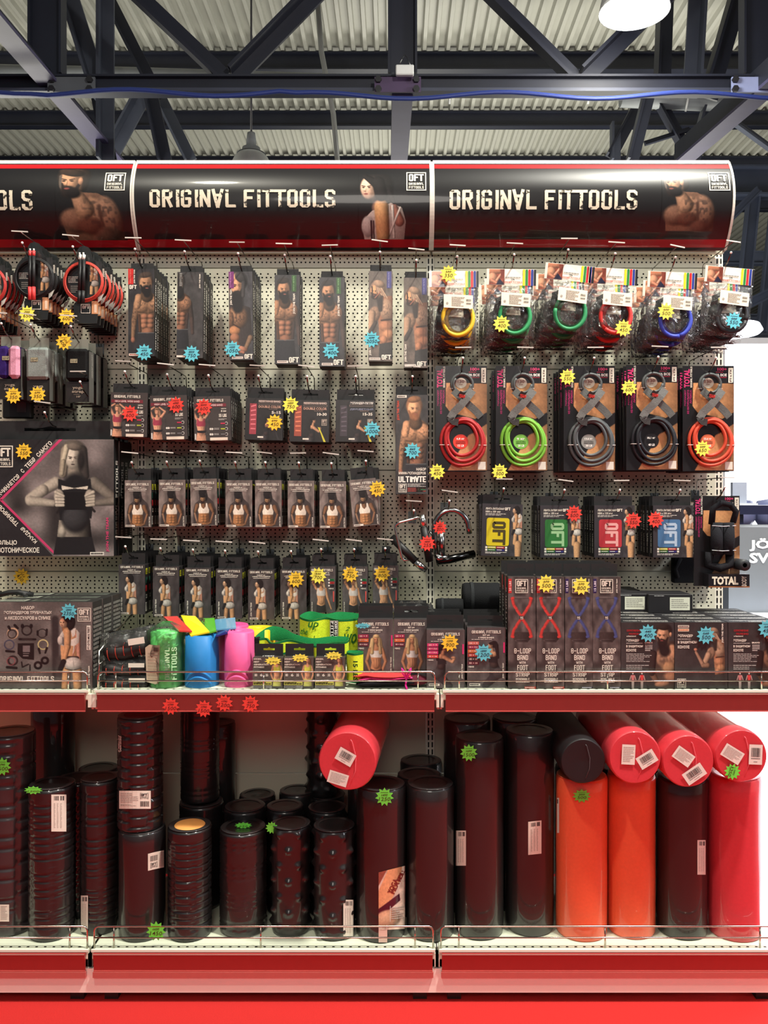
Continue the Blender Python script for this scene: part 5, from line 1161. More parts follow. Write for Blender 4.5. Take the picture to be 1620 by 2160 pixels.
DBL = carton('set_box', *sz(53, 97), .034, ((760, 410, 1090, 1005), pBlond), tab=(.073, .036), side=(-1, sVest), body=(36, 34, 35))
for k, (cx, yb, pr, od, sy) in enumerate(((681, 1292, '700', '550', 1214), (749, 1292, '750', '950', 1211), (813, 1290, '800', '1050', 1210))):
    o = stack(DBL, cx, yb, (4, 3, 3)[k], .038, -.2, 'blonde crop-top woman box, %s' % ('nearest the white shorts boxes', 'middle of three', 'nearest the chrome handles')[k], gD, slot=(cx, yb-112), hk='hook over the blonde woman box %s' % ('nearest the white shorts boxes', 'in the middle of three', 'nearest the chrome handles')[k])
    star(o, (671, 739, 806)[k], sy, -.206, 'yellow' if k else 'lemon', pr, od, rot=.1)

# ---- large ring box and the cartons under it
wR, hR = 245*1.16/F1, 246/F1
w_ = (240-(-42))/F1
DR = carton('ring_box', w_, 246/F1, .046, ((-210, 240, 1190, 1450), pRing), tab=(.42, .062), side=(1, sRing), body=(22, 22, 23))
c_ = P(99, 1173, -.2)
o = stack(DR, 99, 1173, 4, .05, -.2, 'large ring box with woman pressing a ring', 'large ring boxes on one hook', slot=(112, 898), hk='hook over the large ring boxes'); star(o, 50, 952, -.206, 'yellow', '550', '760')
o = star(None, 45, 1216, -.012, 'yellow', '450', '510', rot=1.4); tag(o, 'yellow star price tag stuck sideways on the perforated panel', 'price tag')

# ---- latex band boxes beyond the upright
gL = 'latex band boxes on hooks'
for k, (cx, yb, col, ink, nm, n_) in enumerate(((1057, 1173, (206, 186, 30), (70, 62, 30), 'yellow', 4), (1182, 1176, (44, 110, 52), (150, 190, 140), 'green', 5), (1296, 1176, (176, 50, 58), (222, 160, 156), 'red', 5), (1420, 1176, (70, 110, 150), (170, 190, 210), 'blue', 5))):
    t = carton('latex_band_box', *sz(85, 110), .034, ((762, 245, 1220, 840), pBand(col, ink)), tab=(.124, .03), side=(-1, side_words))
    o = stack(t, cx, yb, n_, .037, -.2, 'dark latex band box with %s window' % nm, gL, tilt=.03 if k == 0 else 0, slot=(cx, yb-118), hk='hook over the %s window latex boxes' % nm)
    if k: star(o, *((1211, 1083), (1336, 1098), (1383, 1096))[k-1], -.206, 'red', ('500', '550', '400')[k-1], ('540', '590', '440')[k-1])

# ------------------------------------------------------------------ bagged tube expanders
def bag_design(col, seed):
    r = thing('bagged_expander', None, None, tmpl=True); w_, h_ = .158, .175; rn = random.Random(seed)
    m = MB(); nx, nz_ = 18, 22
    def side_(s_):
        V = []
        for j in range(nz_+1):
            for i in range(nx+1):
                u, v = i/nx, j/nz_
                fl = 1-.10*(1-v)**2*(abs(u-.5)*2)+.06*(1-v)
                th = .026*math.sin(pi*u)**.6*math.sin(pi*min(1, v*1.05+.0))**.5
                nn = noise.noise(Vector((u*6+seed, v*7, s_*3)))*.009+noise.noise(Vector((u*15+seed, v*17, s_)))*.004
                e = min(1, 6*min(u, 1-u, v+.02, 1.02-v))
                V.append(((u-.5)*w_*fl+nn*.5, .014+s_*(th+nn*e), v*h_+nn*.4))
        return V
    for s_ in (-1, 1):
        V = side_(s_); m.add(V, [(j*(nx+1)+i, j*(nx+1)+i+1, (j+1)*(nx+1)+i+1, (j+1)*(nx+1)+i)[::s_*-1] for j in range(nz_) for i in range(nx)], (230, 232, 228), 0, True)
    m.build('clear_bag', 'clear_film', r, True)
    f = Face((585, 35, 1125, 205), w_, .052, lambda u, v, lay: ((u-.5)*w_, .010-lay*.0004, h_-.006+(1-v)*.052))
    f.mb.box(-w_/2, .0105, h_-.006, w_/2, .0125, h_+.046, (232, 228, 214))
    a = Art((590, 40, 780, 200), 44, (150, 70, 50)); g = XF(a, 0, 0, 1); g.limb(620, 60, 40, 720, 40, 50, (196, 120, 84)); g.ell(650, 130, 50, 50, (214, 146, 108), lit=.5); g.limb(690, 170, 14, 760, 70, 10, (224, 150, 116)); g.limb(650, 160, 18, 700, 185, 14, (205, 130, 96)); g.poly([(690, 200), (730, 140), (775, 190), (775, 200)], (34, 34, 60)); g.poly([(735, 40), (780, 40), (780, 130), (745, 140)], (130, 56, 40))
    f.art(a); f.rect(585, 35, 612, 205, (226, 216, 200), 2)
    for k, c in enumerate(((220, 214, 40), (40, 130, 60), (196, 40, 44), (44, 60, 140), (34, 34, 38))): f.rect(980+k*30, 38, 1004+k*30, 208, c, 2)
    f.bars(790, 120, 955, 130, 1, (120, 116, 110), fill=.8); f.text('TPR', 850, 138, 892, 156, (50, 50, 50)); f.text('ORIGINVL FITTOOLS', 780, 164, 970, 184, (190, 60, 40), st=True)
    f.build('header_card', 'glossy_card', r)
    # coiled tube
    m = MB()
    for k in range(2):
        pts = [(.012+(.048-.008*k)*math.cos(a)+.004*k, -.004+k*.012+.003*math.sin(2*a), .066+(.054-.009*k)*math.sin(a)) for a in [2*pi*i/28+seed for i in range(29)]]
        m.tube(pts, .0068, col, 10)
    m.build('tube', 'rubber', r, True)
    m = MB()
    for s_ in (-1, 1):
        x = s_*.048; pts = [(x, .014, .03), (x-.004*s_, .010, .08), (x-.01*s_, .012, .118)]; m.tube(pts, .013, (22, 22, 24), 8, rs=[.010, .013, .010])
    m.tube([(-.046, .012, .12), (-.02, .016, .135), (.01, .016, .136), (.045, .012, .122)], .007, (28, 28, 30), 8); m.tube([(-.05, .012, .03), (-.02, .02, .02), (.03, .02, .022), (.05, .012, .04)], .009, (24, 24, 26), 8); m.build('handle', 'fabric', r, True)
    f = Face((0, 0, 330, 150), .092, .042, lambda u, v, lay: (-.034+u*.092, -.0165-lay*.0003, .098+(1-v)*.042-u*.004))
    f.rect(0, 0, 330, 150, (230, 226, 206), 1); f.bars(90, 25, 240, 135, 8, (150, 146, 134), fill=.5); f.circ(40, 100, 14, 14, (160, 156, 146), 3, 10); f.barcode(255, 45, 310, 70); f.barcode(255, 85, 310, 105)
    f.build('paper_label', 'paper', r)
    return r
BG = [((214, 178, 40), 'yellow tube', 958, 716, 0, ('lemon', '350', 946, 577)), ((40, 140, 84), 'green tube hanging level', 1077, 712, .02, ('lemon', '400', 1058, 683)), ((36, 132, 80), 'green tube hanging tilted', 1190, 702, .1, None), ((196, 50, 46), 'red tube', 1288, 710, .05, ('lemon', '450', 1315, 692)), ((50, 66, 170), 'blue tube', 1414, 718, .05, ('lemon', '500', 1405, 657)), ((34, 34, 38), 'black tube', 1530, 708, .09, ('cyan', '550', 1548, 676))]
for k, (col, nm, cx, yb, tl, st_) in enumerate(BG):
    t = bag_design(col, k+1); c = P(cx, yb, -.24)
    for j in range(4):
        o = dup(t, skip=() if j < 2 else ('paper_label',)); Y = -.24+j*.055
        o.location = (c.x+random.uniform(-.004, .004)*(j > 0)-.001*j, Y, c.z-.004*j-(.012 if j else 0)); o.rotation_euler = (0, (tl if j == 0 else random.uniform(-.03, .06)), 0)
        tag(o, 'clear bag of expander with %s' % nm+('' if j == 0 else ', %s from the front' % ORD[j]), 'bag', 'bagged expanders on top row hooks')
        if j == 0 and st_: star(o, st_[2], st_[3], -.262, st_[0], st_[1], '500', r=17)
    hook(cx+5, yb-146, 'hook in the top row over the bag with %s' % nm, -.24)

# ------------------------------------------------------------------ carded latex expanders
def total_card(f, tubecol, big=True):
    f.rect(120, 70, 740, 1355, (28, 26, 28), 1)
    a = Art((240, 275, 740, 1345), 80, (28, 26, 28), nz=0); g = XF(a, 0, 0, 1); O = (206, 140, 86)
    g.poly([(250, 280), (740, 290), (740, 640), (600, 720), (300, 640), (240, 560)], O, lit=.35); g.poly([(740, 780), (520, 920), (270, 1345), (740, 1345)], O, lit=.3); g.limb(420, 1300, 40, 740, 1000, 60, (226, 160, 106), soft=1.2, lit=0); g.poly([(560, 900), (740, 640), (740, 780), (520, 930)], (24, 22, 24)); f.art(a, 2)
    f.text('TOTAL', 135, 110, 205, 335, (196, 56, 110), rot=-90, bold=.04); f.text('ORIGINVL FITTOOLS', 210, 80, 234, 335, WH, rot=-90, st=True)
    f.text('ЭСПАНДЕР', 140, 365, 160, 560, (180, 50, 110), rot=-90); f.text('ИЗ НАТУРАЛЬНОГО', 172, 365, 196, 655, (180, 50, 110), rot=-90); f.text('ЛАТЕКСА', 206, 365, 228, 530, (180, 50, 110), rot=-90)
    f.text('100+', 540, 92, 652, 130, (206, 66, 112)); f.bars(520, 142, 650, 154, 1, (160, 50, 70), fill=.8); f.text('НА ВСЕ', 505, 165, 652, 198, (236, 232, 224), bold=.04); f.bars(530, 206, 650, 222, 1, (150, 50, 66), fill=.7)
    f.rect(672, 95, 728, 275, (226, 222, 206), 3); f.text('FT-LTX', 688, 110, 712, 260, (90, 86, 80), rot=-90, lay=5)
def total_design(col, t1, t2, lc):
    r = thing('carded_expander', None, None, tmpl=True); w_, h_ = 108/F1, 222/F1; box = (120, 70, 740, 1355)
    f = Face(box, w_, h_); f.mb.box(-w_/2, 0, 0, w_/2, .003, h_, (24, 22, 24)); total_card(f, col)
    f.circ(427, 280, 68, 62, (220, 208, 190), 4); f.text('130', 385, 245, 465, 280, (150, 110, 96), lay=6); f.text('см', 402, 290, 446, 306, (150, 110, 96), lay=6)
    f.circ(422, 995, 92, 90, lc, 4); f.text(t1, 372, 948, 468, 975, (240, 236, 230), lay=6); f.text('НАГРУЗКА', 365, 985, 480, 1000, tuple(c*.4 for c in lc), lay=6); f.text('RESISTANCE', 365, 1006, 480, 1020, tuple(c*.4 for c in lc), lay=6); f.text(t2, 385, 1030, 462, 1058, (240, 236, 230), lay=6)
    f.rect(632, 1240, 724, 1335, (226, 220, 206), 3)
    f.build('backing_card', 'glossy_card', r)
    def q(x, y, dep): p_ = f.pt(x, y, 0); return (p_[0], -dep, p_[2])
    m = MB(); rt = .0056; n = 40
    for k, (cx, cy, rx, ry) in enumerate(((445, 1000, 262, 285), (455, 985, 222, 250), (440, 960, 178, 205))):
        m.tube([q(cx+rx*math.cos(2*pi*i/n)+6*math.sin(3*2*pi*i/n), cy+ry*math.sin(2*pi*i/n), .012+.004*(k % 2)+.003*math.sin(4*pi*i/n+k)) for i in range(n)], rt, col, 8, closed=True)
    m.build('latex_tube', 'rubber', r, True)
    G = (92, 94, 92); m = MB(); m.tube([q(435+126*math.cos(2*pi*i/24), 300+122*math.sin(2*pi*i/24), .012) for i in range(24)], .0052, (74, 78, 78), 8, closed=True); m.tube([q(435+104*math.cos(2*pi*i/24), 305+100*math.sin(2*pi*i/24), .017) for i in range(16)], .004, (84, 88, 88), 8); m.build('wrist_loop', 'rubber', r, True)
    m = MB()
    def strap(pts, wd, dep, col):
        V = []; 
        for i, (x, y) in enumerate(pts):
            a, b = pts[max(0, i-1)], pts[min(len(pts)-1, i+1)]; dx, dy = b[0]-a[0], b[1]-a[1]; l = math.hypot(dx, dy); nx_, ny_ = -dy/l*wd, dx/l*wd
            dd = dep+.004*math.sin(i*1.3)
            V += [q(x+nx_, y+ny_, dd), q(x-nx_, y-ny_, dd), q(x+nx_, y+ny_, dd-.002), q(x-nx_, y-ny_, dd-.002)]
        F = []
        for i in range(len(pts)-1):
            a = i*4; b = a+4; F += [(a, a+1, b+1, b), (a+2, b+2, b+3, a+3), (a, b, b+2, a+2), (a+1, a+3, b+3, b+1)]
        m.add(V, F, col)
    strap([(330, 380), (400, 450), (520, 560), (610, 640), (660, 700)], 44, .022, G); strap([(560, 380), (500, 460), (420, 560), (330, 650), (290, 720)], 46, .03, (108, 110, 108)); strap([(290, 690), (300, 730), (330, 760), (390, 770)], 40, .024, (60, 58, 58))
    m.build('strap', 'fabric', r, True)
    m = MB(); V = [q(370, 450, .0335), q(440, 490, .0335), q(480, 430, .0335), (q(410, 390, .0335))]; m.add(V, [(0, 1, 2, 3)], (38, 26, 26)); v, ff = glyphs('TEAM', .03); m.add([q(385+p_[0]*75+p_[1]*12, 470-p_[0]*45*-0.2-p_[1]*40, .034) for p_ in v], ff, (190, 50, 44)); m.build('woven_tag', 'fabric', r, True)
    m = MB()
    for x0, x1, y in ((160, 285, 1038), (628, 735, 1042), (285, 330, 356), (532, 580, 356)): m.tube([q(x0, y, .008), q(x0+8, y, .02), q(x1-8, y, .02), q(x1, y, .008)], .001, (226, 214, 206), 5)
    m.build('cable_tie', 'satin_plastic', r, True)
    return r
gT = 'carded latex expanders'
for k, (cx, yb, col, t1, t2, lc, nm, n_, st_) in enumerate(((973, 994, (166, 38, 40), '6,8 кг', '15 LB', (222, 62, 48), 'red', 3, (922, 995, '450')), (1100, 994, (112, 174, 56), '9 кг', '20 LB', (120, 186, 80), 'lime green', 6, (1054, 995, '500')), (1243, 994, (76, 80, 82), '13,6 кг', '30 LB', (140, 140, 136), 'grey', 6, (1197, 795, '550')), (1375, 992, (26, 28, 34), '18,1 кг', '40 LB', (34, 32, 34), 'black', 6, (1327, 818, '600')), (1494, 994, (200, 72, 48), '22,6 кг', '50 LB', (222, 120, 84), 'orange', 6, (1482, 946, '650')))):
    t = total_design(col, t1, t2, lc); c = P(cx, yb, -.2)
    for j in range(n_):
        o = dup(t, skip=() if j < 2 else ('strap', 'woven_tag', 'cable_tie', 'wrist_loop', 'latex_tube')); Y = -.2+j*(.042 if n_ < 6 else .033)
        o.location = (c.x+random.uniform(-.003, .003)*(j > 0), Y, c.z+random.uniform(-.002, .002)*(j > 0)); tag(o, 'card with coiled %s latex expander' % nm+('' if j == 0 else ', %s from the front' % ORD[j]), 'expander', gT)
        if j == 0: star(o, st_[0], st_[1], -.214 if k in (0, 1, 2, 3) else -.222, 'lemon', st_[2], '500', r=16)
    hook(cx, yb-208, 'hook over the card with %s expander' % nm)

# bundle pack at the end
r = thing('carded_expander_set', 'tall card with black expander handles and lower bundle at the shelf end', 'expander', tuple(P(1512, 1236, -.2)))
w_, h_ = 96/F1, 190/F1
f = Face((120, 70, 740, 1355), w_, h_, lambda u, v, lay: ((u-.5)*w_, -lay*.0004, (1-v)*h_)); f.mb.box(-w_/2, 0, 0, w_/2, .004, h_, (22, 22, 26)); total_card(f, None); f.build('backing_card', 'glossy_card', r, False)
m = MB()
for s_ in (-1, 1): m.tube([(.006+s_*.017, -.03, .105), (.006+s_*.019, -.034, .15), (.006+s_*.018, -.03, .205)], .019, (30, 31, 36), 12); 
m.build('handle', 'fabric', r)
m = MB(); m.tube([(-.028, -.03, .20), (-.026, -.036, .25), (0, -.04, .268), (.03, -.036, .262), (.05, -.03, .24), (.04, -.03, .205)], .010, (24, 25, 30), 10); m.build('strap', 'fabric', r); m = MB(); m.tube([(-.03, -.02, .11), (-.034, -.02, .07), (.0, -.03, .06), (.03, -.03, .07), (.034, -.02, .11)], .014, (26, 26, 30), 10); m.build('strap', 'fabric', r)
m = MB(); m.lathe([(.007, -.05), (.018, -.05), (.018, .04), (.007, .04)], (34, 36, 40), 20, 0, 'y', (.062, -.02, .072)); m.build('foam_grip', 'rubber', r)
m = MB()
for z in (.118, .196): m.tube([(-.032, -.045, z), (0, -.052, z-.002), (.044, -.045, z)], .001, (220, 222, 230), 5)
m.build('cable_tie', 'satin_plastic', r)
f = Face((0, 0, 100, 30), .13, .042, lambda u, v, lay: (-.045+u*.13, -.05-lay*.0004, (1-v)*.042)); f.mb.box(-.045, -.05, 0, .085, -.004, .042, (22, 22, 26)); f.text('TOTAL', 8, 5, 72, 24, (230, 220, 200), bold=.05); f.text('BODY', 80, 4, 92, 27, (200, 190, 176), rot=-90); f.rect(0, 27, 100, 30, (150, 96, 60), 3); f.build('lower_box', 'glossy_card', r, False)
hook(1512, 1052, 'hook over the tall card with black handles')
for j in (1, 2):
    m = MB(); m.box(-.06, 0, 0, .06, .03, .09, (20, 21, 25), bev=.004); m.tube([(-.05, -.01, .02), (-.06, -.016, .05), (-.04, -.01, .085)], .008, (24, 25, 29), 8); o = m.build('expander_bundle', 'fabric'); o.location = tuple(P(1450+j*8, 1232-j*2, -.11+j*.04)); tag(o, 'black expander bundle hanging behind the tall card, %s' % ('nearer one' if j == 1 else 'rear one'), 'expander', 'black bundles behind the tall card')

# ------------------------------------------------------------------ jump ropes
def rope_design(col, hcol, tip):
    r = thing('jump_rope_pack', None, None, tmpl=True); w_ = 86/F1; sc = w_/480.0      # crop 0,500 x5.786 : circle radius ~240 about (395,560) -> local
    def q(x, y, dep): return ((x-395)*sc, -dep, (1040-y)*sc)
    f = Face((395-240, 100, 395+240, 1040), 480*sc, 940*sc)
    out = [(395+242*math.cos(a), 530+262*math.sin(a)) for a in [math.radians(t_) for t_ in range(-60, 70, 10)]]
    out += [(520, 800), (560, 830), (540, 1040), (280, 1040), (265, 830), (280, 800)]
    out += [(395+242*math.cos(a), 530+262*math.sin(a)) for a in [math.radians(t_) for t_ in range(110, 245, 10)]]
    out += [(310, 240), (312, 180), (340, 140), (390, 128), (440, 145), (475, 190), (480, 250)]
    pts = [((x-395)*sc, (1040-y)*sc) for x, y in out]; f.mb.prism(pts, 0, .003, (34, 36, 36))
    a = Art((460, 310, 600, 700), 30, (46, 46, 46)); woman_back(XF(a, 430, 300, .40)); f.art(a, 2)
    f.bars(205, 490, 335, 570, 5, (190, 188, 180), 3, .5); f.bars(235, 600, 320, 690, 4, (150, 148, 140), 3, .4); f.text('OFT', 372, 830, 455, 870, WH, st=True, wd=.2, lay=3); f.ring(355, 815, 465, 922, 6, WH, 3)
    f.rect(482, 780, 558, 930, (206, 150, 108), 3); f.rect(512, 820, 542, 915, (226, 200, 176), 4); f.bars(610, 400, 632, 500, 6, WH, 3, .6)
    f.build('backing_card', 'glossy_card', r)
    m = MB()
    for k in range(3 if hcol else 3): m.tube([q(395+(232-k*10)*math.cos(2*pi*i/32)+k*4, 560+(235-k*12)*math.sin(2*pi*i/32), .008+.003*k) for i in range(32)], .0022, col, 6, closed=True)
    m.build('cable', 'rubber', r, True)
    for s_ in (-1, 1):
        m = MB(); x = 383+s_*22; m.tube([q(x+ (10 if hcol is None else 0), 250, .016), q(x, 310, .017)], .0052, tip, 8); m.tube([q(x+(8 if hcol is None else 0), 312, .017), q(x, 670, .017)], .0060, (26, 26, 28), 8)
        m.tube([q(x, 672, .017), q(x-(8 if hcol is None else 0), 820, .016)], .0062, tip if hcol else (26, 26, 28), 8); m.tube([q(x, 225, .016), q(x, 250, .016)], .003, (226, 220, 214), 8)
        m.build('rope_handle', 'rubber', r, True)
    m = MB(); 
    m.add([q(560, 740, .004), q(630, 690, .004), q(600, 770, .006), q(560, 800, .004)], [(0, 1, 2, 3)], (176, 174, 166)); m.build('blister_fold', 'satin_plastic', r, True)
    return r
RD = [(rope_design((170, 44, 40), None, (150, 40, 38)), -26, 690, 5, 'red rope pack cut by the picture edge', None), (rope_design((24, 24, 26), True, (222, 70, 70)), 74, 674, 5, 'black rope pack with pink-tipped handles', ('lemon', '650', 57, 662)), (rope_design((196, 66, 54), None, (222, 218, 210)), 178, 682, 7, 'red rope pack with black and white handles', ('yellow', '600', 140, 668))]
for k, (t, cx, yb, n_, nm, st_) in enumerate(RD):
    c = P(cx, yb, -.2)
    for j in range(n_):
        o = dup(t, skip=() if j < 4 else ('rope_handle',)); o.location = (c.x+.001*j, -.2+j*.028, c.z-.001*j); o.rotation_euler = (0, random.uniform(-.03, .03) if j else 0, 0); tag(o, nm+('' if j == 0 else ', %s from the front' % ORD[j]), 'jump rope', 'jump rope packs in the top row')
        if j == 0 and st_: star(o, st_[2], st_[3], -.226, st_[0], st_[1], '700')
    hook(cx-8, yb-125, 'hook in the top row over the %s' % nm)

# ------------------------------------------------------------------ yoga straps
def strap_design(c1, c2):
    r = thing('yoga_strap_pack', None, None, tmpl=True)                # crop 0,700 x5.06, pack 3: x 705..990, y 100..750
    w_, h_ = 48/F1, 130/F1
    m = MB(); m.box(-w_/2+.006, .004, h_*.84, w_/2-.004, .006, h_*1.02, (120, 122, 112)); m.build('hang_tab', 'satin_plastic', r, True)
    m = MB(); 
    if c2 is None: m.box(-w_/2, -.012, h_*.34, w_/2, .03, h_*.86, c1, bev=.009)
    else: m.box(-w_/2, -.012, h_*.34, -.002, .03, h_*.86, c1, bev=.009); m.box(-.002, -.016, h_*.33, w_/2, .03, h_*.86, c2, bev=.011)
    for k in range(3): m.box(w_/2-.002, -.006+k*.012, h_*.36, w_/2+.0012, .0+k*.012, h_*.84, tuple(c*.7 for c in c1), bev=.001)
    m.build('strap_roll', 'fabric', r, True)
    f = Face((735, 540, 935, 750), w_, h_*.33); f.mb.box(-w_/2, 0, 0, w_/2, .03, h_*.33, (40, 36, 34)); f.text('yoga', 790, 595, 880, 625, (150, 136, 120)); f.text('strap', 785, 630, 895, 665, (150, 136, 120)); f.bars(800, 670, 875, 680, 1, (120, 108, 96)); f.text('10\'', 825, 685, 860, 705, (150, 136, 120)); f.build('label_box', 'glossy_card', r)
    m = MB(); m.prism([(w_/2+.001, 0), (w_/2+.003, 0), (w_/2+.003, h_*.82), (w_/2+.001, h_*.82)], -.004, .034, (84, 84, 80)); 
    v, ff = glyphs('ORIGINAL FITTOOLS', .02); m.add([(w_/2+.0034, .012+b*.012, h_*.4+a*h_*.38) for a, b in v], ff, (160, 158, 150)); m.build('side_sleeve', 'satin_plastic', r, True)
    f = Face((0, 0, 100, 60), .024, .014, lambda u, v, lay: (-.02+u*.024, -.0125-lay*.0003-(.0035 if False else 0), h_*.62+(1-v)*.014)); f.rect(0, 0, 100, 60, (24, 24, 24), 1); f.ring(4, 4, 96, 56, 4, (206, 196, 160), 2); f.text('ORIGINVL', 12, 12, 88, 28, (206, 196, 160), st=True); f.text('FITTOOLS', 12, 34, 88, 50, (206, 196, 160), st=True); f.build('woven_tag', 'paper', r)
    return r
for k, (c1, c2, cx, yb, n_, nm, st_) in enumerate((((44, 26, 92), (204, 144, 166), 21, 842, 3, 'purple and pink yoga strap pack', (28, 834)), ((128, 136, 132), None, 81, 845, 4, 'light grey yoga strap pack', (79, 832)), ((17, 17, 18), None, 164, 848, 3, 'black yoga strap pack', (135, 721)))):
    t = strap_design(c1, c2); c = P(cx, yb, -.2)
    for j in range(n_):
        o = dup(t); o.location = (c.x+.003*j, -.2+j*.058, c.z-.002*j); tag(o, nm+(' hanging in front' if j == 0 else ', %s from the front' % ORD[j]), 'yoga strap', 'yoga strap packs')
        if j == 0: star(o, *st_, -.235, 'yellow', '350' if k < 2 else '400', '570', rot=0 if k < 2 else 1.5)
    hook(cx+2, yb-127, 'hook over the %ss' % nm)
# spare dark pack low at the edge
m = MB(); m.box(-.05, 0, 0, .045, .03, .1, (26, 25, 26), bev=.004); m.box(.0, -.001, .02, .03, 0, .055, (60, 56, 56)); o = m.build('strap_case', 'satin_plastic'); o.location = tuple(P(36, 882, -.12)); tag(o, 'dark plastic case low behind the purple strap pack', 'case')

# spare hooks
for px, py, nm in ((185, 835, 'empty hook below the black yoga straps'), (945, 1080, 'hook carrying the curved chrome handle'), (872, 1100, 'hook carrying the bent chrome handle')):
    hook(px, py, nm)
# chrome pull handles
r = thing('pull_handle', 'bent chrome cable handle with two black grips', 'handle', (0, 0, 0)); c = P(865, 1150, -.24); r.location = tuple(c)
def L(px, py, dy=0): q = P(px, py, -.24+dy); return q-c
m = MB(); m.tube([L(887, 1090), L(870, 1095), L(843, 1102), L(834, 1108), L(834, 1116), L(838, 1135), L(844, 1160), L(848, 1177), L(852, 1182), L(866, 1181)], .0045, (205, 205, 200), 10); m.build('frame', 'chrome', r)
m = MB(); m.tube([L(891, 1086), L(894, 1114)], .0105, (215, 214, 210), 14); m.build('end_cap', 'chrome', r)
m = MB(); m.tube([L(894, 1113), L(899, 1145), L(906, 1185)], .0125, (22, 22, 23), 14); m.build('foam_grip', 'rubber', r)
m = MB(); m.tube([L(826, 1133, .02), L(876, 1184, .0)], .0125, (22, 22, 23), 14); m.build('foam_grip', 'rubber', r)
m = MB(); m.tube([L(876, 1184), L(898, 1204)], .0115, (190, 188, 184), 14); m.build('end_cap', 'chrome', r)
star(r, 901, 1146, -.262, 'red', '255', '400', r=16)
r = thing('pull_handle', 'curved chrome handle with tip down and triangular base', 'handle', (0, 0, 0)); c = P(945, 1150, -.22); r.location = tuple(c)
def L(px, py, dy=0): q = P(px, py, -.22+dy); return q-c
arc = [L(952+37*math.cos(math.radians(a)), 1118-42*math.sin(math.radians(a))) for a in range(200, -1, -15)]
m = MB(); m.tube([L(921, 1172), L(917, 1140)]+arc[2:]+[L(990, 1126)], .0085, (150, 150, 150), 12); m.build('curved_tube', 'chrome', r)
m = MB(); m.tube([L(931, 1125, -.01), L(933, 1172)], .010, (170, 168, 168), 12); m.tube([L(906, 1120), L(924, 1145)], .004, (150, 150, 150), 8); m.build('stem', 'chrome', r)
m = MB(); m.tube([L(920, 1186), L(948, 1180), L(1000, 1168, .03)], .0135, (56, 56, 56), 14, rs=[.011, .0135, .0125]); m.build('base_bar', 'chrome', r)
m = MB(); m.tube([L(918, 1168), L(925, 1178), L(944, 1176)], .012, (160, 160, 158), 12, rs=[.008, .013, .010]); m.build('joint', 'chrome', r)
star(r, 928, 1113, -.236, 'red', '200', '400', r=14)

# ------------------------------------------------------------------ goods standing on the upper shelf
FS = 724.0; YS = FOC/FS-D                                             # front line of the goods, about 2 cm behind the guard
def szs(w_, h_): return w_/FS, h_/FS
def stand(t, cx, label, cat, group=None, Y=None, n=1, step=.1, z=zsh, rz=0, name=None):
    Y = YS if Y is None else Y; first = None
    for k in range(n):
        o = dup(t); o.location = ((cx-CX)/S(Y), Y+k*step, z); o.rotation_euler = (0, 0, rz if k == 0 else 0)
        if name: o.name = name
        tag(o, label if k == 0 else '%s, %s row back' % (label, ORD[k]), cat, group); first = first or o
    return first
def tMulti(f): f.rect(3, 30, 30, 85, (170, 176, 160), 2); f.rect(35, 32, 92, 84, (96, 102, 94), 2); f.bars(6, 38, 28, 80, 4, (90, 92, 84), 3); f.bars(38, 38, 90, 80, 5, (60, 66, 62), 3)
def sMulti(f):
    for k in range(6): f.bars(10+k*14, 8, 18+k*14, 88, 16, (150, 148, 140), 2, .6)
wM = (195+15)/FS
DM = carton('expander_carton', wM, 183/FS, .082, ((-90, 240, 1215, 1420), pMulti), side=(1, sMulti), top=tMulti, body=(40, 40, 39))
o = stand(DM, 90, 'large dark carton of tube expanders with woman in shorts', 'box', 'large tube expander cartons', n=3, step=.088)
star(o, 145, 1290, YS-.004, 'cyan', '2350', '2890', rot=.15)
m = MB(); m.tube([(0, 0, 0), (.03, .02, .008), (.06, .01, .01), (.10, .03, .0)], .008, (26, 26, 26), 8); m.tube([(0, .03, 0), (.05, .045, .01), (.09, .0, .0)], .006, (40, 40, 40), 8); o = m.build('coiled_strap', 'rubber'); o.location = (P(2, 1246, -.33).x, -.36, zsh+183/FS+.006); tag(o, 'black strap lying on top of the large carton', 'strap')

# wire divider that rises towards the back between the large carton and the bagged grips
r = thing('shelf_divider', 'thin wire divider rising behind the bagged grips', 'divider', (xf(206), YF+.01, zsh))
m = MB()
for k in range(4): m.tube([(0, .0+k*.0, .004+k*.035), (0, .10, .004+k*.035+.03*(k > 2)), (.0, .42, .01+k*.06)], .002, (170, 168, 160), 6)
m.tube([(0, 0, 0), (0, 0, .11), (0, .42, .2)], .003, (190, 188, 180), 6); m.build('wire', 'chrome', r)

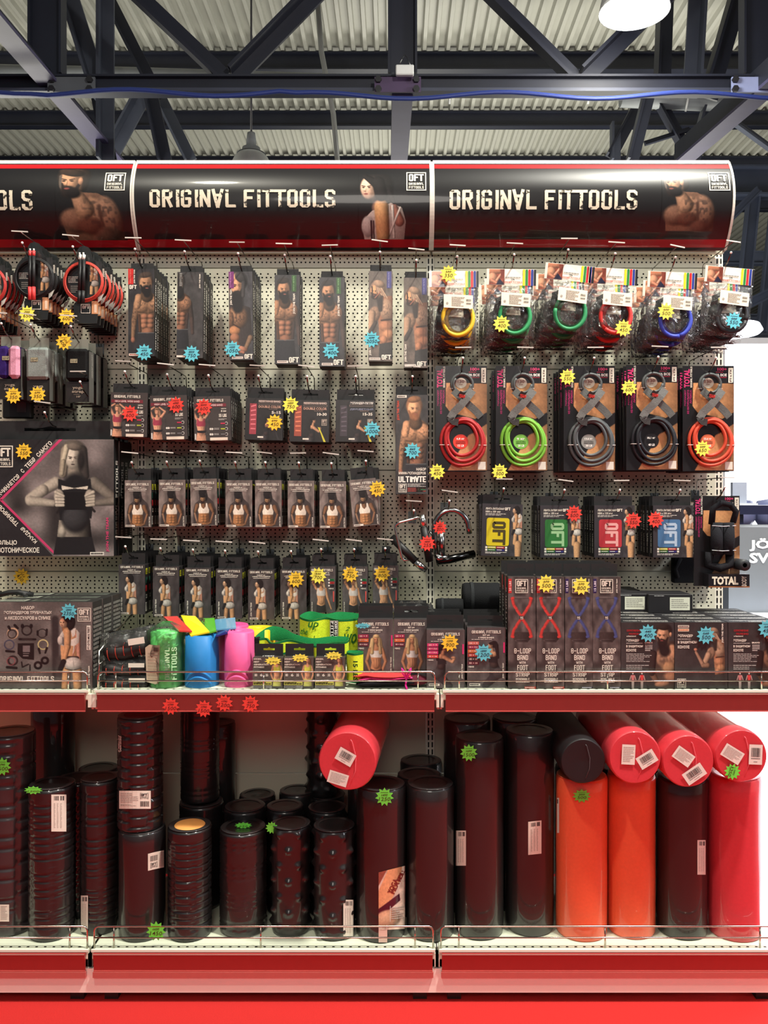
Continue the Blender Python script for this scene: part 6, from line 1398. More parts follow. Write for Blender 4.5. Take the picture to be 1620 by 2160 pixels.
# bagged grips
def grip_bag(label, px, pyb, w_, h_, rot, seed, Y):
    c = P(px, pyb, Y); r = thing('grip_bag', label, 'bag', tuple(c), 'bagged grips at the divider'); r.rotation_euler = (0, rot, 0)
    for j in range(2):
        m = MB(); pts = [((-.45+.9*i/10)*w_, -.005+j*.03, h_*.42+(j*.3-.1)*h_+.004*math.sin(i)) for i in range(11)]
        m.tube(pts, h_*.30, (34, 32, 32), 12, rs=[h_*.2]+[h_*.30, h_*.32]*4+[h_*.3, h_*.2])
        if j == 0:
            for i in range(5): x = (-.36+.16*i)*w_; m.tube([(x-.002, -.005, h_*.32-h_*.04), (x+.003, -.005, h_*.32+h_*.04)], h_*.31, (150, 52, 36), 12) if False else m.lathe([(h_*.325, -.0012), (h_*.325, .0012)], (168, 60, 42), 16, 0, 'x', (x, -.005, h_*.32))
        m.build('foam_grip', 'rubber', r)
    m = MB(); nx, nz_ = 18, 10; V = []
    for s_ in (-1, 1):
        V = []
        for j in range(nz_+1):
            for i in range(nx+1):
                u, v = i/nx, j/nz_; nn = noise.noise(Vector((u*6+seed, v*5, s_*2)))*.016+noise.noise(Vector((u*16, v*13+seed, s_)))*.005
                th = h_*.46*math.sin(pi*u)**.45*math.sin(pi*v)**.5
                V.append(((u-.5)*w_*1.15+nn*.4, .01+s_*(th+nn*.5), max(.0005, v*h_*1.15+nn*.4-.002)))
        m.add(V, [(j*(nx+1)+i, j*(nx+1)+i+1, (j+1)*(nx+1)+i+1, (j+1)*(nx+1)+i)[::-s_] for j in range(nz_) for i in range(nx)], (225, 228, 226), 0, True)
    m.build('clear_bag', 'clear_film', r)
    m = MB(); m.box(w_*.1, -h_*.52, h_*.55, w_*.42, -h_*.51, h_*.8, (222, 220, 206)); m.build('paper_label', 'paper', r)
    return r
grip_bag('bag of black grips with red rings lying lowest at the divider', 266, 1453, .148, .045, 0, 1, YS+.03)
grip_bag('bag of black grips with red rings in the middle of its pile', 266, 1424, .146, .05, 0, 2, YS+.04)
grip_bag('bag of black grips resting topmost and tilted at the divider', 274, 1388, .15, .075, -.16, 3, YS+.05)

# coloured latex rolls
def roll(label, px0, px1, ytop, ybot, col, fold=None, Y=None, bag=False, spiral=True):
    Y = YS+.055 if Y is None else Y; s_ = S(Y); R = (px1-px0)/2/s_; h_ = (ybot-ytop)/S(Y-R); c = P((px0+px1)/2, ybot, Y)
    r = thing('latex_roll', label, 'roll', (c.x, Y, zsh), 'coloured latex band rolls')
    m = MB(); n = 56; turns = 3
    prof = [(R*.30, 0), (R*.98, 0), (R, .004), (R*1.0, h_*.5), (R*.985, h_-.006), (R*.93, h_), (R*.9, h_-.003), (R*.8, h_), (R*.76, h_-.003), (R*.66, h_+.001), (R*.6, h_-.004), (R*.5, h_), (R*.3, h_-.004), (R*.28, 0)]
    m.lathe(prof, col, n, fun=lambda a, z, i: 1+.018*math.sin(a*2+z*20)+.012*math.sin(a*5+1)); m.build('roll', 'rubber', r)
    m = MB(); a0 = -1.1; m.lathe([(R*1.01, 0), (R*1.055, .002), (R*1.055, h_*.98), (R*1.01, h_*.985)], col, 40, fun=lambda a, z, i: 1.0 if -2.6 < ((a+pi) % (2*pi))-pi < -.9 else .93); m.build('loose_end', 'rubber', r)
    if fold:
        m = MB()
        for k in range(2): m.tube([(R*1.03*math.sin(t_)*1.0, -R*1.05*math.cos(t_)-.002, h_*(.05+.16*(1-(t_/.8)**2))+k*.016) for t_ in [-.8+1.6*i/12 for i in range(13)]], .004, col, 6)
        m.build('fold', 'rubber', r)
    return r, R, h_
r, R, h_ = roll('green latex roll in a clear bag with paper label', 318, 386, 1336, 1453, (104, 220, 116))
f = Face((0, 0, 100, 240), .046, .115, lambda u, v, lay: (-.052+u*.046+.0*v, -R*1.07-.002-lay*.0004+abs(u-.9)*.012, .012+(1-v)*.115))
f.poly([(0, 20), (28, 0), (100, 2), (92, 232), (70, 240), (10, 228)], (206, 196, 170), 1); f.barcode(58, 14, 92, 40); f.bars(18, 50, 90, 220, 9, (176, 164, 140), 2, .5); f.build('paper_label', 'paper', r, False)
f = Face((0, 0, 100, 200), .042, .10, lambda u, v, lay: (.006+u*.038, -R*1.065-.001-lay*.0004+(u**2)*.012, .022+(1-v)*.10)); f.text('ORIGINVL', 5, 5, 42, 195, (180, 226, 176), rot=-90, st=True); f.text('FITTOOLS', 55, 5, 92, 195, (180, 226, 176), rot=-90, st=True); f.build('lettering', 'paper', r, False)
m = MB(); V = []; nx, nz_ = 32, 14
for j in range(nz_+1):
    for i in range(nx+1):
        a = 2*pi*i/nx; v = j/nz_; nn = noise.noise(Vector((math.cos(a)*3, math.sin(a)*3, v*5)))*.009; rr = (R*1.13+nn)*(1 if v < .88 else 1-(v-.88)*6); V.append((rr*math.cos(a), rr*math.sin(a)-.001, v*h_*1.16))
m.add(V, [(j*(nx+1)+i, j*(nx+1)+i+1, (j+1)*(nx+1)+i+1, (j+1)*(nx+1)+i) for j in range(nz_) for i in range(nx)], (225, 230, 225), 0, True); m.build('clear_bag', 'clear_film', r)
roll('plain blue latex roll standing beside the green one', 391, 461, 1343, 1453, (34, 126, 194), fold=True)
roll('pink latex roll standing in front of its twin', 474, 536, 1336, 1453, (230, 96, 156), fold=True)
roll('pink latex roll standing behind the front pink one', 462, 524, 1325, 1440, (226, 76, 140), Y=YS+.16)
roll('yellow latex roll half hidden behind the green bands', 514, 580, 1322, 1430, (232, 192, 30), Y=YS+.16)

# flat packed bands lying across the rolls
def flat_pack(label, pts, Y, col, txt=None, th=.004, zup=0):
    c = P(*pts[0], Y); r = thing('flat_band_pack', label, 'band', tuple(c), 'flat coloured bands on the rolls')
    q = []
    for i, (x, y) in enumerate(pts): q.append(P(x, y, Y+(.0 if i in (0, 1) else .06)*0)-c)
    n = len(q); m = MB()
    V = [(v.x, v.y+(.12 if i < n/2 else 0), v.z) for i, v in enumerate(q)]+[(v.x, v.y+(.12 if i < n/2 else 0), v.z-th) for i, v in enumerate(q)]
    m.add(V, [tuple(range(n)), tuple(range(2*n-1, n-1, -1))]+[(i, (i+1) % n, n+(i+1) % n, n+i) for i in range(n)], col); m.build('band', 'glossy_card', r)
    if txt:
        m = MB()
        for t_, x0, y0, x1, y1 in txt:
            v, ff = glyphs(t_, .02); VV = []
            for a, b in v:
                s_ = (y1-(y1-y0)*b); dep = Y-.003+.12*max(0, min(1, (1343-s_)/30)); p_ = P(x0+(x1-x0)*a+(s_-1325)*.4, s_-1.0, Y)-c; VV.append((p_.x, dep-Y-.002, p_.z+.003))
            m.add(VV, ff, (60, 56, 20))
        m.build('lettering', 'paper', r)
    return r
flat_pack('red flat band lying across the green roll', [(322, 1312), (352, 1311), (405, 1331), (378, 1330)], YS+.02, (208, 66, 60))
flat_pack('yellow flat band with print lying across the blue roll', [(360, 1309), (392, 1311), (442, 1332), (402, 1341)], YS+.012, (234, 212, 40), [('LEVEL', 398, 1325, 424, 1330), ('II', 408, 1318, 420, 1323)])
flat_pack('green flat band peeking from under the yellow band', [(410, 1316), (434, 1315), (456, 1330), (410, 1342)], YS+.02, (90, 176, 50))
flat_pack('pale blue flat band lying farthest back on the rolls', [(436, 1318), (480, 1314), (498, 1324), (450, 1328)], YS+.06, (100, 160, 196))
flat_pack('dark blue flat band lying beside the pink roll', [(445, 1334), (474, 1329), (480, 1334), (455, 1341)], YS+.015, (40, 50, 130))

# fabric loop bands, lime outside, green inside
def ribbon(r, path, hgt, th, co, ci, name, zf=lambda i: 0, closed=True, lean=0):
    n = len(path); m = MB(); V = []
    for i, (x, y) in enumerate(path):
        a, b = Vector(path[i-1] if (i or closed) else path[0]), Vector(path[(i+1) % n] if (i < n-1 or closed) else path[-1]); d = (b-a).normalized(); nx_, ny_ = d.y*th/2, -d.x*th/2
        for s_, z in ((1, 0), (1, hgt), (-1, hgt), (-1, 0)): V.append((x+nx_*s_, y+ny_*s_+lean*(z > 0), z+zf(i)))
    cc = []
    F = []; N = n if closed else n-1
    Fo = [(i*4, i*4+1, ((i+1) % n)*4+1, ((i+1) % n)*4) for i in range(N)]; Fi = [(i*4+3, ((i+1) % n)*4+3, ((i+1) % n)*4+2, i*4+2) for i in range(N)]
    Ft = [(i*4+1, i*4+2, ((i+1) % n)*4+2, ((i+1) % n)*4+1) for i in range(N)]
    m.add(V, Fo, co, 0, True); m.add(V, Fi+Ft, ci, 0, True)
    # green selvedge along the top and foot of the outside
    E = []
    for i, (x, y) in enumerate(path):
        v = Vector(V[i*4]); w2 = Vector(V[i*4+3]); d = (v-w2)*.12
        for z in (hgt, hgt-.006, .006, 0): E.append((v.x+d.x, v.y+d.y+lean*(z > 0.01), z+zf(i)))
    m.add(E, [(i*4+1, i*4, ((i+1) % n)*4, ((i+1) % n)*4+1) for i in range(N)]+[(i*4+3, i*4+2, ((i+1) % n)*4+2, ((i+1) % n)*4+3) for i in range(N)], ci)
    return m.build(name, 'fabric', r)
LIME, GRN = (206, 224, 50), (18, 108, 56)
def spl(pts, n=8):
    out = []; k = len(pts)
    for i in range(k):
        p0, p1, p2, p3 = [Vector(pts[(i+j-1) % k]) for j in range(4)]
        for t_ in range(n):
            t = t_/n; out.append(tuple(.5*((2*p1)+(-p0+p2)*t+(2*p0-5*p1+4*p2-p3)*t*t+(-p0+3*p1-3*p2+p3)*t*t*t)))
    return out
Yb = YS+.13; sb = S(Yb)
r = thing('loop_band', 'lime and green wide loop band standing behind, handwriting print', 'band', (xf(695, Yb), Yb, P(0, 1372, Yb).z), 'lime and green loop bands')
k = 1/sb
pth = spl([(-62*k, .01), (-38*k, -.022), (-8*k, .0), (20*k, -.02), (58*k, -.008), (62*k, .03), (20*k, .05), (-10*k, .03), (-45*k, .055)])
ribbon(r, pth, 70*k, .004, LIME, GRN, 'band', zf=lambda i: pth[i][1]*.2)
m = MB(); 
for t_, x0, z0, x1, z1 in (('up', -46, 46, -24, 62), ('the', -62, 36, -46, 48), ('workout', -56, 14, -12, 34), ('2', 34, 44, 42, 52), ('wo', 28, 16, 56, 38)):
    v, ff = glyphs(t_, .02); m.add([((x0+a*(x1-x0)+b*4)*k, min(p_[1] for p_ in pth if abs(p_[0]-(x0+a*(x1-x0))*k) < .012)-.0045, (z0+b*(z1-z0))*k) for a, b in v], ff, (50, 110, 40))
m.build('lettering', 'fabric', r)
f = Face((0, 0, 40, 140), 18*k, 66*k, lambda u, v, lay: (2*k+u*18*k, -.026-lay*.0005, 4*k+(1-v)*62*k)); f.rect(0, 0, 40, 140, (18, 18, 18), 1); f.ring(2, 2, 38, 138, 2, WH, 2); f.text('ORIGINAL', 22, 6, 34, 132, (236, 236, 230), rot=90, st=True) ; f.text('FITTOOLS', 6, 6, 18, 132, (236, 236, 230), rot=90, st=True); f.build('woven_tag', 'fabric', r, False)
Ya = YS+.075; sa = S(Ya); k = 1/sa
r = thing('loop_band', 'long wavy lime and green loop band lying on its edge', 'band', (xf(640, Ya), Ya, P(0, 1374, Ya).z), 'lime and green loop bands')
pth = spl([(-78*k, -.004), (-62*k, -.03), (-30*k, -.012), (5*k, -.03), (30*k, -.044), (60*k, -.028), (90*k, -.022), (92*k, .0), (60*k, .004), (20*k, -.006), (-20*k, .016), (-45*k, .046), (-72*k, .06), (-92*k, .03), (-100*k, -.006)])
ribbon(r, pth, 30*k, .004, LIME, GRN, 'band', zf=lambda i: pth[i][1]*.4)
m = MB(); m.box(-106*k, -.016, -2*k, -92*k, .012, 30*k, (20, 20, 22), bev=.002); m.build('woven_tag', 'fabric', r)
Yc = YS+.01; sc_ = S(Yc); k = 1/sc_
r = thing('loop_band', 'lime loop band end hanging down with 15 lbs print', 'band', (xf(747, Yc), Yc+.02, P(0, 1440, Yc).z), 'lime and green loop bands')
ribbon(r, spl([(-15*k, .0), (0, -.022), (16*k, -.004), (14*k, .02), (-10*k, .03)]), 62*k, .003, LIME, GRN, 'band', lean=0)
m = MB(); v, ff = glyphs('15 LBS', .03); m.add([((-4+b*11)*k*.9+.002, -.0252, (46-a*42)*k) for a, b in v], ff, (30, 60, 30)); m.build('lettering', 'fabric', r)

# small next generation boxes
def tNext(f): f.text('Next', 30, 20, 70, 80, (214, 212, 204))
DN = carton('small_band_box', 63/FS, 66/FS, .045, ((180, 600, 520, 940), pNext), tab=(60/FS, 26/FS), top=tNext, body=(66, 60, 56))
for k, (cx, nm, od) in enumerate(((565, 'beside the pink roll', '590'), (630, 'between its two twins', '620'), (696, 'beside the hanging lime band', '650'))):
    o = stand(DN, cx, 'small grey box of woman in yellow, %s' % nm, 'box', 'small boxes of woman in yellow'); star(o, cx+(3, 3, 8)[k]+(8 if k == 0 else 0), (1394, 1388, 1383)[k], YS-.008, 'lemon', od, r=17, flat=.5)

# band set boxes
D4w = carton('wide_set_box', 74/S(YS+.1), 134/S(YS+.1), .06, ((70, 262, 425, 905), pSet(4)), tab=(72/S(YS+.1), 25/S(YS+.1)), body=(52, 48, 48))
def rst(Yk, cx, t, lb, n, step, grp): return stand(t, cx, lb, 'box', grp, Y=Yk, n=n, step=step)
gS = 'wide band set boxes on the upper shelf'
o = rst(YS+.07, 792, D4w, 'tall set box of long-haired blonde beside the lime bands', 2, .075, gS); star(o, 765, 1320, YS+.055, 'cyan', '700', r=16, flat=.35)
rst(YS+.07, 868, D4w, 'tall set box of long-haired blonde beside the yellow-star box', 3, .075, gS)
D2w = carton('wide_set_box', 80/S(YS+.01), 123/S(YS+.01), .06, ((70, 262, 425, 905), pSet(2)), tab=(78/S(YS+.01), 28/S(YS+.01)), body=(56, 51, 51))
o = rst(YS+.008, 940, D2w, 'set box of dark-haired woman with yellow star 900', 3, .075, gS); star(o, 949, 1356, YS, 'yellow', '900', '1290', r=17.5)
D3w = carton('wide_set_box', 81/S(YS+.01), 128/S(YS+.01), .06, ((70, 262, 425, 905), pSet(3)), tab=(76/S(YS+.01), 22/S(YS+.01)), body=(52, 48, 49))
o = rst(YS+.008, 1026, D3w, 'set box of dark-haired woman with blue star 1200', 3, .075, gS); star(o, 1020, 1377, YS, 'cyan', '1200', '1890', r=17.5)

# red pouches with pink lace in front of the blonde boxes
r = thing('soft_pouch', 'flat black and red pouch with pink lace bow before the blonde boxes', 'pouch', (xf(812), YS+.03, zsh))
def pouch(w_, d_, h_, col, name, z0, x0=0, rz=0):
    m = MB(); V = []; nx, ny = 16, 6
    for s_ in (1, -1):
        for j in range(ny+1):
            for i in range(nx+1):
                u, v = i/nx, j/ny; e = (math.sin(pi*u)**.4)*(math.sin(pi*v)**.4); nn = noise.noise(Vector((u*4, v*3, h_*100)))*.006
                V.append((x0+(u-.5)*w_, (v-.5)*d_+nn, z0+h_*.5+s_*h_*.5*e+(nn*.6 if s_ > 0 else 0)+u*rz))
    n1 = (nx+1)*(ny+1)
    F = [(j*(nx+1)+i, j*(nx+1)+i+1, (j+1)*(nx+1)+i+1, (j+1)*(nx+1)+i) for j in range(ny) for i in range(nx)]
    m.add(V, F+[tuple(n1+q for q in f_[::-1]) for f_ in F], col, 0, True); return m.build(name, 'fabric', r)
pouch(.17, .07, .022, (26, 24, 28), 'lower_pouch', 0, -.0, .006); pouch(.16, .06, .014, (224, 60, 130), 'pink_lining', .018, .0, .004); pouch(.17, .06, .016, (190, 60, 60), 'red_pouch', .028, -.01, -.004); pouch(.07, .05, .03, (90, 30, 44), 'pouch_end', .004, .09)
m = MB()
for s_ in (-1, 1): m.tube([(.062, -.038, .03), (.062+s_*.012, -.044, .05), (.062+s_*.014, -.042, .062), (.062+s_*.004, -.04, .05), (.062, -.038, .028)], .0022, (236, 50, 160), 6)
m.tube([(.062, -.036, .03), (.06, -.042, .012), (.064, -.045, .002)], .003, (236, 50, 160), 6); m.build('lace', 'fabric', r)

# dark rolls and a bag on the wall side behind the set boxes
def soft_roll(label, px0, px1, py0, py1, Y, name='mat_roll'):
    c = P((px0+px1)/2, py1, Y); s_ = S(Y); w_ = (px1-px0)/s_; h_ = (py1-py0)/s_; R = h_/2
    r = thing(name, label, 'roll', (c.x, Y+R, c.z)); m = MB()
    m.lathe([(R*.25, -w_/2), (R*.9, -w_/2), (R, -w_/2+.008), (R*1.0, 0), (R, w_/2-.008), (R*.9, w_/2), (R*.25, w_/2)], (22, 23, 25), 28, 0, 'x', (0, 0, R), fun=lambda a, z, i: 1+.03*math.sin(2*a+1)+.02*math.sin(5*a)); m.build('roll', 'fabric', r)
    m = MB(); m.lathe([(R*1.04, -w_*.30), (R*1.04, -w_*.22)], (40, 42, 44), 28, 0, 'x', (0, 0, R)); m.build('band', 'fabric', r); return r
soft_roll('large black soft roll behind the blue-star set box', 978, 1060, 1232, 1298, YS+.23); soft_roll('small black soft roll behind the yellow-star set box', 920, 978, 1264, 1302, YS+.2)
r = thing('soft_bag', 'crumpled black glossy bag on top of the blonde boxes', 'bag', (xf(872, YS+.18), YS+.2, P(0, 1292, YS+.2).z))
pouch(.11, .09, .03, (20, 20, 22), 'bag', 0)
m = MB(); V = []; 
for j in range(9):
    for i in range(15): u, v = i/14, j/8; V.append(((u-.5)*.13, (v-.5)*.1, .006+.026*math.sin(pi*u)**.5*math.sin(pi*v)**.5+.022*noise.noise(Vector((u*8, v*6, 3)))))
m.add(V, [(j*15+i, j*15+i+1, (j+1)*15+i+1, (j+1)*15+i) for j in range(8) for i in range(14)], (220, 222, 220), 0, True); m.build('clear_film', 'clear_film', r)

# crossed band boxes
g8 = 'crossed band boxes with foot strap'
for k, (cx, col, red, nm) in enumerate(((1101, (206, 52, 46), True, 'red crossed bands, nearest the set boxes'), (1161, (206, 52, 46), True, 'red crossed bands and yellow star'), (1221, (62, 74, 132), False, 'blue crossed bands and yellow star'), (1280, (62, 74, 132), False, 'blue crossed bands and no star'))):
    t = carton('crossed_band_box', 58.5/FS, 236/FS, .06, ((65, 320, 435, 1770), p8(col, red)), tab=(56/FS, 26/FS), side=(-1, side_words), body=(50, 44, 42))
    o = stand(t, cx, 'tall dark box with '+nm, 'box', g8, n=3, step=.072)
    if k in (1, 2): star(o, (0, 1152, 1226)[k], (0, 1231, 1236)[k], YS-.006, 'lemon', ('', '500', '800')[k], '370', r=18)

# expander cartons at the end, in rows going back
gE = 'expander cartons of the last stack'
DE = [carton('expander_carton', 112/FS, 140/FS, .062, ((45, 425, 620, 1125), pEsp(k)), top=tEsp, side=(-1, side_words), body=(30, 29, 32)) for k in range(3)]
for k, (cx, nm) in enumerate(((1366, 'bearded man in profile'), (1479, 'fair-haired man flexing'), (1592, 'shadowed bearded man'))):
    o = stand(DE[k], cx, 'dark expander carton with '+nm, 'box', gE, n=5 if k == 2 else 6, step=.066)
    star(o, (1367, 1489, 1618)[k], (1336, 1340, 1326)[k], YS-.006, 'cyan', ('400', '500', '450')[k], ('440', '560', '500')[k], r=18)
zt = zsh+140/FS+.0005
for k, (x0, x1, Y, lay) in enumerate(((1290, 1366, -.24, 0), (1368, 1461, -.26, 0), (1296, 1350, -.12, 1))):
    s_ = S(Y); r = thing('flat_carton', ('flat dark carton with pale label on the stack, by the crossed bands', 'flat dark carton with pale label on the stack, nearer the end', 'flat dark carton lying at the wall on the stack')[k], 'box', ((x0+x1)/2/s_-CX/s_, Y, zt), 'flat cartons on the last stack')
    w_ = (x1-x0)/s_; m = MB(); m.box(-w_/2, 0, 0, w_/2, .12, .058, (32, 31, 34), bev=.001); m.build('carton', 'black_card', r)
    f = Face((x0, 0, x1, 40), w_, .058, lambda u, v, lay: ((u-.5)*w_, -.0003*lay, (1-v)*.058)); a = x1-48; f.rect(a, 6, a+42, 34, (206, 208, 190), 1); f.bars(a+3, 10, a+40, 31, 5, (150, 150, 140), 2)
    f.bars(x0+12, 2, x0+42, 6, 1, (150, 150, 150), 2); f.build('paper_label', 'paper', r, False)
    if k == 2: r.location.z = zt

# stars hanging from the red price rail
for px, py, pr in ((360, 1490, '1500'), (430, 1495, '1500'), (473, 1483, '1200'), (528, 1485, '750')):
    o = star(None, px, py, YF-.0145, 'red', pr, '1790' if pr != '750' else '830', r=17, rot=.1*(px % 3)); tag(o, 'red star price tag %s on the price rail below the %s' % (pr, {360: 'green roll', 430: 'blue roll', 473: 'pink roll', 528: 'pink roll edge'}[px]), 'price tag', 'red stars on the price rail')

# ------------------------------------------------------------------ foam rollers on the base shelf
BLK, ORG, RED_ = (19, 17, 18), (234, 98, 60), (204, 54, 64)
def roller_mesh(R, H, kind, col, nt=56, nz_=None):
    m = MB(); nz_ = nz_ or {'smooth': 10, 'rings': 110, 'blocks': 90, 'knobs': 70, 'wave': 90}[kind]
    V = []
    for j in range(nz_+1):
        z = H*j/nz_
        for i in range(nt):
            a = 2*pi*i/nt; rr = R
            e = min(z, H-z)
            if kind == 'rings':
                q = (z/.022) % 1; sec = (a/(2*pi)*6) % 1
                if .04 < z < H-.03 and q < .16 and sec < .72: rr -= .004
                if sec > .78 and .03 < z < H-.03: rr -= .0015+.002*(math.sin(z*600) > .3)
            elif kind == 'blocks':
                q = (z/.031+(int(a/(2*pi)*7) % 2)*.5) % 1; sec = (a/(2*pi)*7) % 1
                if .01 < z < H-.01 and (q < .13 or sec < .12): rr -= .0065
            elif kind == 'knobs':
                for row in (int(z/.046)-1, int(z/.046), int(z/.046)+1):
                    zc = (row+.5)*.046+.004
                    ph = (row % 2)*.5; k = round(a/(2*pi)*6-ph)+ph; da = (a-2*pi*k/6)*R; dz = z-zc; d = math.hypot(da, dz)
                    if .02 < zc < H-.015 and d < .016: rr += .009*(math.cos(d/.016*pi)*.5+.5)
                rr -= .004
            elif kind == 'wave':
                band = (z*100) % 8.5
                if band < 4.6 and .02 < z < H-.02: rr += .0035*max(0, math.sin(z*420))*max(0, math.cos(a*14))-.001
            else: rr += .0012*noise.noise(Vector((math.cos(a)*2, math.sin(a)*2, z*12)))
            if e < .005: rr -= .006-e
            V.append((rr*math.cos(a), rr*math.sin(a), z))
    if kind == 'smooth':
        V = []
        zz = [0, .002, .007]+[H*q/8 for q in range(1, 8)]+[H-.007, H-.002, H]; nz_ = len(zz)-1
        for z in zz:
            e = min(z, H-z); dr = max(0, .007-e)**1.2*1.6
            for i in range(nt): a = 2*pi*i/nt; rr = R-dr+.0012*noise.noise(Vector((math.cos(a)*1.5, math.sin(a)*1.5, z*9))); V.append((rr*math.cos(a), rr*math.sin(a), z))
    F = [(j*nt+i, j*nt+(i+1) % nt, (j+1)*nt+(i+1) % nt, (j+1)*nt+i) for j in range(nz_) for i in range(nt)]
    m.add(V, F, col, 0, True)
    for base, z, s_ in ((0, 0, -1), (nz_*nt, H, 1)):
        c = len(m.V); m.V += [(0, 0, z-s_*.002)]; m.C += [L3(col)]
        r2 = [(x*.9, y*.9, z+s_*.0) for x, y, _ in V[base:base+nt]]; n0_ = len(m.V); m.V += r2; m.C += [L3(col)]*nt
        for i in range(nt):
            j = (i+1) % nt
            f1 = (base+i, base+j, n0_+j, n0_+i); f2 = (n0_+i, n0_+j, c)
            m.F += [f1, f2] if s_ > 0 else [f1[::-1], f2[::-1]]; m.M += [0, 0]; m.S += [False, False]
    return m
def roller(px0, px1, ybot, ytop, kind, label, col=BLK, z=zbt, group='standing foam rollers', Y=None, H=None, R=None, cap=None, tmpl=None):
    if Y is None:
        sf = (ybot-CY)/(CZ-zbt); Yf = FOC/sf-D
        R = (px1-px0)/2/S(Yf+.07); Y = Yf+R; H = (ybot-ytop)/sf if H is None else H
    else:
        R = R or (px1-px0)/2/S(Y)
    r = thing('foam_roller', label, 'roller', (((px0+px1)/2-CX)/S(Y), Y, z), group)
    roller_mesh(R, H, kind, col).build('roller_body', 'foam_smooth' if kind == 'smooth' else 'foam_wrap', r)
    m = MB(); m.lathe([(R*.72, 0), (R*.97, .0008), (R*.93, .0022), (R*.72, .001)], tuple(min(255, c+22) for c in col), 40, c=(0, 0, H)); m.build('wrap_seam', 'foam_wrap', r)
    if cap: m = MB(); m.lathe([(.0005, .0025), (R*.66, .0025), (R*.7, 0)], cap, 36, c=(0, 0, H)); m.build('core_disc', 'paper', r)
    r['R'] = R; r['H'] = H
    return r
def sticker(r, px0, py0, px1, py1, kind='label', ang=0, col=(222, 214, 200)):
    """curved paper label on the front of a standing roller"""
    R = r['R']+.0012; c = r.location; s_ = S(c.y-R)
    def mp(u, v, lay):
        px = px0+(px1-px0)*u; py = py0+(py1-py0)*v+ang*(u-.5)
        x = max(-R*.985, min(R*.985, (px-CX)/S(c.y-R*.6)-c.x)); y = -math.sqrt(max(0, R*R-x*x))-lay*.0003; return (x, y, CZ-(py-CY)/S(c.y+y)-c.z)
    f = Face((0, 0, 100, 100), 1, 1, mp)
    n = 8
    for i in range(n): f.rect(100*i/n, 0, 100*(i+1)/n, 100, col, 1)
    if kind == 'tall': f.barcode(20, 4, 55, 16, (60, 56, 54), 2); f.rect(64, 4, 88, 16, (90, 86, 82), 2); f.bars(18, 24, 30, 92, 18, (170, 160, 150), 2, .5); f.bars(40, 24, 52, 92, 18, (176, 166, 156), 2, .5); f.bars(62, 24, 74, 92, 18, (170, 160, 150), 2, .5)
    elif kind == 'wide': f.bars(6, 14, 66, 70, 6, (160, 152, 142), 2, .4); f.logo(72, 12, 94, 46, (40, 38, 38)); f.barcode(72, 58, 96, 88, (50, 46, 44), 2); f.bars(6, 76, 60, 88, 2, (160, 152, 142), 2, .4)
    elif kind == 'side': f.barcode(12, 18, 50, 50, (60, 56, 54), 2); f.logo(14, 58, 48, 90, (60, 56, 54)); f.bars(56, 10, 92, 92, 9, (150, 142, 132), 2, .4)
    f.build('paper_label', 'paper', r, False)
R_ = []
r = roller(-28, 72, 1980, 1556, 'blocks', 'thick block-pattern roller cut by the picture edge', (44, 40, 42)); sticker(r, -8, 1908, 27, 1944, 'side'); star(r, 4, 1617, r.location.y-r['R']-.012, 'green', '1500', '1790', r=18); R_.append(r)
r = roller(63, 157, 1990, 1668, 'rings', 'ribbed black roller with upright white label'); sticker(r, 115, 1676, 139, 1754, 'tall'); star(r, 70, 1667, r.location.y-r['R']-.012, 'green', '1200', r=18, flat=.45); R_.append(r)
r = roller(171, 250, 1976, 1652, 'rings', 'slim ribbed roller beside the two-storey rollers'); sticker(r, 172, 1889, 191, 1966, 'tall')
R3 = roller(252, 348, 1990, 1762, 'smooth', 'short smooth black roller under the block roller'); sticker(R3, 316, 1796, 349, 1832, 'side', ang=-10); star(R3, 329, 1964, R3.location.y-R3['R']-.03, 'green', '1450', '1650', r=19)
r = roller(248, 344, 0, 0, 'blocks', 'block-pattern roller standing on a smooth roller', Y=R3.location.y, R=R3['R']*.97, H=.335, z=zbt+R3['H']+.0025, group='stacked foam rollers'); sticker(r, 253, 1668, 320, 1706, 'wide')
f = Face((0, 0, 20, 100), .014, .05, lambda u, v, lay: (-.052+u*.014, -math.sqrt(r['R']**2-(-.052+u*.014)**2)-.002-lay*.0004, .235+(1-v)*.05)); f.text('ORIGINVL', 10, 2, 19, 98, WH, rot=90, st=True); f.text('FITTOOLS', 0, 2, 8, 98, WH, rot=90, st=True); f.build('lettering', 'paper', r, False)
m = MB(); m.lathe([(.0005, .003), (r['R']*.7, .003), (r['R']*.72, .0)], (92, 26, 26), 32, c=(0, 0, r['H'])); m.build('core_disc', 'paper', r)
r = roller(355, 446, 1990, 1757, 'rings', 'ribbed black roller with orange end disc', cap=(232, 160, 84))
r = roller(464, 562, 1981, 1762, 'wave', 'ridged black roller with green star on its top'); star(r, 513, 1741, r.location.y-.01, 'green', '650', r=17, flat=.35); K5 = r
r = roller(571, 656, 1981, 1752, 'knobs', 'studded roller beside the ridged one'); star(r, 573, 1746, r.location.y-.03, 'green', '', r=12); K6 = r
r = roller(660, 750, 1989, 1757, 'knobs', 'studded roller with white label at its foot'); sticker(r, 725, 1898, 745, 1975, 'tall'); K7 = r
r = roller(751, 856, 1991, 1670, 'smooth', 'thick black roller with yoga picture label'); R8 = r
star(r, 811, 1681, r.location.y-r['R']-.008, 'green', '1250', '1490', r=18)
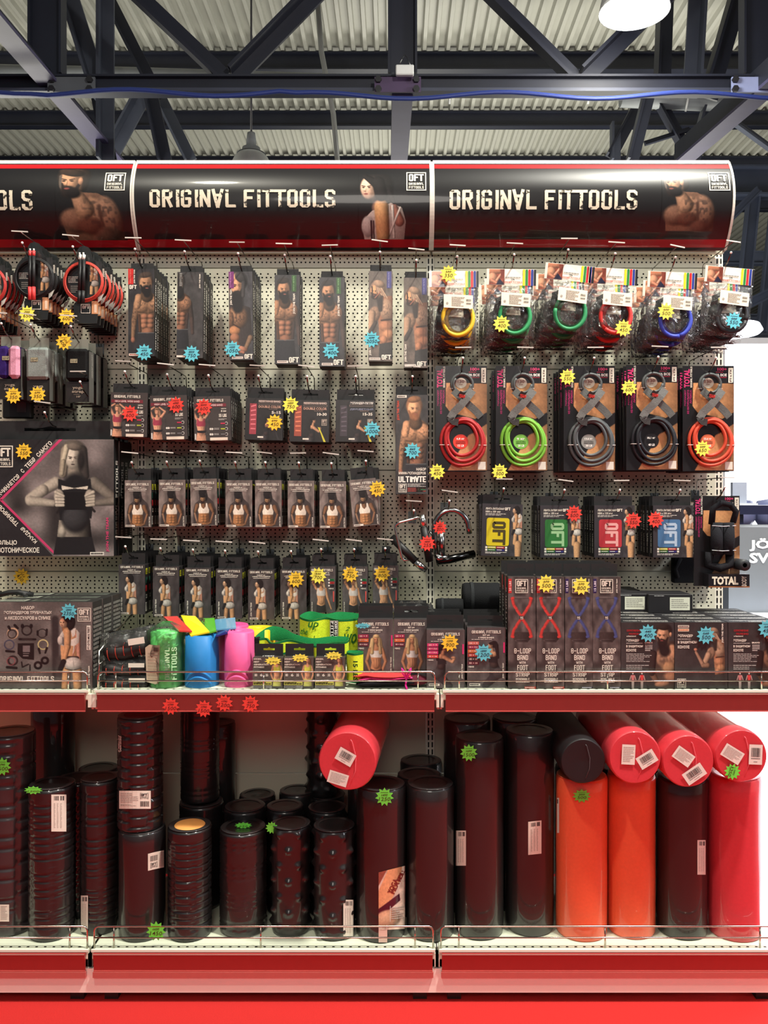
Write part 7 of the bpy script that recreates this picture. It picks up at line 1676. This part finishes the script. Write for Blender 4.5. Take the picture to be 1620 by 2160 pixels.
def yoga(r):
    R = r['R']+.001; c = r.location
    def mp(u, v, lay):
        px = 799+56*u; py = 1840+150*v-(u*14)*(1-v); x = min(R*.98, (px-CX)/S(c.y-R*.6)-c.x); y = -math.sqrt(max(0, R*R-x*x))-lay*.0004; return (x, y, CZ-(py-CY)/S(c.y+y)-c.z)
    f = Face((0, 0, 56, 150), 1, 1, mp)
    a = Art((0, 0, 56, 122), 56, (214, 190, 170)); g = XF(a, 0, 0, 1); g.poly([(0, 40), (20, 0), (50, 0), (44, 30), (28, 62), (0, 78)], (226, 156, 104), lit=.3); g.poly([(0, 0), (18, 0), (0, 30)], (150, 80, 60)); g.poly([(0, 78), (30, 60), (44, 52), (46, 66), (20, 84), (0, 94)], (66, 20, 40)); g.ell(20, 100, 26, 18, (220, 170, 130)); f.art(a)
    f.text('YOGA', 24, 20, 36, 50, (110, 34, 30), rot=-90, ang=.5); f.text('PILATES', 34, 10, 44, 52, (110, 34, 30), rot=-90, ang=.5); f.text('ROLL', 44, 6, 52, 28, (110, 34, 30), rot=-90, ang=.5)
    f.rect(24, 74, 55, 106, (226, 218, 206), 3); f.bars(27, 78, 53, 103, 6, (180, 170, 160), 4, .5); f.rect(0, 112, 18, 148, (224, 190, 176), 2); f.build('picture_label', 'glossy_card', r, False)
yoga(r)
r = roller(858, 958, 1989, 1668, 'smooth', 'thick black roller with bright top rim, no star'); 
r = roller(960, 1062, 1986, 1567, 'smooth', 'tall thick black roller with green star'); star(r, 989, 1588, r.location.y-r['R']-.004, 'green', '1500', '1690', r=17); sticker(r, 963, 1752, 982, 1826, 'tall')
r = roller(1066, 1168, 1978, 1553, 'smooth', 'tall thick black roller with tilted white label'); sticker(r, 1111, 1732, 1139, 1802, 'tall', ang=-3)
r = roller(1173, 1280, 1989, 1651, 'smooth', 'orange roller with green star', ORG); star(r, 1227, 1679, r.location.y-r['R']-.006, 'green', '500', '350', r=18, flat=.75); sticker(r, 1171, 1683, 1182, 1757, 'tall')
r = roller(1282, 1381, 1984, 1647, 'smooth', 'plain orange roller without star', ORG)
r = roller(1385, 1490, 1986, 1655, 'smooth', 'black roller between the orange and the red one'); sticker(r, 1464, 1772, 1486, 1845, 'tall')
r = roller(1494, 1603, 1990, 1648, 'smooth', 'upright red roller at the open end', RED_)
# lying rollers on top
def lying(px, py, Rp, Y, L_, col, label, rz=0, labels=(), mt='foam_smooth'):
    s_ = S(Y); R = Rp/s_; c = P(px, py, Y); r = thing('foam_roller', label, 'roller', tuple(c), 'foam rollers lying on the standing ones'); r.rotation_euler = (0, 0, rz)
    mm = roller_mesh(R, L_, 'smooth', col); mm.V = [(x, z, y) for x, y, z in mm.V]; mm.F = [f_[::-1] for f_ in mm.F]; mm.build('roller_body', mt, r)
    m = MB(); m.tube([(R*.3*math.cos(a)*(1 if a < 3 else .4), -.0012, R*.8*math.sin(a)) for a in (1.2, 1.0, .2, -.4, -1.2)], .0008, tuple(min(255, c_+70) for c_ in col), 5); m.build('wrap_crease', 'satin_plastic', r)
    for (dx, dy, w_, h_, ang, bc) in labels:
        f = Face((0, 0, 100, 100), 1, 1, lambda u, v, lay: ((dx+((u-.5)*w_*math.cos(ang)-(v-.5)*h_*math.sin(ang)))/s_, -.003-lay*.0004, -(dy+((u-.5)*w_*math.sin(ang)+(v-.5)*h_*math.cos(ang)))/s_))
        f.rect(0, 0, 100, 100, (228, 220, 210), 1)
        if bc: f.barcode(16, 16, 84, 62, (40, 36, 36), 2); f.bars(16, 68, 84, 76, 1, (60, 56, 56), 2); f.bars(36, 84, 64, 92, 1, (150, 140, 136), 2)
        else: f.bars(10, 12, 90, 90, 9, (176, 168, 160), 2, .4)
        f.build('paper_label', 'paper', r, False)
    return r
lying(1230, 1606, 48, -.515, .45, (24, 23, 25), 'lying black roller over the orange ones', .0, mt='rubber')
lying(1340, 1598, 56, -.53, .45, RED_, 'lying red roller nearest the lying black one', 0, ((-15, -7, 28, 42, .05, False), (24, 3, 40, 28, -.55, True)))
lying(1452, 1606, 55.5, -.53, .45, RED_, 'lying red roller in the middle of three', 0, ((-11, -11, 42, 28, .62, False), (12, 26, 46, 28, -.6, True)))
r = lying(1564, 1595, 56, -.53, .45, RED_, 'lying red roller at the open end with upside-down star', 0, ((-20, -5, 44, 28, .55, False), (29, -4, 28, 42, .04, True)))
star(r, 1545, 1628, -.536, 'green', '1250', '1490', r=16, rot=pi)
lying(733, 1606, 62, -.555, .45, RED_, 'lying red roller above the studded rollers', -.08, ((-4, -10, 38, 28, .5, True), (-20, 36, 42, 26, .28, False)))
# rollers standing farther back
def back(px, Y, H, kind, label, R=.066, z=zbt, group='foam rollers standing behind'):
    r = thing('foam_roller', label, 'roller', ((px-CX)/S(Y), Y, z), group); roller_mesh(R, H, kind, BLK, 40).build('roller_body', 'foam_smooth' if kind == 'smooth' else 'foam_wrap', r)
    m = MB(); m.lathe([(R*.72, 0), (R*.97, .0008), (R*.93, .0022), (R*.72, .001)], (44, 42, 43), 32, c=(0, 0, H)); m.build('wrap_seam', 'foam_wrap', r); r['R'] = R; r['H'] = H; return r
back(165, -.25, .42, 'rings', 'black roller top behind the ribbed rollers'); back(241, -.22, .41, 'rings', 'black roller top behind the slim ribbed roller'); back(208, -.085, .40, 'smooth', 'black roller top deepest at the wall by the ribbed rollers')
back(112, -.09, .62, 'smooth', 'tall dark roller rising at the wall behind the ribbed one', R=.07)
b_ = back(425, -.20, .33, 'wave', 'black roller carrying a tall wrapped one behind the disc roller', R=.07); back(422, -.19, .36, 'wave', 'tall wrapped roller standing on another at the wall', R=.062, z=zbt+.333, group='stacked foam rollers'); back(462, -.07, .55, 'smooth', 'dark roller squeezed behind the tall wrapped one', R=.055)
back(517, -.245, .33, 'wave', 'ridged roller top behind the green-topped one'); back(601, -.245, .33, 'knobs', 'studded roller top behind the first studded one', R=.06); back(690, -.255, .33, 'knobs', 'studded roller top behind the second studded one', R=.062)
back(543, -.11, .32, 'smooth', 'low black roller deepest behind the ridged ones', R=.06); back(627, -.1, .33, 'smooth', 'low black roller deepest behind the studded ones', R=.06)
r = back(690, -.08, .31, 'knobs', 'studded roller at the wall under a leaning one', R=.062); r = back(680, -.085, .34, 'knobs', 'tall studded roller standing on another at the wall', R=.055, z=zbt+.313, group='stacked foam rollers')
back(775, -.26, .41, 'smooth', 'black roller top behind the yoga label roller', R=.062); back(884, -.245, .43, 'smooth', 'black roller top behind the bright-rimmed roller', R=.07); back(888, -.1, .43, 'smooth', 'black roller top deepest behind the bright-rimmed roller', R=.07)
back(985, -.21, .60, 'smooth', 'tall black roller behind the starred tall one', R=.075); back(1085, -.2, .60, 'smooth', 'tall black roller behind the one with tilted label', R=.072)
for k, px in enumerate((1215, 1305, 1400, 1490)): back(px, -.2, .44, 'smooth', 'dark roller in the second row behind the %s' % ('starred orange roller', 'plain orange roller', 'black middle roller', 'upright red roller')[k], R=.068)
